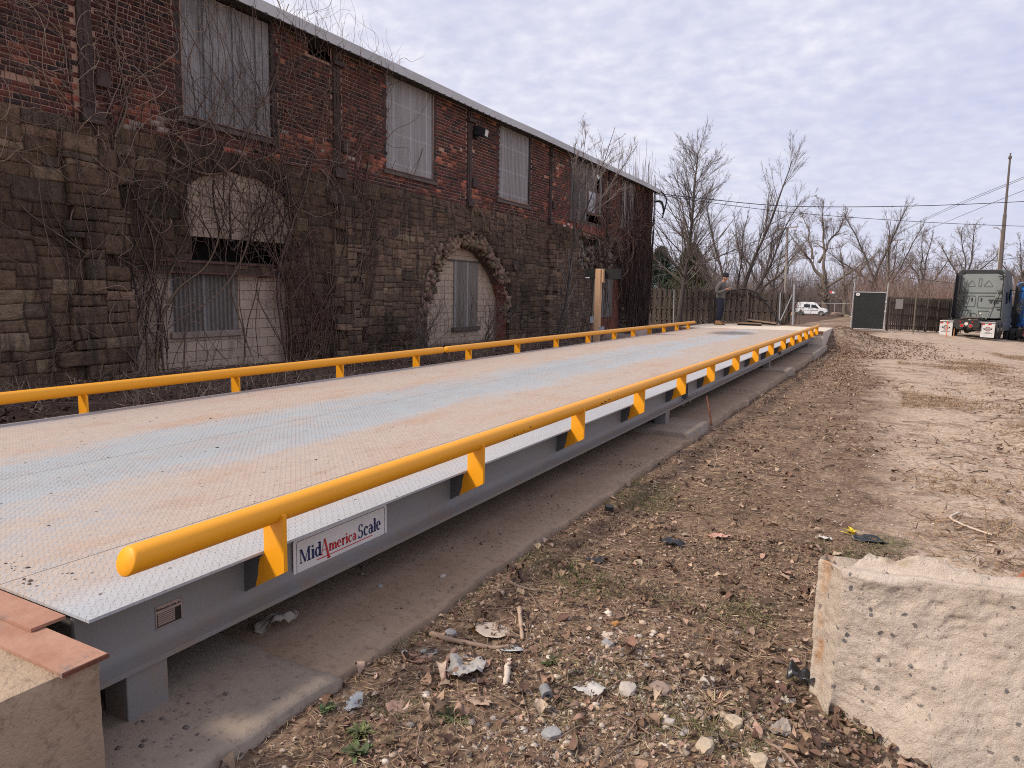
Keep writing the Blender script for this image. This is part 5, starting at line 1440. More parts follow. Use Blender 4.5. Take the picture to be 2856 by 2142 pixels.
mb = MB(); mb.box(-6.66, -6.55, 16.165, 16.169, 1.78, 1.805); mb.build('case_label', wsm, disp)
jb_m = mat('grey_junction_box', (.34, .37, .41), (.40, .43, .46), 8, .5)
for (x, z, s) in ((-6.405, .78, .055), (-6.165, .545, .055)):
    mb = MB(); mb.box(x-s, x+s, 16.05, 16.13, z-s*1.4, z+s*1.4); mb.box(x-s-.006, x+s+.006, 16.045, 16.135, z+s*1.2, z+s*1.42); mb.build('junction_box', jb_m, dp_, bevel=.006)
mb = MB(); mb.cyl((-6.43, 16.09, .0), (-6.37, 16.09, 1.76), .010, n=6); mb.build('conduit', mat('pinkish_conduit', (.42, .31, .27), None, rough=.6), dp_)
# boulders beyond the left rail
def boulder(name, label, c, s, m, seed, cat='boulder', group=None, sub=3):
    import bmesh
    bm = bmesh.new(); bmesh.ops.create_icosphere(bm, subdivisions=sub, radius=1.0); r = np.random.default_rng(seed); o_ = r.uniform(0, 50, 3)
    co_ = np.array([v.co[:] for v in bm.verts])
    f = 1 + .28*fbm(co_[:, 0]*1.4+o_[0], co_[:, 1]*1.4+co_[:, 2]*1.7, 3, 61) + .10*fbm(co_[:, 0]*5+o_[1], co_[:, 1]*5+co_[:, 2]*4, 3, 62)
    q = np.sign(co_)*np.abs(co_)**.72
    for v, p, k in zip(bm.verts, q, f): v.co = Vector((p[0]*s[0]*k, p[1]*s[1]*k, p[2]*s[2]*k))
    me = bpy.data.meshes.new(name); bm.to_mesh(me); bm.free(); me.polygons.foreach_set('use_smooth', [sub > 2]*len(me.polygons)); me.materials.append(m)
    o = link(bpy.data.objects.new(name, me)); o.location = c; o.rotation_euler = (0, 0, r.uniform(0, 3))
    return tag(o, label, cat, group)
bould_m = mat('pinkish_boulder', (.30, .21, .175), (.38, .28, .235), 4, .9, .6, 20); bouldd_m = mat('brown_boulder', (.17, .115, .09), (.24, .17, .135), 4, .9, .6, 20)
boulder('boulder', 'rough brown boulder left of the paler one beyond the guard rail', (-6.7, 19.0, .06), (.30, .62, .26), bouldd_m, 3)
boulder('boulder', 'pale pinkish squared boulder seen between two far rail posts', (-6.7, 20.75, .10), (.34, .78, .28), bould_m, 4)
boulder('boulder', 'brown fallen log-like boulder on the verge in front of the van', (-7.15, 111.5, -.85), (1.05, .5, .34), bouldd_m, 5)
boulder('boulder', 'small mossy stone right of the brown boulder near the van', (-5.75, 111.5, -1.05), (.42, .4, .26), mat('mossy_stone', (.13, .11, .06), (.22, .18, .11), 5, .95, .5, 10), 6)
boulder('boulder', 'small pale stone at the gate end of the verge', (-5.0, 111.4, -1.12), (.5, .4, .20), mat('pale_stone', (.36, .32, .28), (.42, .38, .34), 5, .95, .5, 10), 16)
tag(rough_block('sandstone_block', -13.7, -12.75, 111.2, 112, -1.35, -.65, .2, mat('tan_block', (.40, .25, .13), (.48, .31, .17), 3, .9, .5, 10), None, .03, 70), 'square tan block on the verge behind the rear of the van', 'block')
# ------------------------------------------------------------------ poles and wires
pole_m = mat('weathered_pole', (.23, .20, .17), (.30, .265, .23), 3, .9, .3, 20, stretch=(4, 4, .4)); poled_m = mat('dark_pole', (.10, .080, .070), (.15, .12, .105), 3, .9, .3, 20, stretch=(4, 4, .4))
p1 = thing('utility_pole', 'weathered wooden utility pole with a crossarm left of the big old tree', 'utility pole', (-10.2, 80, -.6))
MB().cyl((-10.1, 80, -.7), (-10.45, 80, 8.75), .17, .12, 10).build('pole', pole_m, p1, autosmooth=40)
mb = MB(); mb.bar((-11.6, 79.85, 8.5), (-9.35, 79.85, 8.75), .10, .13); mb.bar((-11.2, 79.85, 8.5), (-10.4, 79.85, 7.9), .04, .04)
mb.build('crossarm', pole_m, p1)
mb = MB()
for q in range(4): mb.cyl((-11.5+q*.68, 79.85, 8.6+q*.07), (-11.5+q*.68, 79.85, 8.85+q*.07), .05, n=6)
mb.build('insulator', mat('porcelain', (.30, .28, .27), None, rough=.3), p1)
p2 = thing('utility_pole', 'tall wooden utility pole with one crossarm behind the right board fence', 'utility pole', (-.7, 95, -.7))
MB().cyl((-.75, 95, -.9), (-1.1, 95, 8.9), .22, .15, 10).build('pole', pole_m, p2, autosmooth=40)
mb = MB(); mb.bar((-1.1, 94.8, 8.25), (.35, 94.8, 8.35), .10, .13); mb.bar((-1.5, 94.8, 8.8), (-.8, 94.8, 8.8), .08, .10); mb.cyl((.1, 94.8, 8.3), (-.15, 94.8, 7.8), .03, n=6); mb.build('crossarm', pole_m, p2)
p3 = thing('mast_pole', 'tall dark tapered mast leaning behind the grey truck', 'mast', (6.6, 62, -.9))
MB().cyl((6.58, 62, -1.2), (6.45, 62, 7.6), .17, .12, 10).build('pole', poled_m, p3, autosmooth=40)
MB().cyl((6.45, 62, 7.6), (6.40, 62, 11.6), .09, .06, 8).build('top_pole', poled_m, p3, autosmooth=40)
mb = MB(); mb.box(6.30, 6.50, 61.9, 62.1, 11.45, 11.62); mb.cyl((6.40, 62, 11.6), (6.40, 62, 11.85), .05, n=6); mb.build('mast_head', poled_m, p3)
p4 = thing('street_lamp', 'slim grey metal street lamp partly behind the dark mast', 'street lamp', (9.3, 90, -1))
MB().cyl((9.36, 90, -1.4), (9.2, 90, 8.4), .14, .08, 10).build('pole', mat('pale_steel_pole', (.42, .40, .38), None, rough=.5), p4, autosmooth=40)
mb = MB(); mb.tube(curve_pts([(9.2, 90, 8.3), (9.15, 90, 8.8), (8.85, 90, 9.05), (8.6, 90, 9.1)]), .05, 6); mb.box(8.45, 8.85, 89.9, 90.1, 9.02, 9.12); mb.build('lamp_arm', mat('lamp_arm_steel', (.30, .29, .28), None, rough=.5), p4)
MB2 = lambda p0, p1, r, nm, lab: tag(MB().cyl(p0, p1, r, n=6).build(nm, mat('whitewashed_' + nm, (.45, .40, .36), None, rough=.8)), lab, 'post')
MB2((-13.5, 60, -.4), (-13.4, 60, 3.3), .06, 'white_post', 'thin white post showing above the left fence beside the evergreens')
def wire(label, pts, r):
    mb = MB(); mb.tube(curve_pts(pts, 10), r, 5)
    return tag(mb.build('overhead_wire', cable_m, smooth=True), label, 'wire', 'overhead wires across the yard')
wire('thick dark wire from the building corner, uppermost of the two near wires', [(-9.9, 32.0, 5.98), (-8.97, 36.0, 6.22), (-5.23, 40.0, 6.14), (.17, 45.0, 6.5), (6.04, 50.0, 7.1), (13, 56, 8.0)], .020)
wire('dark wire from the building corner sagging below the uppermost near wire', [(-9.9, 32.0, 5.93), (-8.96, 36.0, 6.08), (-5.21, 40.0, 5.83), (.46, 45.0, 5.68), (6.17, 50.0, 5.72), (13, 56, 6.0)], .015)
wire('thin grey wire rising to the right, highest in the sky', [(-1.0, 95.0, 8.85), (-.14, 95, 11.0-1.8), (3.2, 78, 9.7), (7.09, 60.0, 9.88), (12, 40, 10.4)], .016)
wire('thin grey wire just under the highest rising wire', [(-.9, 95.0, 8.7), (3.1, 78.2, 9.5), (7.1, 60.0, 9.76), (12, 40, 10.2)], .016)
wire('thin grey wire rising to the right, lowest of the rising wires', [(.3, 94.8, 8.35), (3.4, 78, 8.55), (7.17, 60.0, 8.98), (12.4, 40, 9.6)], .016)
wire('low slack wire crossing in front of the far trees', [(-24, 95, 3.1), (-11.2, 90.0, 3.29), (-2.67, 85.0, 3.88), (3.64, 80.0, 4.61), (9.48, 75.0, 5.3), (16, 70, 6.2)], .020)
wire('short thick wire sloping down to the grey truck from behind the far pole', [(-.75, 95, 4.6), (.14, 70.0, 3.43), (3.83, 60.0, 2.65), (8, 52, 1.9)], .022)
br_ = thing('wire_bracket', 'black bracket with dangling cable ends on the far building corner', 'bracket', (-9.9, 32, 5.6))
mb = MB(); mb.tube(curve_pts([(-9.95, 31.95, 5.95), (-9.7, 32.1, 6.05), (-9.45, 32.2, 5.75), (-9.5, 32.2, 5.3), (-9.6, 32.2, 4.9)]), .03, 6); mb.tube(curve_pts([(-9.9, 32, 5.6), (-9.65, 32.1, 5.6), (-9.55, 32.2, 5.2), (-9.6, 32.2, 5.05)]), .045, 6); mb.build('cable_ends', cable_m, br_)
red2_m = mat('red_board', (.55, .05, .05), None, rough=.5)
rs = thing('roadside_sign', 'small red and white sign between the trunks behind the van', 'sign', (-8.6, 117.5, -1))
mb = MB(); mb.box(-8.72, -8.44, 117.4, 117.44, 2.25, 2.62); mb.build('red_panel', red2_m, rs); mb = MB(); mb.prism([(.06, .06), (.42, .06), (.50, .2), (.35, .36), (.10, .36)], lambda u, v, s: (-8.5+u, 117.4+.04*s, 2.15+v)); mb.build('white_panel', wsm, rs); MB().cyl((-8.42, 117.5, -1.2), (-8.42, 117.5, 2.3), .03, n=6).build('sign_post', poled_m, rs)
for i, (x, y, lab) in enumerate(((2.58, 44.2, 'thin orange marker post by the right fence next to the grey truck'), (2.92, 44.4, 'faded orange stake just right of the orange marker post'))):
    tag(MB().cyl((x, y, gz(x, y)), (x, y, gz(x, y)+(.85 if i == 0 else .5)), .022, .015, 8).build('marker_post', mat('orange_marker%d' % i, (.70, .16, .03) if i == 0 else (.50, .24, .11), None, rough=.6)), lab, 'marker')
# low chain fence line of the road
mb = MB(); mb.tube([(-14, 113.6, .75), (-3.5, 113.6, .75)], .03, 5)
for x in (-13.2, -10.4, -7.6, -4.8): mb.cyl((x, 113.6, -1.2), (x, 113.6, .8), .04, n=6)
tag(mb.build('pipe_fence', galv_m), 'thin low pipe fence along the far side of the road behind the van', 'fence')
# ------------------------------------------------------------------ lorry tractors
tyre_m = mat('tyre_rubber', (.022, .020, .019), (.040, .035, .031), 10, .85)
tread_m = tyre_m
rim_m = mat('steel_rim', (.42, .38, .35), (.34, .30, .27), 9, .4, metal=.5)
chas_m = mat('black_chassis', (.014, .013, .013), (.035, .028, .024), 5, .7)
blackp_m = mat('black_plastic', (.014, .014, .015), (.024, .023, .023), 5, .55)
chrome_m = mat('bright_metal', (.55, .53, .50), (.48, .46, .44), 9, .25, metal=.8)
flap_m = mat('white_mudflap', (.60, .58, .56), (.50, .48, .46), 5, .6, c3=(.35, .29, .24), c3scale=6, c3lo=.62, c3hi=.75)
redl_m = mat('red_lens', (.45, .012, .015), None, rough=.25); whitel_m = mat('clear_lens', (.60, .56, .52), None, rough=.25)
glass_m = mat('dark_glass', (.012, .014, .016), None, rough=.08)
orange_m = mat('logo_maroon', (.26, .06, .05), None, rough=.6)
def tyre(parent, x, y, r=.50, w=.27, name='wheel', rim=True, side=1):
    prof = [(-w/2, r*.62), (-w/2, r*.86), (-w/2+.03, r*.97), (-w*.30, r*.995), (-w*.24, r*.97), (-w*.20, r), (-w*.05, r), (-w*.02, r*.965), (w*.02, r*.965), (w*.05, r), (w*.20, r), (w*.24, r*.97), (w*.30, r*.995), (w/2-.03, r*.97), (w/2, r*.86), (w/2, r*.62)]
    nn = 28; vs = []; fs = []
    for (a, b_) in prof:
        for i in range(nn):
            t = 2*PI*i/nn; vs.append((x+a, y+b_*math.cos(t), r+b_*math.sin(t)))
    m = len(prof)
    for j in range(m-1):
        for i in range(nn): fs.append((j*nn+i, j*nn+(i+1) % nn, (j+1)*nn+(i+1) % nn, (j+1)*nn+i))
    mb = MB(); mb.add(vs, fs); wo = mb.build(name, tyre_m, parent, world=False, autosmooth=35)
    mb = MB(); xo = x + side*w*.36
    mb.cyl((x-side*w*.3, y, r), (xo, y, r), r*.63, r*.60, 24); mb.cyl((xo, y, r), (xo-side*.06, y, r), r*.58, r*.35, 24, caps=True); mb.cyl((xo-side*.07, y, r), (xo+side*.05, y, r), r*.24, r*.20, 14)
    mb.build('rim', rim_m, wo, world=False, autosmooth=35)
    return wo
def outline(mb, pts, y, w=.03, d=.02, closed=True):
    k = len(pts)
    for i in range(k if closed else k-1):
        a, b_ = pts[i], pts[(i+1) % k]; mb.bar((a[0], y, a[1]), (b_[0], y, b_[1]), d, w, up=(0, 0, 1) if abs(a[0]-b_[0]) > abs(a[1]-b_[1]) else (1, 0, 0))
def rpoly(pts, r, k=4):
    out = []; n_ = len(pts)
    for i in range(n_):
        p = Vector(pts[i]); a = Vector(pts[i-1]); b_ = Vector(pts[(i+1) % n_]); ra = (a-p).normalized()*r; rb = (b_-p).normalized()*r
        for j in range(k+1):
            t = j/k; out.append(tuple((p+ra)*(1-t)**2 + p*2*t*(1-t) + (p+rb)*t*t))
    return out
def lorry(label, loc, rz, body, body2, flaps=True):
    t = thing('semi_truck', label, 'truck', loc, rz, 'parked truck tractors')
    mb = MB()
    for s in (-1, 1): mb.box(s*.43-.04, s*.43+.04, -1.0, 7.6, .78, 1.02)
    mb.box(-.60, .60, -1.12, -1.02, .62, 1.0); mb.box(-.47, .47, -.1, .15, .45, .75); mb.box(-.47, .47, 1.2, 1.45, .45, .75)
    for yy in (0, 1.32): mb.cyl((-.9, yy, .5), (.9, yy, .5), .09, n=10); mb.sphere((0, yy, .52), .22)
    mb.box(-.55, .55, 3.0, 6.0, .5, .95)
    mb.build('chassis', chas_m, t, world=False)
    mb = MB(); mb.prism(rpoly([(-.48, -.05), (.48, -.05), (.42, 1.1), (-.42, 1.1)], .15), lambda u, v, s: (u, v, 1.10+.05*s)); mb.bar((-.5, .5, 1.06), (.5, .5, 1.06), .3, .06); mb.prism([(-.45, -.7), (.0, -.5), (.45, -.7), (.42, -.45), (-.42, -.45)], lambda u, v, s: (u, v, 1.03+.03*s)); mb.build('fifth_wheel', mat('greasy_plate', (.10, .085, .075), (.16, .135, .12), 6, .5), t, world=False)
    for yy in (0, 1.32):
        for s in (-1, 1):
            for xx in (.90, 1.20): tyre(t, s*xx, yy, side=s)
    for s in (-1, 1): tyre(t, s*1.08, 6.95, side=s)
    if flaps:
        for s in (-1, 1):
            xc = s*.97
            mb = MB(); mb.box(xc-.42, xc+.32, -.92, -.80, .86, .93) if s > 0 else mb.box(xc-.32, xc+.42, -.92, -.80, .86, .93)
            mb.build('flap_bracket', chrome_m, t, world=False, bevel=.01)
            mb = MB(); mb.prism([(xc-.31, .12), (xc+.31, .10), (xc+.31, .84), (xc-.31, .84)], lambda u, v, ss: (u, -.90 - .05*(.84-v) + .012*ss, v))
            fl = mb.build('mud_flap', flap_m, t, world=False)
            F = lambda u, v, d=0: (xc+u, -.904 - .05*(.84-v) - d, v)
            mb = MB()
            for q in range(4):
                if q % 2 == 0: mb.add([F(-.30+q*.15, .775, .003), F(-.15+q*.15, .775, .003), F(-.15+q*.15, .835, .003), F(-.30+q*.15, .835, .003)], [(0, 1, 2, 3)])
            mb.build('reflector_strip', redl_m, fl, world=False)
            mb = MB()
            R1 = [(.125*math.cos(a), .125*math.sin(a)) for a in np.linspace(0, 2*PI, 24, endpoint=False)]; R2_ = [(.085*math.cos(a), .085*math.sin(a)) for a in np.linspace(0, 2*PI, 24, endpoint=False)]
            vs, fs = ringpoly(R1, R2_); mb.add([F(u, .56+v, .004) for u, v in vs], fs); mb.build('logo_ring', orange_m, fl, world=False)
            mb = MB(); mb.add([F(u, v, .007) for u, v in rpoly([(-.20, .52), (.20, .52), (.20, .60), (-.20, .60)], .03)], [tuple(range(20))]); mb.add([F(a, b_, .004) for a, b_ in ((-.11, .365), (.11, .365), (.11, .378), (-.11, .378))], [(0, 1, 2, 3)]); mb.add([F(a, b_, .004) for a, b_ in ((-.22, .325), (.22, .325), (.22, .340), (-.22, .340))], [(0, 1, 2, 3)]); mb.build('logo_bar', blackp_m, fl, world=False)
            c = bpy.data.curves.new('lettering', 'FONT'); c.body = 'PREMIER'; c.size = .078; c.align_x = 'CENTER'; c.align_y = 'CENTER'; c.offset = .002; c.materials.append(flap_m)
            o = font_mesh(c, fl); o.location = F(0, .56, .011); o.rotation_euler = (PI/2, 0, 0)
            mb = MB()
            for yy in (0.0,):
                pts = [(yy + .60*math.cos(a), .5 + .60*math.sin(a)) for a in np.linspace(math.radians(100), math.radians(175), 6)]
            mb.build('fender', blackp_m, t, world=False) if False else None
    # tail lamps
    for s in (-1, 1):
        mb = MB(); mb.cyl((s*.20, -1.12, .70), (s*.20, -1.15, .70), .10, n=18); lr = mb.build('lamp_ring', chrome_m, t, world=False)
        mb = MB(); mb.cyl((s*.20, -1.15, .70), (s*.20, -1.165, .70), .075, n=18); mb.build('tail_light', redl_m, lr, world=False)
        mb = MB(); mb.cyl((s*.28, -1.12, .90), (s*.28, -1.14, .90), .04, n=12); mb.build('marker_light', redl_m, t, world=False)
    mb = MB(); mb.cyl((0, -1.12, .80), (0, -1.15, .80), .09, n=18); mb.build('reverse_light', whitel_m, t, world=False)
    # cab with sleeper
    prof = [(2.3, 1.05), (2.3, 3.62), (2.42, 3.80), (3.2, 3.86), (4.6, 3.84), (5.3, 3.62), (5.9, 3.05), (6.35, 2.25), (7.2, 2.0), (8.15, 1.80), (8.45, 1.55), (8.5, .55), (7.6, .45), (7.5, .95), (6.4, .95), (6.3, 1.05)]
    def side(u, v, s):
        w = 1.22 if u < 5.5 else 1.22 - .06*(u-5.5)
        w -= .10*max(0, v-2.9)**1.2
        return ((-w if s == 0 else w), u, v)
    mb = MB(); mb.prism(prof, side); cab = mb.build('cab', body, t, world=False, bevel=.05)
    mb = MB()
    for s in (-1, 1): mb.add([(s*1.225, 5.0, 2.0), (s*1.225, 5.85, 2.0), (s*1.19, 5.6, 2.75), (s*1.20, 5.0, 2.8)], [(0, 1, 2, 3) if s > 0 else (3, 2, 1, 0)])
    for s in (-1, 1): mb.add([(s*1.228, 3.3, 1.9), (s*1.228, 3.9, 1.9), (s*1.222, 3.9, 2.6), (s*1.222, 3.3, 2.6)], [(0, 1, 2, 3) if s > 0 else (3, 2, 1, 0)])
    mb.add([(-1.0, 6.36, 2.28), (1.0, 6.36, 2.28), (.95, 5.92, 3.08), (-.95, 5.92, 3.08)], [(0, 1, 2, 3)])
    mb.build('cab_window', glass_m, cab, world=False)
    # rear wall
    Y = 2.28
    mb = MB(); mb.prism(rpoly([(-1.16, 1.08), (1.16, 1.08), (1.13, 3.70), (-1.13, 3.70)], .25), lambda u, v, s: (u, Y+.04-.04*s, v)); wall = mb.build('rear_panel', body2, cab, world=False)
    mb = MB(); Yr = Y - .005
    U = lambda px, py: ((px-745)/375, .78+(1170-py)/300)
    for tri in ([(595, 432), (668, 545), (515, 545)], [(895, 432), (985, 545), (812, 545)]): outline(mb, rpoly([U(*p) for p in tri], .09), Yr, .022, .03)
    outline(mb, rpoly([U(722, 410), U(772, 405), U(768, 540), U(718, 540)], .04), Yr, .02, .03)
    for r4 in ([(480, 705), (690, 705), (685, 890), (470, 890)], [(740, 705), (1040, 705), (1035, 905), (725, 905)]): outline(mb, rpoly([U(*p) for p in r4], .10), Yr, .03, .04)
    for r3 in ([(750, 960), (965, 960), (900, 1115), (815, 1115)], [(430, 955), (630, 955), (600, 1090), (480, 1090)]): outline(mb, rpoly([U(*p) for p in r3], .09), Yr, .03, .04)
    outline(mb, [U(320, 655), U(1170, 650)], Yr, .05, .03, False); outline(mb, [U(620, 1060), U(640, 1010), U(690, 1000), U(730, 1020), U(740, 1060)], Yr, .03, .04, False)
    mb.build('pressed_rib', body, wall, world=False)
    mb = MB()
    for px in (624, 795): a = U(px-14, 800); b_ = U(px+14, 740); mb.box(a[0], b_[0], Y-.02, Y, a[1], b_[1])
    a = U(580, 1160); b_ = U(780, 1070); mb.box(a[0], b_[0], Y-.25, Y-.01, a[1]-.1, b_[1])
    mb.build('vent', blackp_m, wall, world=False)
    mb = MB()
    for px, py in ((805, 1005), (800, 1165), (630, 1110)): c_ = U(px, py); mb.cyl((c_[0], Y-.26 if px == 630 else Y-.01, c_[1]), (c_[0], Y-.29 if px == 630 else Y-.04, c_[1]), .055, n=14)
    mb.build('work_lamp', whitel_m, wall, world=False)
    # side extenders, skirts
    for s in (-1, 1):
        mb = MB(); mb.prism([(1.72, 1.1), (2.30, 1.1), (2.30, 3.66), (1.92, 3.60)], lambda u, v, ss: (s*(1.235-.085*max(0, v-2.9)**1.1-.03*ss), u, v)); mb.build('side_extender', blackp_m if s < 0 else body, t, world=False)
        mb = MB()
        for zz in (3.42, 2.62, 2.2, 1.7): mb.box(min(s*.85, s*1.22), max(s*.85, s*1.22), 2.12, 2.18, zz-.025, zz+.025)
        mb.tube([(s*1.13, 2.2, 1.15), (s*1.10, 2.2, 3.3), (s*1.02, 2.2, 3.58), (s*.8, 2.2, 3.68)], .03, 6)
        mb.build('grab_rail', blackp_m, t, world=False)
        mb = MB(); mb.prism([(2.05, .32), (6.2, .32), (6.35, 1.08), (2.05, 1.08)], lambda u, v, ss: (s*(1.19+.04*ss), u, v)); mb.build('side_skirt', body, t, world=False, bevel=.02)
        mb = MB()
        mb.box(s*1.45-.09, s*1.45+.09, 6.0, 6.08, 1.9, 2.65); mb.bar((s*1.2, 6.02, 2.5), (s*1.45, 6.02, 2.5), .04, .04); mb.build('mirror', blackp_m, t, world=False)
        mb = MB(); mb.bar((s*1.235, 2.3, .72), (s*1.235, 6.2, .70), .03, .05); mb.build('trim_strip', chrome_m, t, world=False)
    # air lines
    mb = MB(); a = [U(430+q*24, 545) for q in range(4)]; b_ = [U(318+q*24, 1145) for q in range(4)]
    for q in range(4): mb.tube([(b_[q][0], Y-.20, b_[q][1]), ((a[q][0]+b_[q][0])/2, Y-.24, (a[q][1]+b_[q][1])/2), (a[q][0], Y-.18, a[q][1])], .026, 6); mb.tube([(a[q][0], Y-.18, a[q][1]), (a[q][0]+.02, Y-.1, a[q][1]+.34)], .012, 5)
    c0 = U(420, 760); mb.bar((c0[0]-.22, Y-.2, c0[1]), (c0[0]+.2, Y-.2, c0[1]), .08, .07); c0 = U(1005, 775); mb.bar((c0[0]-.2, Y-.12, c0[1]), (c0[0]+.2, Y-.12, c0[1]), .08, .07)
    mb.build('air_line', blackp_m, t, world=False); mb = MB(); mb.tube(curve_pts([(U(520, 900)[0], Y-.2, U(520, 900)[1]), (U(590, 980)[0], Y-.3, U(590, 980)[1]), (U(540, 1060)[0], Y-.3, U(540, 1060)[1]), (U(450, 1010)[0], Y-.25, U(450, 1010)[1]), (U(480, 920)[0], Y-.2, U(480, 920)[1]), (U(560, 700)[0], Y-.1, U(560, 700)[1])]), .022, 6)
    mb.build('air_line', blackp_m, t, world=False)
    mb = MB(); p = [U(1160, 470), U(1115, 560), U(1010, 830), U(905, 1150)]; mb.tube([(q[0], Y-.14, q[1]) for q in p], .022, 6); mb.build('tether_pole', mat('pole_steel', (.30, .29, .28), None, rough=.4), t, world=False)
    mb = MB(); mb.prism(rpoly([(-1.15, 3.60), (1.15, 3.60), (.95, 3.80), (-.95, 3.80)], .06), lambda u, v, s: (u, Y-.02+.05*s, v)); mb.build('roof_seal', blackp_m, cab, world=False)
    mb = MB(); mb.prism([(-1.30, 1.08), (-.98, 1.08), (-.93, 3.55), (-1.20, 3.62)], lambda u, v, s: (u, 2.10+.10*s, v)); mb.build('side_extender', blackp_m, t, world=False, bevel=.02)
    t.scale = (1.05, 1.05, 1.05)
    return t
grey_body = mat('grey_green_truck_paint', (.085, .092, .086), (.105, .112, .105), 2, .6, spec=.2); grey_body2 = mat('grey_green_panel', (.185, .205, .196), (.22, .24, .228), 2, .42)
blue_body = mat('blue_truck_paint', (.012, .075, .26), (.016, .09, .30), 2, .3); blue_body2 = mat('blue_truck_panel', (.012, .14, .48), (.016, .16, .52), 2, .35)
lx, ly = 3.95, 48.9
lorry('grey green sleeper truck tractor seen from behind with white mud flaps', (lx, ly, float(G(lx, ly))-.02), math.radians(-12.5), grey_body, grey_body2)
lx, ly = 7.7, 54.6
lorry('bright blue truck tractor cut off by the right edge beside the grey one', (lx, ly, float(G(lx, ly))-.25), math.radians(-12.5), blue_body, blue_body2, flaps=False)
# ------------------------------------------------------------------ van
vt = thing('van', 'small white panel van parked on the grass beyond the gate opening', 'van', (-12.75, 113.2, -1.13), math.radians(-1.0))
vbody = mat('white_van_paint', (.72, .73, .75), (.68, .69, .71), 1.5, .25); arch_m = mat('grey_arch_plastic', (.075, .075, .078), None, rough=.7)
def vside(u, v, s):
    w = .90 - .10*max(0, v-1.1); w -= .10*max(0, u-3.9)**1.5
    return (u, (-w if s == 0 else w), v)
prof = [(.0, .38), (.0, .95), (.06, 1.45), (.16, 1.86), (.32, 1.97), (1.2, 2.01), (2.2, 1.99), (2.62, 1.90), (2.95, 1.65), (3.42, 1.22), (3.95, 1.08), (4.22, .92), (4.30, .70), (4.30, .36), (3.95, .30), (.35, .30)]
mb = MB(); mb.prism(prof, vside); mb.build('body', vbody, vt, world=False, bevel=.05)
mb = MB()
def vq(pts, d=.006):
    mb.add([(u, -(.90-.10*max(0, v-1.1)) - d, v) for u, v in pts] , [tuple(range(len(pts)))])
vq([(1.13, 1.22), (1.96, 1.20), (1.94, 1.68), (1.15, 1.70)]); vq([(2.13, 1.19), (3.15, 1.12), (2.72, 1.60), (2.13, 1.66)])
mb.add([(2.98, -.72, 1.655), (3.45, -.78, 1.235), (3.45, .78, 1.235), (2.98, .72, 1.655)], [(0, 1, 2, 3)]); mb.build('side_window', glass_m, vt, world=False)
mb = MB()
for a, b_, c_, d in ((1.12, 3.05, .80, .84), (1.72, 1.92, 1.05, 1.09), (2.06, 2.26, 1.05, 1.09), (.1, 1.05, 1.18, 1.20)): mb.box(a, b_, -.915, -.895, c_, d)
mb.box(1.09, 1.10, -.905, -.895, .45, 1.75); mb.box(2.03, 2.04, -.905, -.895, .45, 1.75)
for xw in (.78, 3.52):
    pts = [(xw + .47*math.cos(a), .33 + .47*math.sin(a)) for a in np.linspace(0, PI, 14)] + [(xw + .36*math.cos(a), .33 + .36*math.sin(a)) for a in np.linspace(PI, 0, 14)]
    vs, fs = pts, [(i, i+1, 26-i, 27-i) for i in range(13)]
    mb.add([(u, -.912, v) for u, v in vs], fs)
mb.prism([(-.03, .35), (.35, .30), (.35, .52), (-.03, .55)], lambda u, v, s: (u, -.91+1.82*s, v)); mb.prism([(3.96, .28), (4.34, .34), (4.33, .62), (4.02, .60)], lambda u, v, s: (u, -.90+1.8*s, v))
mb.build('black_trim', arch_m, vt, world=False)
mb = MB(); mb.box(2.75, 2.95, -1.08, -.92, 1.18, 1.36); mb.build('mirror', blackp_m, vt, world=False, bevel=.02)
def vwheel(xw, y, hub):
    mb = MB(); mb.cyl((xw, y, .33), (xw, y+.2, .33), .33, n=24); w = mb.build('wheel', tyre_m, vt, world=False, bevel=.03)
    mb = MB(); mb.cyl((xw, y-.006, .33), (xw, y+.05, .33), .22, n=20); mb.build('hub_cap', hub, w, world=False)
for xw, hub in ((.78, arch_m), (3.52, chrome_m)):
    vwheel(xw, -.92, hub); vwheel(xw, .72, hub)
mb = MB(); mb.box(-.01, .03, -.86, -.70, .95, 1.5); mb.build('tail_light', redl_m, vt, world=False); mb = MB(); mb.box(4.0, 4.25, -.80, -.55, .85, .98); mb.build('headlight', whitel_m, vt, world=False, bevel=.02)
# ------------------------------------------------------------------ the man
skin_m = mat('skin', (.42, .20, .135), (.46, .235, .165), 20, .55)
shirt_m = mat('grey_sweatshirt', (.105, .098, .088), (.135, .125, .112), 9, .95, .3, 30); trous_m = mat('navy_trousers', (.008, .009, .022), (.014, .016, .032), 9, .9, .3, 25)
boot_m = mat('tan_work_boots', (.36, .19, .085), (.28, .145, .065), 14, .8); sole_m = mat('boot_sole', (.20, .13, .08), None, rough=.9); hat_m = mat('dark_knit_beanie', (.006, .006, .013), (.014, .014, .024), 40, .95, .5, 60)
def skinned(name, joints, edges, m, parent, loc=None, rz=0, sub=2, root=0):
    me = bpy.data.meshes.new(name); me.from_pydata([j[0] for j in joints], edges, [])
    o = bpy.data.objects.new(name, me); link(o, parent)
    md = o.modifiers.new('skin', 'SKIN'); md.use_smooth_shade = True
    lay = me.skin_vertices[0] if len(me.skin_vertices) else None
    for i, (p, r) in enumerate(joints):
        lay.data[i].radius = (r, r) if not isinstance(r, tuple) else r
        lay.data[i].use_root = (i == root)
    s = o.modifiers.new('sub', 'SUBSURF'); s.levels = sub; s.render_levels = sub
    me.materials.append(m)
    return o
PX, PY, PZ = -5.34, 25.35, .412
def chain(joints, edges, prev, pts):
    for p, r in pts:
        joints.append((p, r)); edges.append((prev, len(joints)-1)); prev = len(joints)-1
    return prev
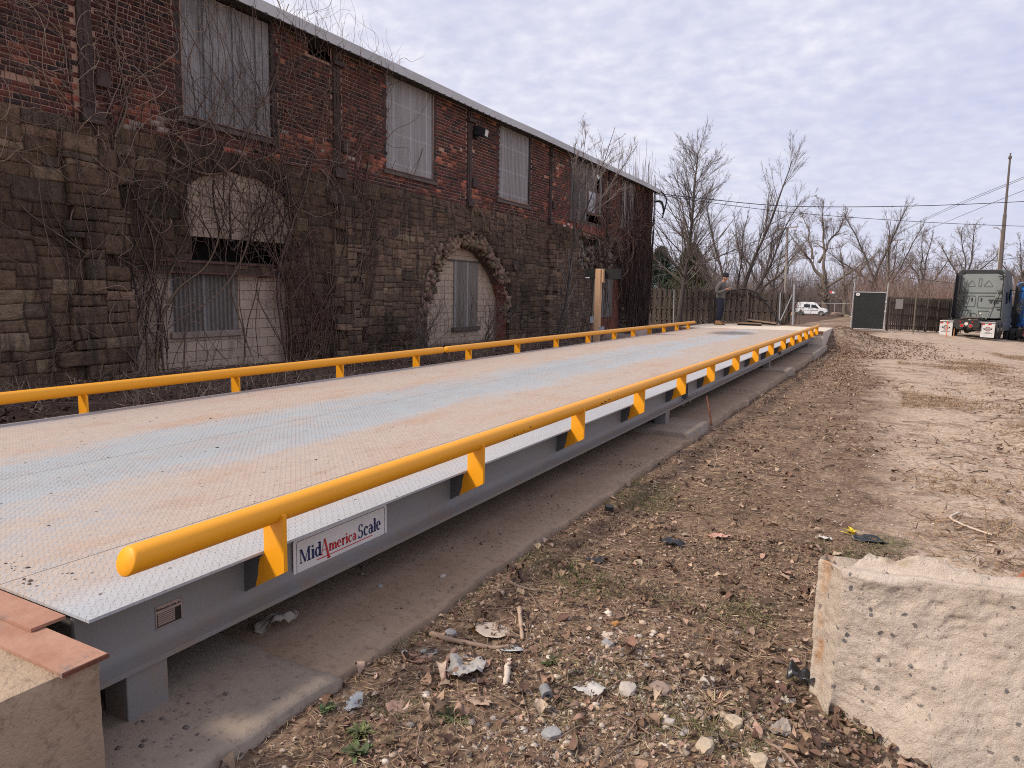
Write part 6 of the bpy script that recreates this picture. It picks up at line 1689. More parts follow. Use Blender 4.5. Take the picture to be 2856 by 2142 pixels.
# f = forward (+x), l = sideways (y: - is towards the camera), z = up
J = [((-.02, 0, .95), .085)]; E_ = []
sp = chain(J, E_, 0, [((-.03, 0, 1.12), .08), ((-.02, 0, 1.30), .09), ((.01, 0, 1.44), .055)])
nk = chain(J, E_, sp, [((.05, 0, 1.52), .052), ((.10, 0, 1.585), .055)])
hd = chain(J, E_, nk, [((.135, 0, 1.64), .078), ((.125, 0, 1.70), .085), ((.11, 0, 1.76), .06)])
chain(J, E_, nk+1, [((.20, 0, 1.605), .040), ((.222, 0, 1.625), .016)])
hands = []
for s in (-1, 1):
    e = chain(J, E_, sp, [((.0, s*.15, 1.42), .035), ((-.06, s*.24, 1.28), .035), ((-.07, s*.255, 1.13), .042), ((.06, s*.20, 1.15), .038), ((.19, s*.10, 1.235), .028)])
    h = chain(J, E_, e, [((.235, s*.055, 1.262), .026), ((.27, s*.045, 1.275), .024)])
    for q, (dl, ln) in enumerate(((-.018, .060), (-.005, .070), (.008, .066), (.020, .052))):
        chain(J, E_, h, [((.285, s*(.045)+dl, 1.272 - .006*q), .0095), ((.285+ln*.6, s*.030+dl, 1.262-.006*q), .0088), ((.285+ln*.8, s*.010+dl, 1.270-.006*q), .0075)])
    chain(J, E_, h-1, [((.25, s*.03, 1.292), .011), ((.285, s*.012, 1.305), .009)])
for s in (-1, 1):
    chain(J, E_, 0, [((-.01, s*.095, .86), .085), ((.01, s*.11, .50), .055), ((-.06, s*.115, .13), .040), ((-.06, s*.115, .06), .04), ((.06, s*.125, .04), .035)])
man = skinned('person', J, E_, skin_m, None)
man.location = (PX, PY, PZ); man.rotation_euler = (0, 0, math.radians(-8))
tag(man, 'man in grey sweatshirt and dark beanie looking down at a phone on the deck', 'person')
# sweatshirt
J = [((-.02, 0, .90), (.165, .165))]; E_ = []
b1 = chain(J, E_, 0, [((-.015, 0, .98), (.175, .175)), ((-.02, 0, 1.15), (.165, .165)), ((-.015, 0, 1.30), (.165, .17)), ((.01, 0, 1.43), (.14, .135)), ((.04, 0, 1.50), (.070, .070))])
for s in (-1, 1):
    chain(J, E_, b1-1, [((.0, s*.175, 1.425), .088), ((-.06, s*.245, 1.28), .070), ((-.075, s*.262, 1.13), .066), ((.06, s*.205, 1.15), .056), ((.165, s*.115, 1.215), .044), ((.19, s*.10, 1.235), .036)])
skinned('sweatshirt', J, E_, shirt_m, man)
# trousers
J = [((-.015, 0, 1.04), (.125, .125)), ((-.015, 0, .90), (.13, .13))]; E_ = [(0, 1)]
for s in (-1, 1):
    chain(J, E_, 1, [((-.01, s*.085, .82), .122), ((.02, s*.10, .62), .102), ((.01, s*.11, .46), .092), ((-.035, s*.112, .26), .078), ((-.06, s*.115, .135), .056)])
skinned('trousers', J, E_, trous_m, man)
for s in (-1, 1):
    J = [((-.065, s*.115, .15), .054), ((-.065, s*.115, .085), .056), ((.02, s*.12, .07), .05), ((.10, s*.128, .052), .043), ((.135, s*.13, .045), .032)]; E_ = [(0, 1), (1, 2), (2, 3), (3, 4), (1, 5)]
    J.append(((-.10, s*.113, .06), .045))
    b_ = skinned('boot', J, E_, boot_m, man, sub=2)
    mb = MB(); mb.prism(rpoly([(-.145, s*.115-.045), (.05, s*.12-.05), (.165, s*.13-.035), (.165, s*.13+.035), (.05, s*.12+.055), (-.145, s*.115+.045)], .03), lambda u, v, t: (u, v, .0+.03*t)); mb.build('sole', sole_m, b_, world=False)
# beanie and facial features
mb = MB(); nn = 20; vs = []; fs = []
ax = Vector((-.30, 0, 1)).normalized()
cen0 = Vector((.142, 0, 1.675)); e1 = Vector((1, 0, .30)).normalized(); e2 = Vector((0, 1, 0))
prof = [(-.012, .094, .086), (.0, .102, .093), (.03, .104, .095), (.035, .099, .090), (.075, .094, .085), (.11, .074, .066), (.135, .045, .04), (.152, .016, .014)]
# the peak of the hat leans forward as the head is bowed
for h, a, b_ in prof:
    c = cen0 + Vector((.10*h, 0, 0)) + Vector((-.12, 0, 1)).normalized()*h
    for i in range(nn):
        t = 2*PI*i/nn; vs.append(c + e1*(a*math.cos(t)) + e2*(b_*math.sin(t)) + Vector((0, 0, -.32*a*math.cos(t)*(1 if h < .04 else .6))))
for j in range(len(prof)-1):
    for i in range(nn): fs.append((j*nn+i, j*nn+(i+1) % nn, (j+1)*nn+(i+1) % nn, (j+1)*nn+i))
fs.append(tuple(range((len(prof)-1)*nn, len(prof)*nn)))
mb.add(vs, fs); mb.build('beanie', hat_m, man, world=False, smooth=True)
mb = MB(); 
for s in (-1, 1): mb.sphere((.085, s*.083, 1.630), (.022, .010, .032), 8, 6)
mb.build('ear', skin_m, man, world=False, smooth=True)
mb = MB()
for s in (-1, 1): mb.sphere((.205, s*.030, 1.640), (.008, .012, .007), 8, 6)
mb.build('eye', mat('eye_dark', (.03, .02, .018), None, rough=.3), man, world=False)
mb = MB(); mb.sphere((.188, 0, 1.578), (.014, .026, .007), 8, 6); mb.build('mouth', mat('lips', (.30, .10, .08), None, rough=.5), man, world=False)
ph = MB(); ph.box(-.04, .05, -.075, .075, -.006, .006)
pho = ph.build('phone', mat('phone_body', (.30, .27, .26), None, rough=.3), None, bevel=.004); pho.location = (PX+.315, PY-.045, PZ+1.285); pho.rotation_euler = (0, math.radians(-22), math.radians(-8))
tag(pho, 'mobile phone held in the hands of the man in the beanie', 'phone')
# push brooms lying on the approach
def broom(label, c, rz, dz, L):
    t = thing('broom_head', label, 'broom', (c[0], c[1], dz), rz)
    mb = MB(); mb.prism(rpoly([(-L/2, -.06), (L/2, -.06), (L/2, .06), (-L/2, .06)], .02), lambda u, v, s: (u, v, .055+.05*s)); mb.build('wooden_block', mat('broom_wood_%d' % int(L*100), (.20, .125, .075), (.27, .18, .12), 6, .8, stretch=(.5, 6, 6)), t, world=False, bevel=.006)
    r = np.random.default_rng(int(L*100)); n_ = 900; P0 = np.stack([r.uniform(-L/2+.01, L/2-.01, n_), r.uniform(-.05, .05, n_), np.full(n_, .056)], -1); P1 = P0 + np.stack([r.normal(0, .012, n_), r.normal(0, .012, n_), np.full(n_, -.055)], -1)
    V, F = tube_batch(np.stack([P0, (P0+P1)/2, P1], 1), np.full((n_, 3), .003), 3); mesh_np('bristles', V, F, blackp_m, t, world=False)
broom('brown push broom head with black bristles on the deck end, lower of two', (-4.42, 25.9), math.radians(4), .412, .80)
broom('greyish broom head resting slanted on top of the other broom head', (-4.05, 26.05), math.radians(-3), .485, .98)
bpy.data.objects['broom_head.001'].rotation_euler = (0, math.radians(5), math.radians(-3))
# ------------------------------------------------------------------ concrete block at the right
def big_block():
    ang = math.radians(9.5); U = np.array([math.cos(ang), math.sin(ang)]); Wd = np.array([-math.sin(ang), math.cos(ang)])
    O = np.array([-.085, 2.585]); L, D = 1.75, .26
    # plan outline: front, right, back, left with its groove
    out = []
    def seg(a, b_, k, tagv):
        for t in np.linspace(0, 1, k, endpoint=False): out.append((*(np.array(a)*(1-t)+np.array(b_)*t), tagv))
    fl = O; fr = O+U*L; brp = fr+Wd*D; bl = O + np.array([-.080, .30]); m1 = O + np.array([-.028, .050]); m2 = O + np.array([-.052, .115]); m3 = O + np.array([-.085, .150])
    seg(fl, fr, 240, 0); seg(fr, brp, 20, 1); seg(brp, bl, 60, 2); seg(bl, m3, 22, 3); seg(m3, m2, 8, 4); seg(m2, m1, 8, 4); seg(m1, fl, 8, 5)
    out = np.array(out); K = len(out); lev = np.concatenate([[0, .003, .008, .016], np.linspace(.024, 1, 105)])
    ztop = .485; zb = -.35
    Vs = []
    u_ = (out[:, :2]-O)@U
    rp_ = np.random.default_rng(66); PITS = [(rp_.uniform(0, 1.0), rp_.uniform(-.25, .46), rp_.uniform(.006, .026), rp_.uniform(.003, .009)) for _ in range(70)] + [(.13, .40, .085, .016), (.34, .28, .12, .018), (.22, .10, .10, .014)]
    c = out[:, :2].mean(0)
    d = out[:, :2]-c; d /= np.linalg.norm(d, axis=1, keepdims=True)
    nrm = np.where((out[:, 2] == 0)[:, None], -Wd[None], d)
    nrm = np.where((out[:, 2] >= 3)[:, None], np.array([-.75, -.66])[None], nrm)
    for lv_ in lev:
        low = zb + .30*(1-smooth01(u_, -.02, .26)) + .02*np.sin(u_*5)
        back = np.clip((out[:, :2]-O)@Wd, 0, 1); z = ztop - .20*back - (ztop-low)*lv_
        und = lv_**1.5*.16*smooth01(u_, 0, .3)*(out[:, 2] == 0)
        P = out[:, :2] - Wd[None]*und[:, None]
        isf = (out[:, 2] == 0)
        amp = .046*fbm(u_*3.0, z*1.6, 3, 71) + .007*fbm(u_*11, z*13, 3, 72) - .005*np.abs(fbm(u_*24+3*vnoise(z*9, u_*7, 88), z*27, 2, 73)) + .004*fbm(u_*52, z*52, 3, 74) + .003*fbm(u_*120, z*120, 2, 79)
        for (pu, pz, pr, pd) in PITS: amp = amp - pd*np.exp(-(((u_-pu)/pr)**2 + ((z-pz)/(pr*.7))**2)**2)
        amps = .010*fbm(out[:, 0]*14, z*14+out[:, 1]*9, 4, 75) + .004*fbm(out[:, 0]*50, z*40, 2, 76)
        a = np.where(isf, amp*smooth01(lv_, -.01, .035)*smooth01(u_, -.02, .03) , amps)
        a = a - np.where(isf, .030*smooth01(lv_, .90, 1.0), 0)
        inset = .007*(1-min(1, lv_/.010))**2
        P = P + nrm*(a - inset)[:, None]
        Vs.append(np.stack([P[:, 0], P[:, 1], z + .006*fbm(u_*12, np.full(K, .3), 3, 77)*(lv_ < .05)], -1))
    M_ = len(lev)
    V = np.concatenate(Vs); I = np.arange(M_*K).reshape(M_, K); I2 = np.roll(I, -1, axis=1)
    F = np.stack([I[1:], I2[1:], I2[:-1], I[:-1]], -1).reshape(-1, 4)
    # rough top: rings shrinking to the middle line, broken ridge along the back
    top = Vs[0]; R = 22; spine = O + U*np.clip(u_, .10, L-.1)[:, None] + Wd*.13
    allV = [V]; base = len(V); prev = I[0]; Fs = [F]
    for q in range(1, R+1):
        t = q/R
        P = top[:, :2]*(1-t) + spine*t
        uu = (P-O)@U; ww = (P-O)@Wd
        ridge = smooth01(ww, .05, .085)*(1-smooth01(ww, .20, .255))*(.052+.024*fbm(uu*7, ww*7, 3, 78)+.022*fbm(uu*22, ww*22, 3, 79))*smooth01(uu, .02, .10)*(1-.55*smooth01(uu, .25, .5)) + .003*fbm(uu*40, ww*40, 2, 80)
        allV.append(np.stack([P[:, 0], P[:, 1], top[:, 2] + .002 - .20*np.clip(ww, 0, 1) + ridge], -1)); cur = base + np.arange(K); base += K
        Fs.append(np.stack([prev, np.roll(prev, -1), np.roll(cur, -1), cur], -1)); prev = cur
    return np.concatenate(allV), Fs
n = N('weathered_block_concrete'); v = n.pos(obj=False); s = n.sep(v)
c = n.mix(n.ramp(n.noise(5, 6, .7, v), .3, .7), (.58, .475, .375), (.72, .61, .505))
c = n.mix(n.ramp(n.noise(38, 5, .7, v), .52, .72, 0, .6), c, (.44, .355, .285))
wv = n.new('ShaderNodeVectorMath', operation='MULTIPLY_ADD'); n.put(wv.inputs[0], n.noise(30, 3, .6, v, out='Color')); wv.inputs[1].default_value = (.035, .035, .035); n.put(wv.inputs[2], v); v_ = wv.outputs[0]
vd = n.voro(30, v_); vc = n.sep(n.voro(30, v_, out='Color'))
c = n.mix(n.math('MULTIPLY', n.ramp(vd, .20, .30, 1, 0), n.ramp(vc[0], .74, .78)), c, n.mix(vc[1], (.13, .13, .14), (.26, .22, .19)))
vd2 = n.voro(70, v); vc2 = n.sep(n.voro(70, v, out='Color'))
c = n.mix(n.math('MULTIPLY', n.ramp(vd2, .14, .26, .8, 0), n.ramp(vc2[0], .82, .86)), c, (.14, .115, .10))
# rusty stain down the groove, lichen on the top
stain = n.math('MULTIPLY', n.math('MULTIPLY', n.ramp(s[0], -.165, -.15), n.ramp(s[0], -.115, -.135, 0, 1)), n.ramp(n.noise(4.0, 3, .6, v), .38, .52))
c = n.mix(n.math('MULTIPLY', n.math('MULTIPLY', stain, n.ramp(n.noise(7, 4, .6, v), .40, .56)), .85), c, (.55, .28, .13))
top = n.math('MULTIPLY', n.ramp(s[2], .490, .505), n.ramp(n.noise(13, 5, .7, v), .42, .6))
c = n.mix(n.math('MULTIPLY', top, .75), c, n.mix(n.noise(30, 3, .6, v), (.22, .18, .13), (.48, .36, .20)))
c = n.mix(n.ramp(n.noise(120, 4, .75, v), .50, .68, 0, .6), c, (.47, .385, .315))
n.bump(n.math('ADD', n.noise(45, 6, .8, v), n.math('MULTIPLY', n.noise(150, 4, .8, v), .6)), .95, .010)
block_m = n.fin(c, .95, 0, .2)
bt = thing('concrete_block', 'large pale broken concrete block lying at the lower right corner', 'concrete block', (.6, 2.8, -.1))
V, Fs = big_block(); mesh_np('block_body', V, Fs, block_m, bt, smooth=False)
MB().tube([(.44, 2.86, .45), (.52, 2.95, .53), (.64, 3.02, .60)], [.010, .010, .009], 8).build('rebar', mat('orange_rebar', (.36, .12, .05), (.26, .09, .045), 40, .8), bt)

# ------------------------------------------------------------------ scatter
leaf_m = mat_attr('dead_leaf', .85, .3, 60, 0); straw_m = mat_attr('dry_straw', .9, .25, 30, 0); peb_m = mat_attr('pebble', .9, .25, 50, .3, 90)
def scatter(n_, xr_, yr_, dens, r):
    out = np.zeros((0, 2))
    while len(out) < n_:
        p = np.stack([r.uniform(*xr_, n_*2), r.uniform(*yr_, n_*2)], -1)
        out = np.concatenate([out, p[r.random(n_*2) < dens(p[:, 0], p[:, 1])]])
    return out[:n_]
def clear(x, y):
    """False where the slab, the block or the abutment stands"""
    e = -1.68 + .035*fbm(y*1.7, y*0, 3, 11)
    blk = (x > -.16) & (y > 2.60+.167*(x+.085)) & (y < 3.15+.167*(x+.085)) & (x < 1.7)
    return (x > e) & ~blk
def soil(x, y):
    """1 on the brown littered strip, 0 on gravel"""
    a = fbm(x*.9+3, y*.35, 4, 81) + .5*fbm(x*3, y*2.2, 3, 82)
    strip = 1 - smooth01(x, -.9, .3)
    patch = smooth01(x, 1.2, 1.9)*(1-smooth01(x, 2.3, 3.2))*.5
    return np.clip(.26 + .60*strip + patch + .95*a, 0, 1)
def leaves(n_, P, size, r, base, name, label, zf=Gn, lift=.010, curl=.5):
    B = len(P); z = zf(P[:, 0], P[:, 1]) + r.uniform(.001, lift, B)
    L = r.uniform(*size, B); w = L*r.uniform(.22, .42, B)
    K = 5; uu = np.linspace(0, 1, K); pw = np.array([.06, .80, 1.0, .72, .03])
    X = np.repeat((uu[None]-.5)*L[:, None], 3, axis=1); side = np.tile(np.array([-1., 0, 1.]), K)[None]
    W3 = np.repeat(pw, 3)[None]*w[:, None]*r.uniform(.65, 1.25, (B, 15))
    Y = side*W3 + .10*L[:, None]*np.repeat(np.sin(uu*3)*1.0, 3)[None]*r.normal(0, 1, (B, 1))
    cu = r.normal(0, curl, B)[:, None]; cup = r.uniform(-.2, 1.1, B)[:, None]
    Z = cu*(X**2/L[:, None])*2.2 + cup*np.abs(side)*W3*.8 + r.normal(0, .045, (B, 15))*L[:, None]
    tilt = r.normal(0, .30, B)[:, None]; X2 = X*np.cos(tilt) - Z*np.sin(tilt); Z2 = X*np.sin(tilt) + Z*np.cos(tilt)
    an = r.uniform(0, 2*PI, B)[:, None]; Xr_ = X2*np.cos(an) - Y*np.sin(an); Yr_ = X2*np.sin(an) + Y*np.cos(an)
    Z2 = Z2 - Z2.min(axis=1, keepdims=True)*.8
    V = np.stack([P[:, :1] + Xr_, P[:, 1:] + Yr_, z[:, None] + Z2], -1).reshape(-1, 3)
    i = np.arange(K-1)*3; f = np.concatenate([np.stack([i, i+1, i+4, i+3], -1), np.stack([i+1, i+2, i+5, i+4], -1)]); F = (np.arange(B)[:, None, None]*15 + f[None]).reshape(-1, 4)
    bi = r.integers(0, len(base), B); C = np.array(base)[bi]*(1+r.uniform(-.35, .30, (B, 1)))*(1+r.uniform(-.06, .06, (B, 3)))
    o = mesh_np(name, V, F, leaf_m, None, np.clip(np.repeat(C, 15, axis=0), .01, .9)); return tag(o, label, 'litter', kind='stuff')
def straws(P, ln, wd, r, base, name, label, zf=Gn, stand=.25, cat='grass', clump=None):
    B = len(P); z = zf(P[:, 0], P[:, 1])
    N_ = 4; L = r.uniform(*ln, B); el = np.abs(r.normal(0, stand, B)); an = r.uniform(0, 2*PI, B)
    d = np.stack([np.cos(an)*np.cos(el), np.sin(an)*np.cos(el), np.sin(el)], -1)
    Q = np.zeros((B, N_, 3)); Q[:, 0] = np.stack([P[:, 0], P[:, 1], z+.001], -1)
    for k in range(1, N_):
        d = d + r.normal(0, .16, d.shape); d[:, 2] -= .07; d /= np.linalg.norm(d, axis=1, keepdims=True)
        Q[:, k] = Q[:, k-1] + d*(L/(N_-1))[:, None]
    zz = zf(Q[:, :, 0].ravel(), Q[:, :, 1].ravel()).reshape(B, N_); Q[:, :, 2] = np.maximum(Q[:, :, 2], zz + r.uniform(.001, .012, (B, 1)))
    sd = np.cross(np.gradient(Q, axis=1), np.array([0, 0, 1.0])); sd /= np.linalg.norm(sd, axis=2, keepdims=True) + 1e-9
    sd[:, :, 2] += r.normal(0, .5, (B, 1)); W_ = (r.uniform(*wd, B))[:, None, None]*np.array([.9, 1, .8, .25])[None, :, None]
    V = np.stack([Q - sd*W_, Q + sd*W_], 2).reshape(-1, 3)
    i = np.arange(N_-1)*2; f = np.stack([i, i+1, i+3, i+2], -1); F = (np.arange(B)[:, None, None]*8 + f[None]).reshape(-1, 4)
    bi = r.integers(0, len(base), B); C = np.array(base)[bi]*(1+r.uniform(-.3, .35, (B, 1)))*(1+r.uniform(-.06, .06, (B, 3)))
    o = mesh_np(name, V, F, straw_m, None, np.clip(np.repeat(C, 8, axis=0), .01, .9)); return tag(o, label, cat, kind='stuff')
r = np.random.default_rng(300)
LB = [(.23, .145, .096), (.17, .10, .066), (.30, .20, .138), (.10, .060, .042), (.38, .275, .20), (.14, .085, .060)]
SB = [(.36, .255, .16), (.29, .195, .12), (.22, .145, .092), (.45, .335, .22), (.14, .09, .06)]
near = lambda x, y: clear(x, y)*soil(x, y)
P = scatter(9500, (-1.75, 1.9), (1.0, 4.4), near, r); leaves(0, P, (.007, .030), r, LB, 'leaf_litter', 'brown dead leaves littering the strip beside the slab')
P = scatter(520, (-1.75, .8), (1.0, 3.8), near, r); leaves(0, P, (.026, .062), r, LB, 'leaf_litter', 'larger curled dead leaves in the foreground litter', lift=.02, curl=.8)
P = scatter(5200, (-1.75, 5), (4.0, 24), lambda x, y: clear(x, y)*soil(x, y)*(.35+.65*(x < .2)), r); leaves(0, P, (.016, .060), r, LB, 'leaf_litter', 'dead leaves strewn along the far dirt strip')
P = scatter(60000, (-1.75, 2.4), (1.0, 5.5), lambda x, y: clear(x, y)*np.clip(soil(x, y)*1.2-.15, 0, 1), r); straws(P, (.015, .060), (.0005, .0011), r, SB, 'dry_grass', 'flattened straw coloured dead grass on the near dirt')
P = scatter(42000, (-1.75, 5), (5, 24), lambda x, y: clear(x, y)*np.clip(soil(x, y)*1.3-.25, 0, 1), r); straws(P, (.03, .10), (.0010, .0022), r, SB, 'dry_grass', 'flattened dead grass along the far dirt strip')
P = scatter(14000, (-1.75, 1.8), (1.0, 5.6), lambda x, y: clear(x, y)*np.clip(fbm(x*2.2+7, y*2.2, 3, 83)*2-.20, 0, 1), r); straws(P, (.015, .05), (.0009, .0017), r, [(.105, .105, .042), (.16, .145, .065), (.08, .08, .036)], 'green_grass', 'short green blades sprouting through the dead grass', stand=.7)
P = scatter(26000, (.2, 8), (4.5, 30), lambda x, y: clear(x, y)*np.clip(fbm(x*.55+2, y*.5, 4, 95)*3.2-.75, 0, 1), r); straws(P, (.04, .13), (.0014, .0030), r, [(.26, .165, .095), (.20, .125, .075), (.33, .23, .14)], 'dry_grass', 'reddish brown dead grass patches in the gravel yard', stand=.45)
# pebbles
def pebbles(P, size, base, name, label, r, zf=Gn):
    B = len(P); z = zf(P[:, 0], P[:, 1]); s = size[0]*(size[1]/size[0])**(r.random(B)**1.8)
    V, F, C = rubble('p', np.stack([P[:, 0], P[:, 1], z], -1), 1.0, None, None, int(r.integers(1e6)), (1, 1, 1))
    c = np.repeat(np.stack([P[:, 0], P[:, 1], z], -1), 12, axis=0); q = (V-c)*np.repeat(s, 12)[:, None]; q[:, 2] *= .5
    V = c + q + np.array([0, 0, 1])*np.repeat(s*.22, 12)[:, None]
    bi = r.integers(0, len(base), B); Cc = np.array(base)[bi]*(1+r.uniform(-.3, .25, (B, 1)))
    o = mesh_np(name, V, F, peb_m, None, np.clip(np.repeat(Cc, 12, axis=0), .01, .9)); return tag(o, label, 'gravel', kind='stuff')
PB = [(.46, .38, .30), (.54, .47, .40), (.36, .28, .215), (.30, .255, .22), (.44, .33, .22), (.22, .18, .155), (.40, .305, .235)]
pale = lambda x, y: clear(x, y)*np.clip(smooth01(x, -1.5, -.5)*(1-smooth01(y, 2.4, 3.0))*(.45 + .9*fbm(x*2.5, y*2.5, 3, 84)) + .05, 0, 1)
P = scatter(15000, (-1.72, .9), (1.0, 3.1), pale, r); pebbles(P, (.0022, .014), PB, 'gravel', 'loose pale pebbles and stone chips in the foreground', r)
P = scatter(6000, (-1.7, 4), (1.5, 9), lambda x, y: clear(x, y)*np.clip(1-soil(x, y)+.05, 0, 1), r); pebbles(P, (.003, .009), PB[:4]+[(.40, .31, .25)], 'gravel', 'small gravel pressed into the yard track', r)
P = scatter(2500, (-3.2, -1.74), (1.0, 12), lambda x, y: np.clip(.2+fbm(x*3, y*3, 3, 85)*1.6, 0, 1), r); pebbles(P, (.003, .010), [(.20, .165, .14), (.30, .25, .21), (.13, .105, .09)], 'gravel', 'grit scattered over the slab under the weighbridge', r, zf=lambda x, y: np.where((y < 1.84) & (x > -3), .016, 0.0)+0*x)
P = scatter(620, (-.75, .55), (1.95, 2.72), lambda x, y: clear(x, y)*np.exp(-((y-2.62+.55*(x+.1))/.28)**2)*(y < 2.66), r); leaves(0, P, (.012, .048), r, [(.17, .105, .07), (.11, .066, .046), (.24, .155, .105), (.30, .21, .15), (.08, .05, .036)], 'leaf_litter', 'dead leaves heaped against the foot of the concrete block', lift=.025, curl=.8)
P = scatter(170, (-5.2, -2.1), (1.2, 12), lambda x, y: np.clip(.9-(y-1.2)/9, .12, 1), r); P = np.concatenate([P, np.stack([-2.58+r.normal(0, .05, 14), 1.26+r.normal(0, .02, 14)], -1), np.stack([-2.43+r.normal(0, .02, 7), 1.21+r.normal(0, .012, 7)], -1), np.stack([-2.39+r.normal(0, .01, 4), 1.32+r.normal(0, .01, 4)], -1)])
pebbles(P, (.002, .008), [(.16, .115, .09), (.22, .16, .125), (.11, .085, .075)], 'mud_clods', 'small clods of dried mud dropped on the weighbridge deck', r, zf=lambda x, y: 0*x + DZ)
# bark chips and twigs
def twigs(P, ln, rd, r, base, name, label, zf=Gn):
    B = len(P); N_ = 5; L = r.uniform(*ln, B); an = r.uniform(0, 2*PI, B); Q = np.zeros((B, N_, 3)); Q[:, 0] = np.stack([P[:, 0], P[:, 1], 0*L], -1)
    d = np.stack([np.cos(an), np.sin(an)], -1)
    for k in range(1, N_):
        d = d + r.normal(0, .13, d.shape); d /= np.linalg.norm(d, axis=1, keepdims=True); Q[:, k, :2] = Q[:, k-1, :2] + d*(L/(N_-1))[:, None]
    Q[:, :, 2] = zf(Q[:, :, 0].ravel(), Q[:, :, 1].ravel()).reshape(B, N_) + r.uniform(.003, .014, (B, 1)) + r.uniform(0, .012, (B, 1))*np.linspace(0, 1, N_)
    R = r.uniform(*rd, B)[:, None]*np.linspace(1, .6, N_)[None]
    V, F = tube_batch(Q, R, 5); o = mesh_np(name, V, F, straw_m, None, np.repeat(jitcol(base, B, .45, .08, r), N_*5, axis=0)); return tag(o, label, 'twigs', kind='stuff')
P = scatter(900, (-1.75, 1.6), (1.0, 6), near, r); twigs(P, (.04, .22), (.0012, .0040), r, (.20, .14, .10), 'fallen_twigs', 'small fallen twigs among the leaves')
P = scatter(300, (-1.75, 3), (6, 20), near, r); twigs(P, (.10, .35), (.003, .007), r, (.15, .10, .075), 'fallen_twigs', 'twigs along the far edge of the slab')
# building side of the weighbridge
lz = lambda x, y: Gn(x, y)
P = scatter(9000, (-9.9, -5.6), (1.5, 30), lambda x, y: np.clip(.5+fbm(x*1.5, y*1.0, 3, 86), 0, 1), r); leaves(0, P, (.03, .09), r, [(.13, .08, .058), (.19, .12, .085), (.08, .05, .04), (.25, .17, .12)], 'leaf_litter', 'dark leaf litter between the weighbridge and the wall', lift=.03)
def tuft(x, y): return np.clip(fbm(x*1.3, y*1.1, 3, 87)*2.2+.12, 0, 1)
P = scatter(15000, (-9.9, -5.55), (1.5, 26), tuft, r); straws(P, (.12, .40), (.0018, .0035), r, [(.29, .21, .145), (.20, .13, .095), (.13, .085, .065), (.36, .27, .19)], 'dry_grass', 'tangled dead grass and weeds along the building', stand=.75)
P = scatter(900, (-9.9, -5.8), (2, 26), tuft, r); twigs(P, (.4, 1.4), (.003, .007), r, (.14, .095, .075), 'fallen_twigs', 'fallen vine stems and brush at the foot of the wall', zf=lambda x, y: Gn(x, y)+.06)
# bank beside the far abutment
P = scatter(3500, (-1.8, 2.5), (21, 34), lambda x, y: np.clip(1.1-np.abs(x+.6)/2.4, .05, 1), r); leaves(0, P, (.03, .08), r, LB, 'leaf_litter', 'leaves drifted over the bank beside the far abutment', lift=.03)

# ------------------------------------------------------------------ single pieces of rubbish, stones and plants
def sheet(name, label, c, size, rz, m, seed, amp=.03, cat='scrap', kx=14, fold=.0, ragged=.12):
    r = np.random.default_rng(seed); ky = kx
    U, Vv = np.meshgrid(np.linspace(-1, 1, kx), np.linspace(-1, 1, ky), indexing='ij')
    # square to ragged disc
    X = U*np.sqrt(np.maximum(0, 1-Vv**2/2)); Y = Vv*np.sqrt(np.maximum(0, 1-U**2/2)); an = np.arctan2(Y, X)
    k = 1 + ragged*vnoise(an*2.2+seed, an*0, 91) + ragged*.6*vnoise(an*6+seed, an*0, 92)
    X = X*k*size[0]; Y = Y*k*size[1]
    Z = amp*(fbm(X/size[0]*1.3+seed, Y/size[1]*1.3, 2, 93)) + amp*.5*np.abs(fbm(X/size[0]*2.6+seed, Y/size[1]*2.6, 2, 94)) + fold*(X/size[0])**2*size[0]
    Z = Z - Z.min() + .002
    I = np.arange(kx*ky).reshape(kx, ky); F = np.stack([I[:-1, :-1], I[1:, :-1], I[1:, 1:], I[:-1, 1:]], -1).reshape(-1, 4)
    o = mesh_np(name, np.stack([X, Y, Z], -1).reshape(-1, 3), F, m, None)
    sol = o.modifiers.new('thick', 'SOLIDIFY'); sol.thickness = .0015
    z = gz(*c) if len(c) == 2 else c[2]
    o.location = (c[0], c[1], z); o.rotation_euler = (r.normal(0, .06), r.normal(0, .06), rz)
    return tag(o, label, cat)
def stick(name, label, pts, rad, m, cat='stick'):
    z0 = [gz(p[0], p[1]) for p in pts]; mb = MB(); P = [(p[0], p[1], z + (p[2] if len(p) > 2 else .012)) for p, z in zip(pts, z0)]
    q = curve_pts(P, 5); n_ = len(q); mb.tube(q, [rad*(1.1-.4*i/n_)*(1+.12*math.sin(i*1.7)) for i in range(n_)], 8)
    return tag(mb.build(name, m, smooth=True), label, cat)
paper_m = mat('grey_paper', (.27, .255, .235), (.37, .35, .325), 20, .8); papw_m = mat('white_paper', (.50, .475, .44), (.42, .395, .36), 20, .8); tan_leaf_m = mat('tan_leaf', (.42, .30, .22), (.34, .23, .17), 12, .8); pink_leaf_m = mat('pinkish_leaf', (.36, .22, .165), (.28, .17, .125), 12, .8); plas_m = mat('black_plastic_bag', (.012, .012, .013), (.03, .03, .032), 20, .35); card_m = mat('pale_card', (.54, .44, .35), (.48, .385, .30), 9, .8)
sheet('paper_disc', 'flat tan paper disc lying near the slab edge', (-1.40, 2.49), (.075, .065), .2, card_m, 1, .008, 'scrap', ragged=.03)
sheet('crumpled_paper', 'crumpled grey paper bag in the middle of the foreground litter', (-1.352, 2.19), (.075, .10), .5, paper_m, 2, .040, 'paper', 30)
sheet('paper_scrap', 'white torn paper curling up in the gravel right of the crumpled bag', (-.88, 2.30), (.07, .045), -.3, papw_m, 3, .018, 'paper')
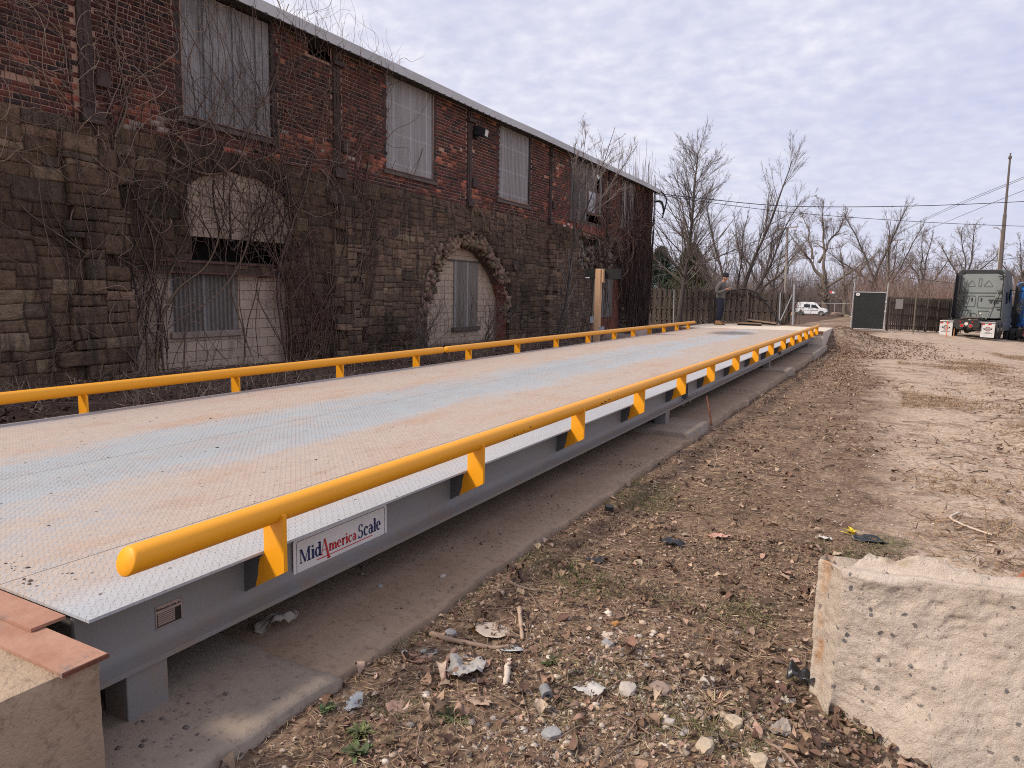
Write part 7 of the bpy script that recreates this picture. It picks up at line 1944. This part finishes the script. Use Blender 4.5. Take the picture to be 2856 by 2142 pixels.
sheet('paper_scrap', 'bluish white plastic scrap standing up at the lower left of the litter', (-1.545, 1.775), (.045, .028), 1.9, mat('pale_plastic', (.36, .375, .375), None, rough=.4), 4, .02, 'scrap')
sheet('plastic_bag', 'dirty white plastic bag in the shade under the weighbridge', (-2.16, 2.01, .0), (.085, .06), .9, mat('dirty_bag', (.36, .31, .25), (.27, .23, .185), 10, .7), 5, .045, 'bag', 20)
sheet('big_leaf', 'big pinkish brown leaf lying flat at the bottom of the litter', (-1.40, 1.84), (.048, .042), .4, pink_leaf_m, 6, .012, 'leaf', ragged=.2)
sheet('big_leaf', 'reddish brown leaf beside the slab left of the paper disc', (-1.55, 2.15), (.052, .035), .1, mat('rust_leaf', (.33, .18, .12), (.27, .145, .10), 12, .8), 7, .015, 'leaf', ragged=.2)
sheet('big_leaf', 'greyish tan leaf above the rosette weed', (-1.18, 2.02), (.055, .03), -.2, tan_leaf_m, 8, .018, 'leaf', ragged=.2)
sheet('plastic_scrap', 'crumpled black plastic scrap on the dirt in mid distance', (-1.03, 3.94), (.075, .05), .3, plas_m, 9, .03, 'scrap')
sheet('plastic_scrap', 'torn black plastic next to a dark leaf between slab and track', (-1.30, 3.43), (.06, .03), .8, plas_m, 10, .02, 'scrap')
sheet('plastic_scrap', 'black plastic lump on the gravel behind the concrete block', (-.02, 4.64), (.10, .05), .1, plas_m, 11, .025, 'scrap')
sheet('black_cloth', 'black cloth rag bunched against the left side of the concrete block', (-.20, 2.74), (.055, .05), .5, plas_m, 12, .05, 'rag')
sheet('plastic_scrap', 'red and white plastic fragment on the brown strip', (-.82, 4.26), (.075, .035), -.2, mat('red_fragment', (.42, .16, .10), (.50, .40, .36), 9, .5), 13, .02, 'scrap')
sheet('paper_scrap', 'small white scrap on the gravel behind the block', (-.26, 4.52), (.05, .025), -.3, papw_m, 14, .02, 'scrap')
sheet('slate_chip', 'flat pale grey shard right of the paper disc', (-1.27, 2.42), (.055, .035), .2, mat('grey_shard', (.36, .37, .36), (.44, .45, .43), 9, .8), 15, .006, 'shard', 8)
sheet('slate_chip', 'flat grey green shard left of the crumpled bag', (-1.545, 2.235), (.035, .03), .6, mat('green_shard', (.33, .35, .33), (.40, .41, .38), 9, .8), 16, .005, 'shard', 8)
sheet('slate_chip', 'pale triangular shard near the slab corner', (-.95, 2.69), (.04, .03), .9, card_m, 17, .008, 'shard', 7)
sheet('curled_bark', 'curled grey bark piece beside the block corner', (-.225, 2.41), (.045, .03), 1.2, mat('grey_bark', (.27, .225, .19), (.34, .29, .25), 9, .85), 18, .03, 'bark', 12, .5)
stk_m = mat('stick_bark', (.24, .16, .115), (.33, .235, .175), 12, .9, .4, 40); pale_stk = mat('pale_stick', (.52, .42, .33), (.60, .50, .41), 12, .85)
stick('fallen_stick', 'curved brown branch lying just under the paper disc', [(-1.62, 2.35), (-1.52, 2.34), (-1.42, 2.35), (-1.33, 2.38), (-1.28, 2.42)], .011, stk_m)
stick('fallen_stick', 'straight split stick pointing down from the dirt beyond the disc', [(-1.39, 2.72), (-1.32, 2.60), (-1.255, 2.49)], .010, mat('split_wood', (.36, .25, .17), (.44, .32, .23), 9, .85))
stick('fallen_stick', 'thin dark stick lying on the slab in front of the litter', [(-2.02, 2.50, .006), (-1.93, 2.46, .006), (-1.80, 2.43, .008)], .006, stk_m)
stick('fallen_stick', 'crooked reddish stick left of the crumpled bag', [(-1.45, 2.28), (-1.44, 2.21), (-1.41, 2.14), (-1.36, 2.07), (-1.32, 2.06)], .009, mat('red_stick', (.36, .21, .145), (.29, .16, .11), 9, .85))
stick('bone_stick', 'pale bone-like stick right of the crumpled bag', [(-1.22, 2.32), (-1.205, 2.27), (-1.175, 2.21), (-1.155, 2.16)], .014, pale_stk)
stick('fallen_stick', 'two-toned thin branch lying in leaves at the foot of the block', [(-.34, 2.36), (-.27, 2.31), (-.20, 2.27), (-.15, 2.22)], .006, stk_m)
stick('fallen_stick', 'dark twig lying along the brown strip beyond the slab corner', [(-1.58, 2.96), (-1.50, 2.92), (-1.40, 2.93)], .008, stk_m)
stick('bent_wire', 'pale bent wire on the far side of the track behind the block', [(.50, 5.55, .02), (.44, 5.40, .02), (.52, 5.24, .015), (.64, 5.10, .015)], .008, pale_stk, 'wire')
tag(MB().tube([(-1.69, 7.93, -.03), (-1.735, 7.98, .12), (-1.785, 8.04, .275)], .011, 8).build('steel_rod', rustd_m), 'rusty steel rod with a knob leaning out of the ground by the thick pad', 'rod')
bpy.data.objects['steel_rod'].data.update()
tag(MB().cyl((-1.575, 4.36, gz(-1.575, 4.36)), (-1.57, 4.36, gz(-1.575, 4.36)+.045), .030, n=14).build('bottle_cap', plas_m, bevel=.004), 'small black cap standing on the dirt at the slab edge', 'cap')
pp = thing('pipe_piece', 'short grey concrete pipe end with a hole in the gravel', 'pipe', (-1.0, 2.18, gz(-1.0, 2.18)))
mb = MB(); o_ = [(.030*math.cos(a), .030*math.sin(a)) for a in np.linspace(0, 2*PI, 16, endpoint=False)]; i_ = [(.012*math.cos(a), .012*math.sin(a)) for a in np.linspace(0, 2*PI, 16, endpoint=False)]
vs, fs = ringpoly(o_, i_); mb.add([(u, -.03, .028+v) for u, v in vs], [f[::-1] for f in fs]); mb.add([(u, -.03, .028+v) for u, v in o_] + [(u*.9, .05, .028+v*.9) for u, v in o_], [(i, (i+1) % 16, 16+(i+1) % 16, 16+i) for i in range(16)]); mb.add([(u, -.03, .028+v) for u, v in i_] + [(u, .03, .028+v) for u, v in i_], [(i, 16+i, 16+(i+1) % 16, (i+1) % 16) for i in range(16)])
mb.build('pipe_body', mat('pipe_cement', (.19, .19, .19), (.28, .275, .27), 30, .9, .8, 60), pp, world=False, autosmooth=40); pp.rotation_euler = (.12, .1, .75); pp.scale = (.72, .6, .72)
SB_ = dict(w=mat('white_rock', (.42, .36, .30), (.50, .445, .38), 9, .9, .5, 50), y=mat('ochre_rock', (.44, .34, .235), (.52, .43, .32), 9, .9, .5, 50), g=mat('grey_rock', (.26, .25, .245), (.36, .35, .34), 9, .9, .5, 50), o=mat('orange_rock', (.42, .20, .06), (.34, .15, .05), 9, .9, .5, 50), b=mat('brown_rock', (.24, .175, .14), (.33, .25, .20), 9, .9, .5, 50))
for i, (x, y, s, k, lab) in enumerate(((-.966, 2.82, .030, 'o', 'orange brown stone on the strip left of the block'), (-1.552, 2.40, .045, 'g', 'pale grey squarish stone left of the paper disc'), (-.885, 1.985, .050, 'g', 'dark grey angular stone at the bottom of the gravel'), (-.64, 2.39, .060, 'b', 'largest brown grey stone in the gravel patch'), (-.745, 2.34, .055, 'w', 'pale layered flat stone left of the largest brown stone'), (-.37, 2.345, .050, 'y', 'cream and ochre stone near the block corner'), (-.43, 2.175, .055, 'y', 'pale ochre rounded stone below the cream one'), (-.262, 2.185, .050, 'y', 'ochre stone with a white face at the very bottom'), (-.226, 2.60, .042, 'w', 'white stone against the foot of the block'), (-.93, 2.62, .040, 'g', 'grey white broken stone beyond the triangular shard'), (-1.47, 2.47, .030, 'o', 'half grey half orange stone touching the paper disc'), (-1.62, 2.17, .028, 'w', 'small white stone on the edge of the slab dirt'), (-1.70, 2.27, .05, 'g', 'blue grey stone chip at the slab pad corner'), (-.50, 2.55, .045, 'w', 'white flat stone in the gravel left of the cream stone'), (-.56, 2.22, .04, 'w', 'rounded white stone at the bottom right gravel'), (-2.05, 2.55, .022, 'g', 'small grey stone alone on the shaded slab'), (-1.86, 2.80, .025, 'w', 'pale stone chip alone on the slab further along'))):
    z = gz(x, y) if x > -1.74 else 0.0
    s = s*.68; boulder('stone', lab, (x, y, z + s*.22), (s, s*.78, s*.5), SB_[k], 400+i, 'stone', 'single stones on the ground', sub=2)
# weeds
weed_m = mat_attr('weed_leaf', .7, .25, 40, 0)
def weed(label, c, n_, L, w, seed, base, el=.35, cat='weed'):
    r = np.random.default_rng(seed); z = gz(*c); t = thing('weed_plant', label, cat, (c[0], c[1], z))
    an = r.uniform(0, 2*PI, n_); e = np.abs(r.normal(el, .25, n_)); ln = L*r.uniform(.55, 1.15, n_); K = 6; s = np.linspace(0, 1, K)
    bx = r.normal(0, L*.12, n_); by = r.normal(0, L*.12, n_)
    rr = ln[:, None]*s[None]*np.cos(e)[:, None]; zz = ln[:, None]*(s[None]*np.sin(e)[:, None] - .45*s[None]**2*np.sin(e)[:, None]) + .004
    prof = np.array([.25, .75, 1, .95, .6, .05])*w
    dx, dy = np.cos(an)[:, None], np.sin(an)[:, None]; wj = r.uniform(.7, 1.2, (n_, 1))
    A = np.stack([bx[:, None]+rr*dx - prof*dy*wj, by[:, None]+rr*dy + prof*dx*wj, zz + .25*prof], -1); M_ = np.stack([bx[:, None]+rr*dx, by[:, None]+rr*dy, zz], -1); Bb = np.stack([bx[:, None]+rr*dx + prof*dy*wj, by[:, None]+rr*dy - prof*dx*wj, zz + .25*prof], -1)
    V = np.stack([A, M_, Bb], 2).reshape(-1, 3); i = np.arange(K-1)*3; f = np.concatenate([np.stack([i, i+1, i+4, i+3], -1), np.stack([i+1, i+2, i+5, i+4], -1)]); F = (np.arange(n_)[:, None, None]*K*3 + f[None]).reshape(-1, 4)
    mesh_np('rosette', V, F, weed_m, t, np.repeat(jitcol(base, n_, .35, .12, r), K*3, axis=0), world=False)
weed('green rosette weed with narrow leaves in the middle foreground', (-1.21, 1.90), 34, .070, .005, 501, (.085, .095, .038))
weed('bushy light green weed at the bottom left of the dirt', (-1.42, 1.66), 60, .055, .006, 502, (.115, .125, .048), .6)
weed('broad leaved green weed beside the bushy light green one', (-1.36, 1.58), 26, .055, .008, 503, (.085, .105, .042), .5)
weed('small green weed right of the bone-like stick', (-1.07, 2.39), 30, .05, .004, 504, (.085, .10, .035), .6)
weed('dark reddish green rosette above the bushy weed', (-1.30, 1.68), 22, .05, .007, 505, (.13, .085, .05), .4)
weed('bright yellow sprouting plant on the gravel behind the block', (-.115, 4.70), 16, .075, .008, 506, (.62, .46, .04), .9)
weed('low clover-like green patch in front of the slab corner', (-1.60, 1.70), 50, .035, .009, 507, (.10, .13, .055), .6)
weed('small tuft of pale straw at the foot of the concrete block', (-.45, 2.40), 60, .09, .0018, 508, (.40, .28, .17), .6, 'grass tuft')
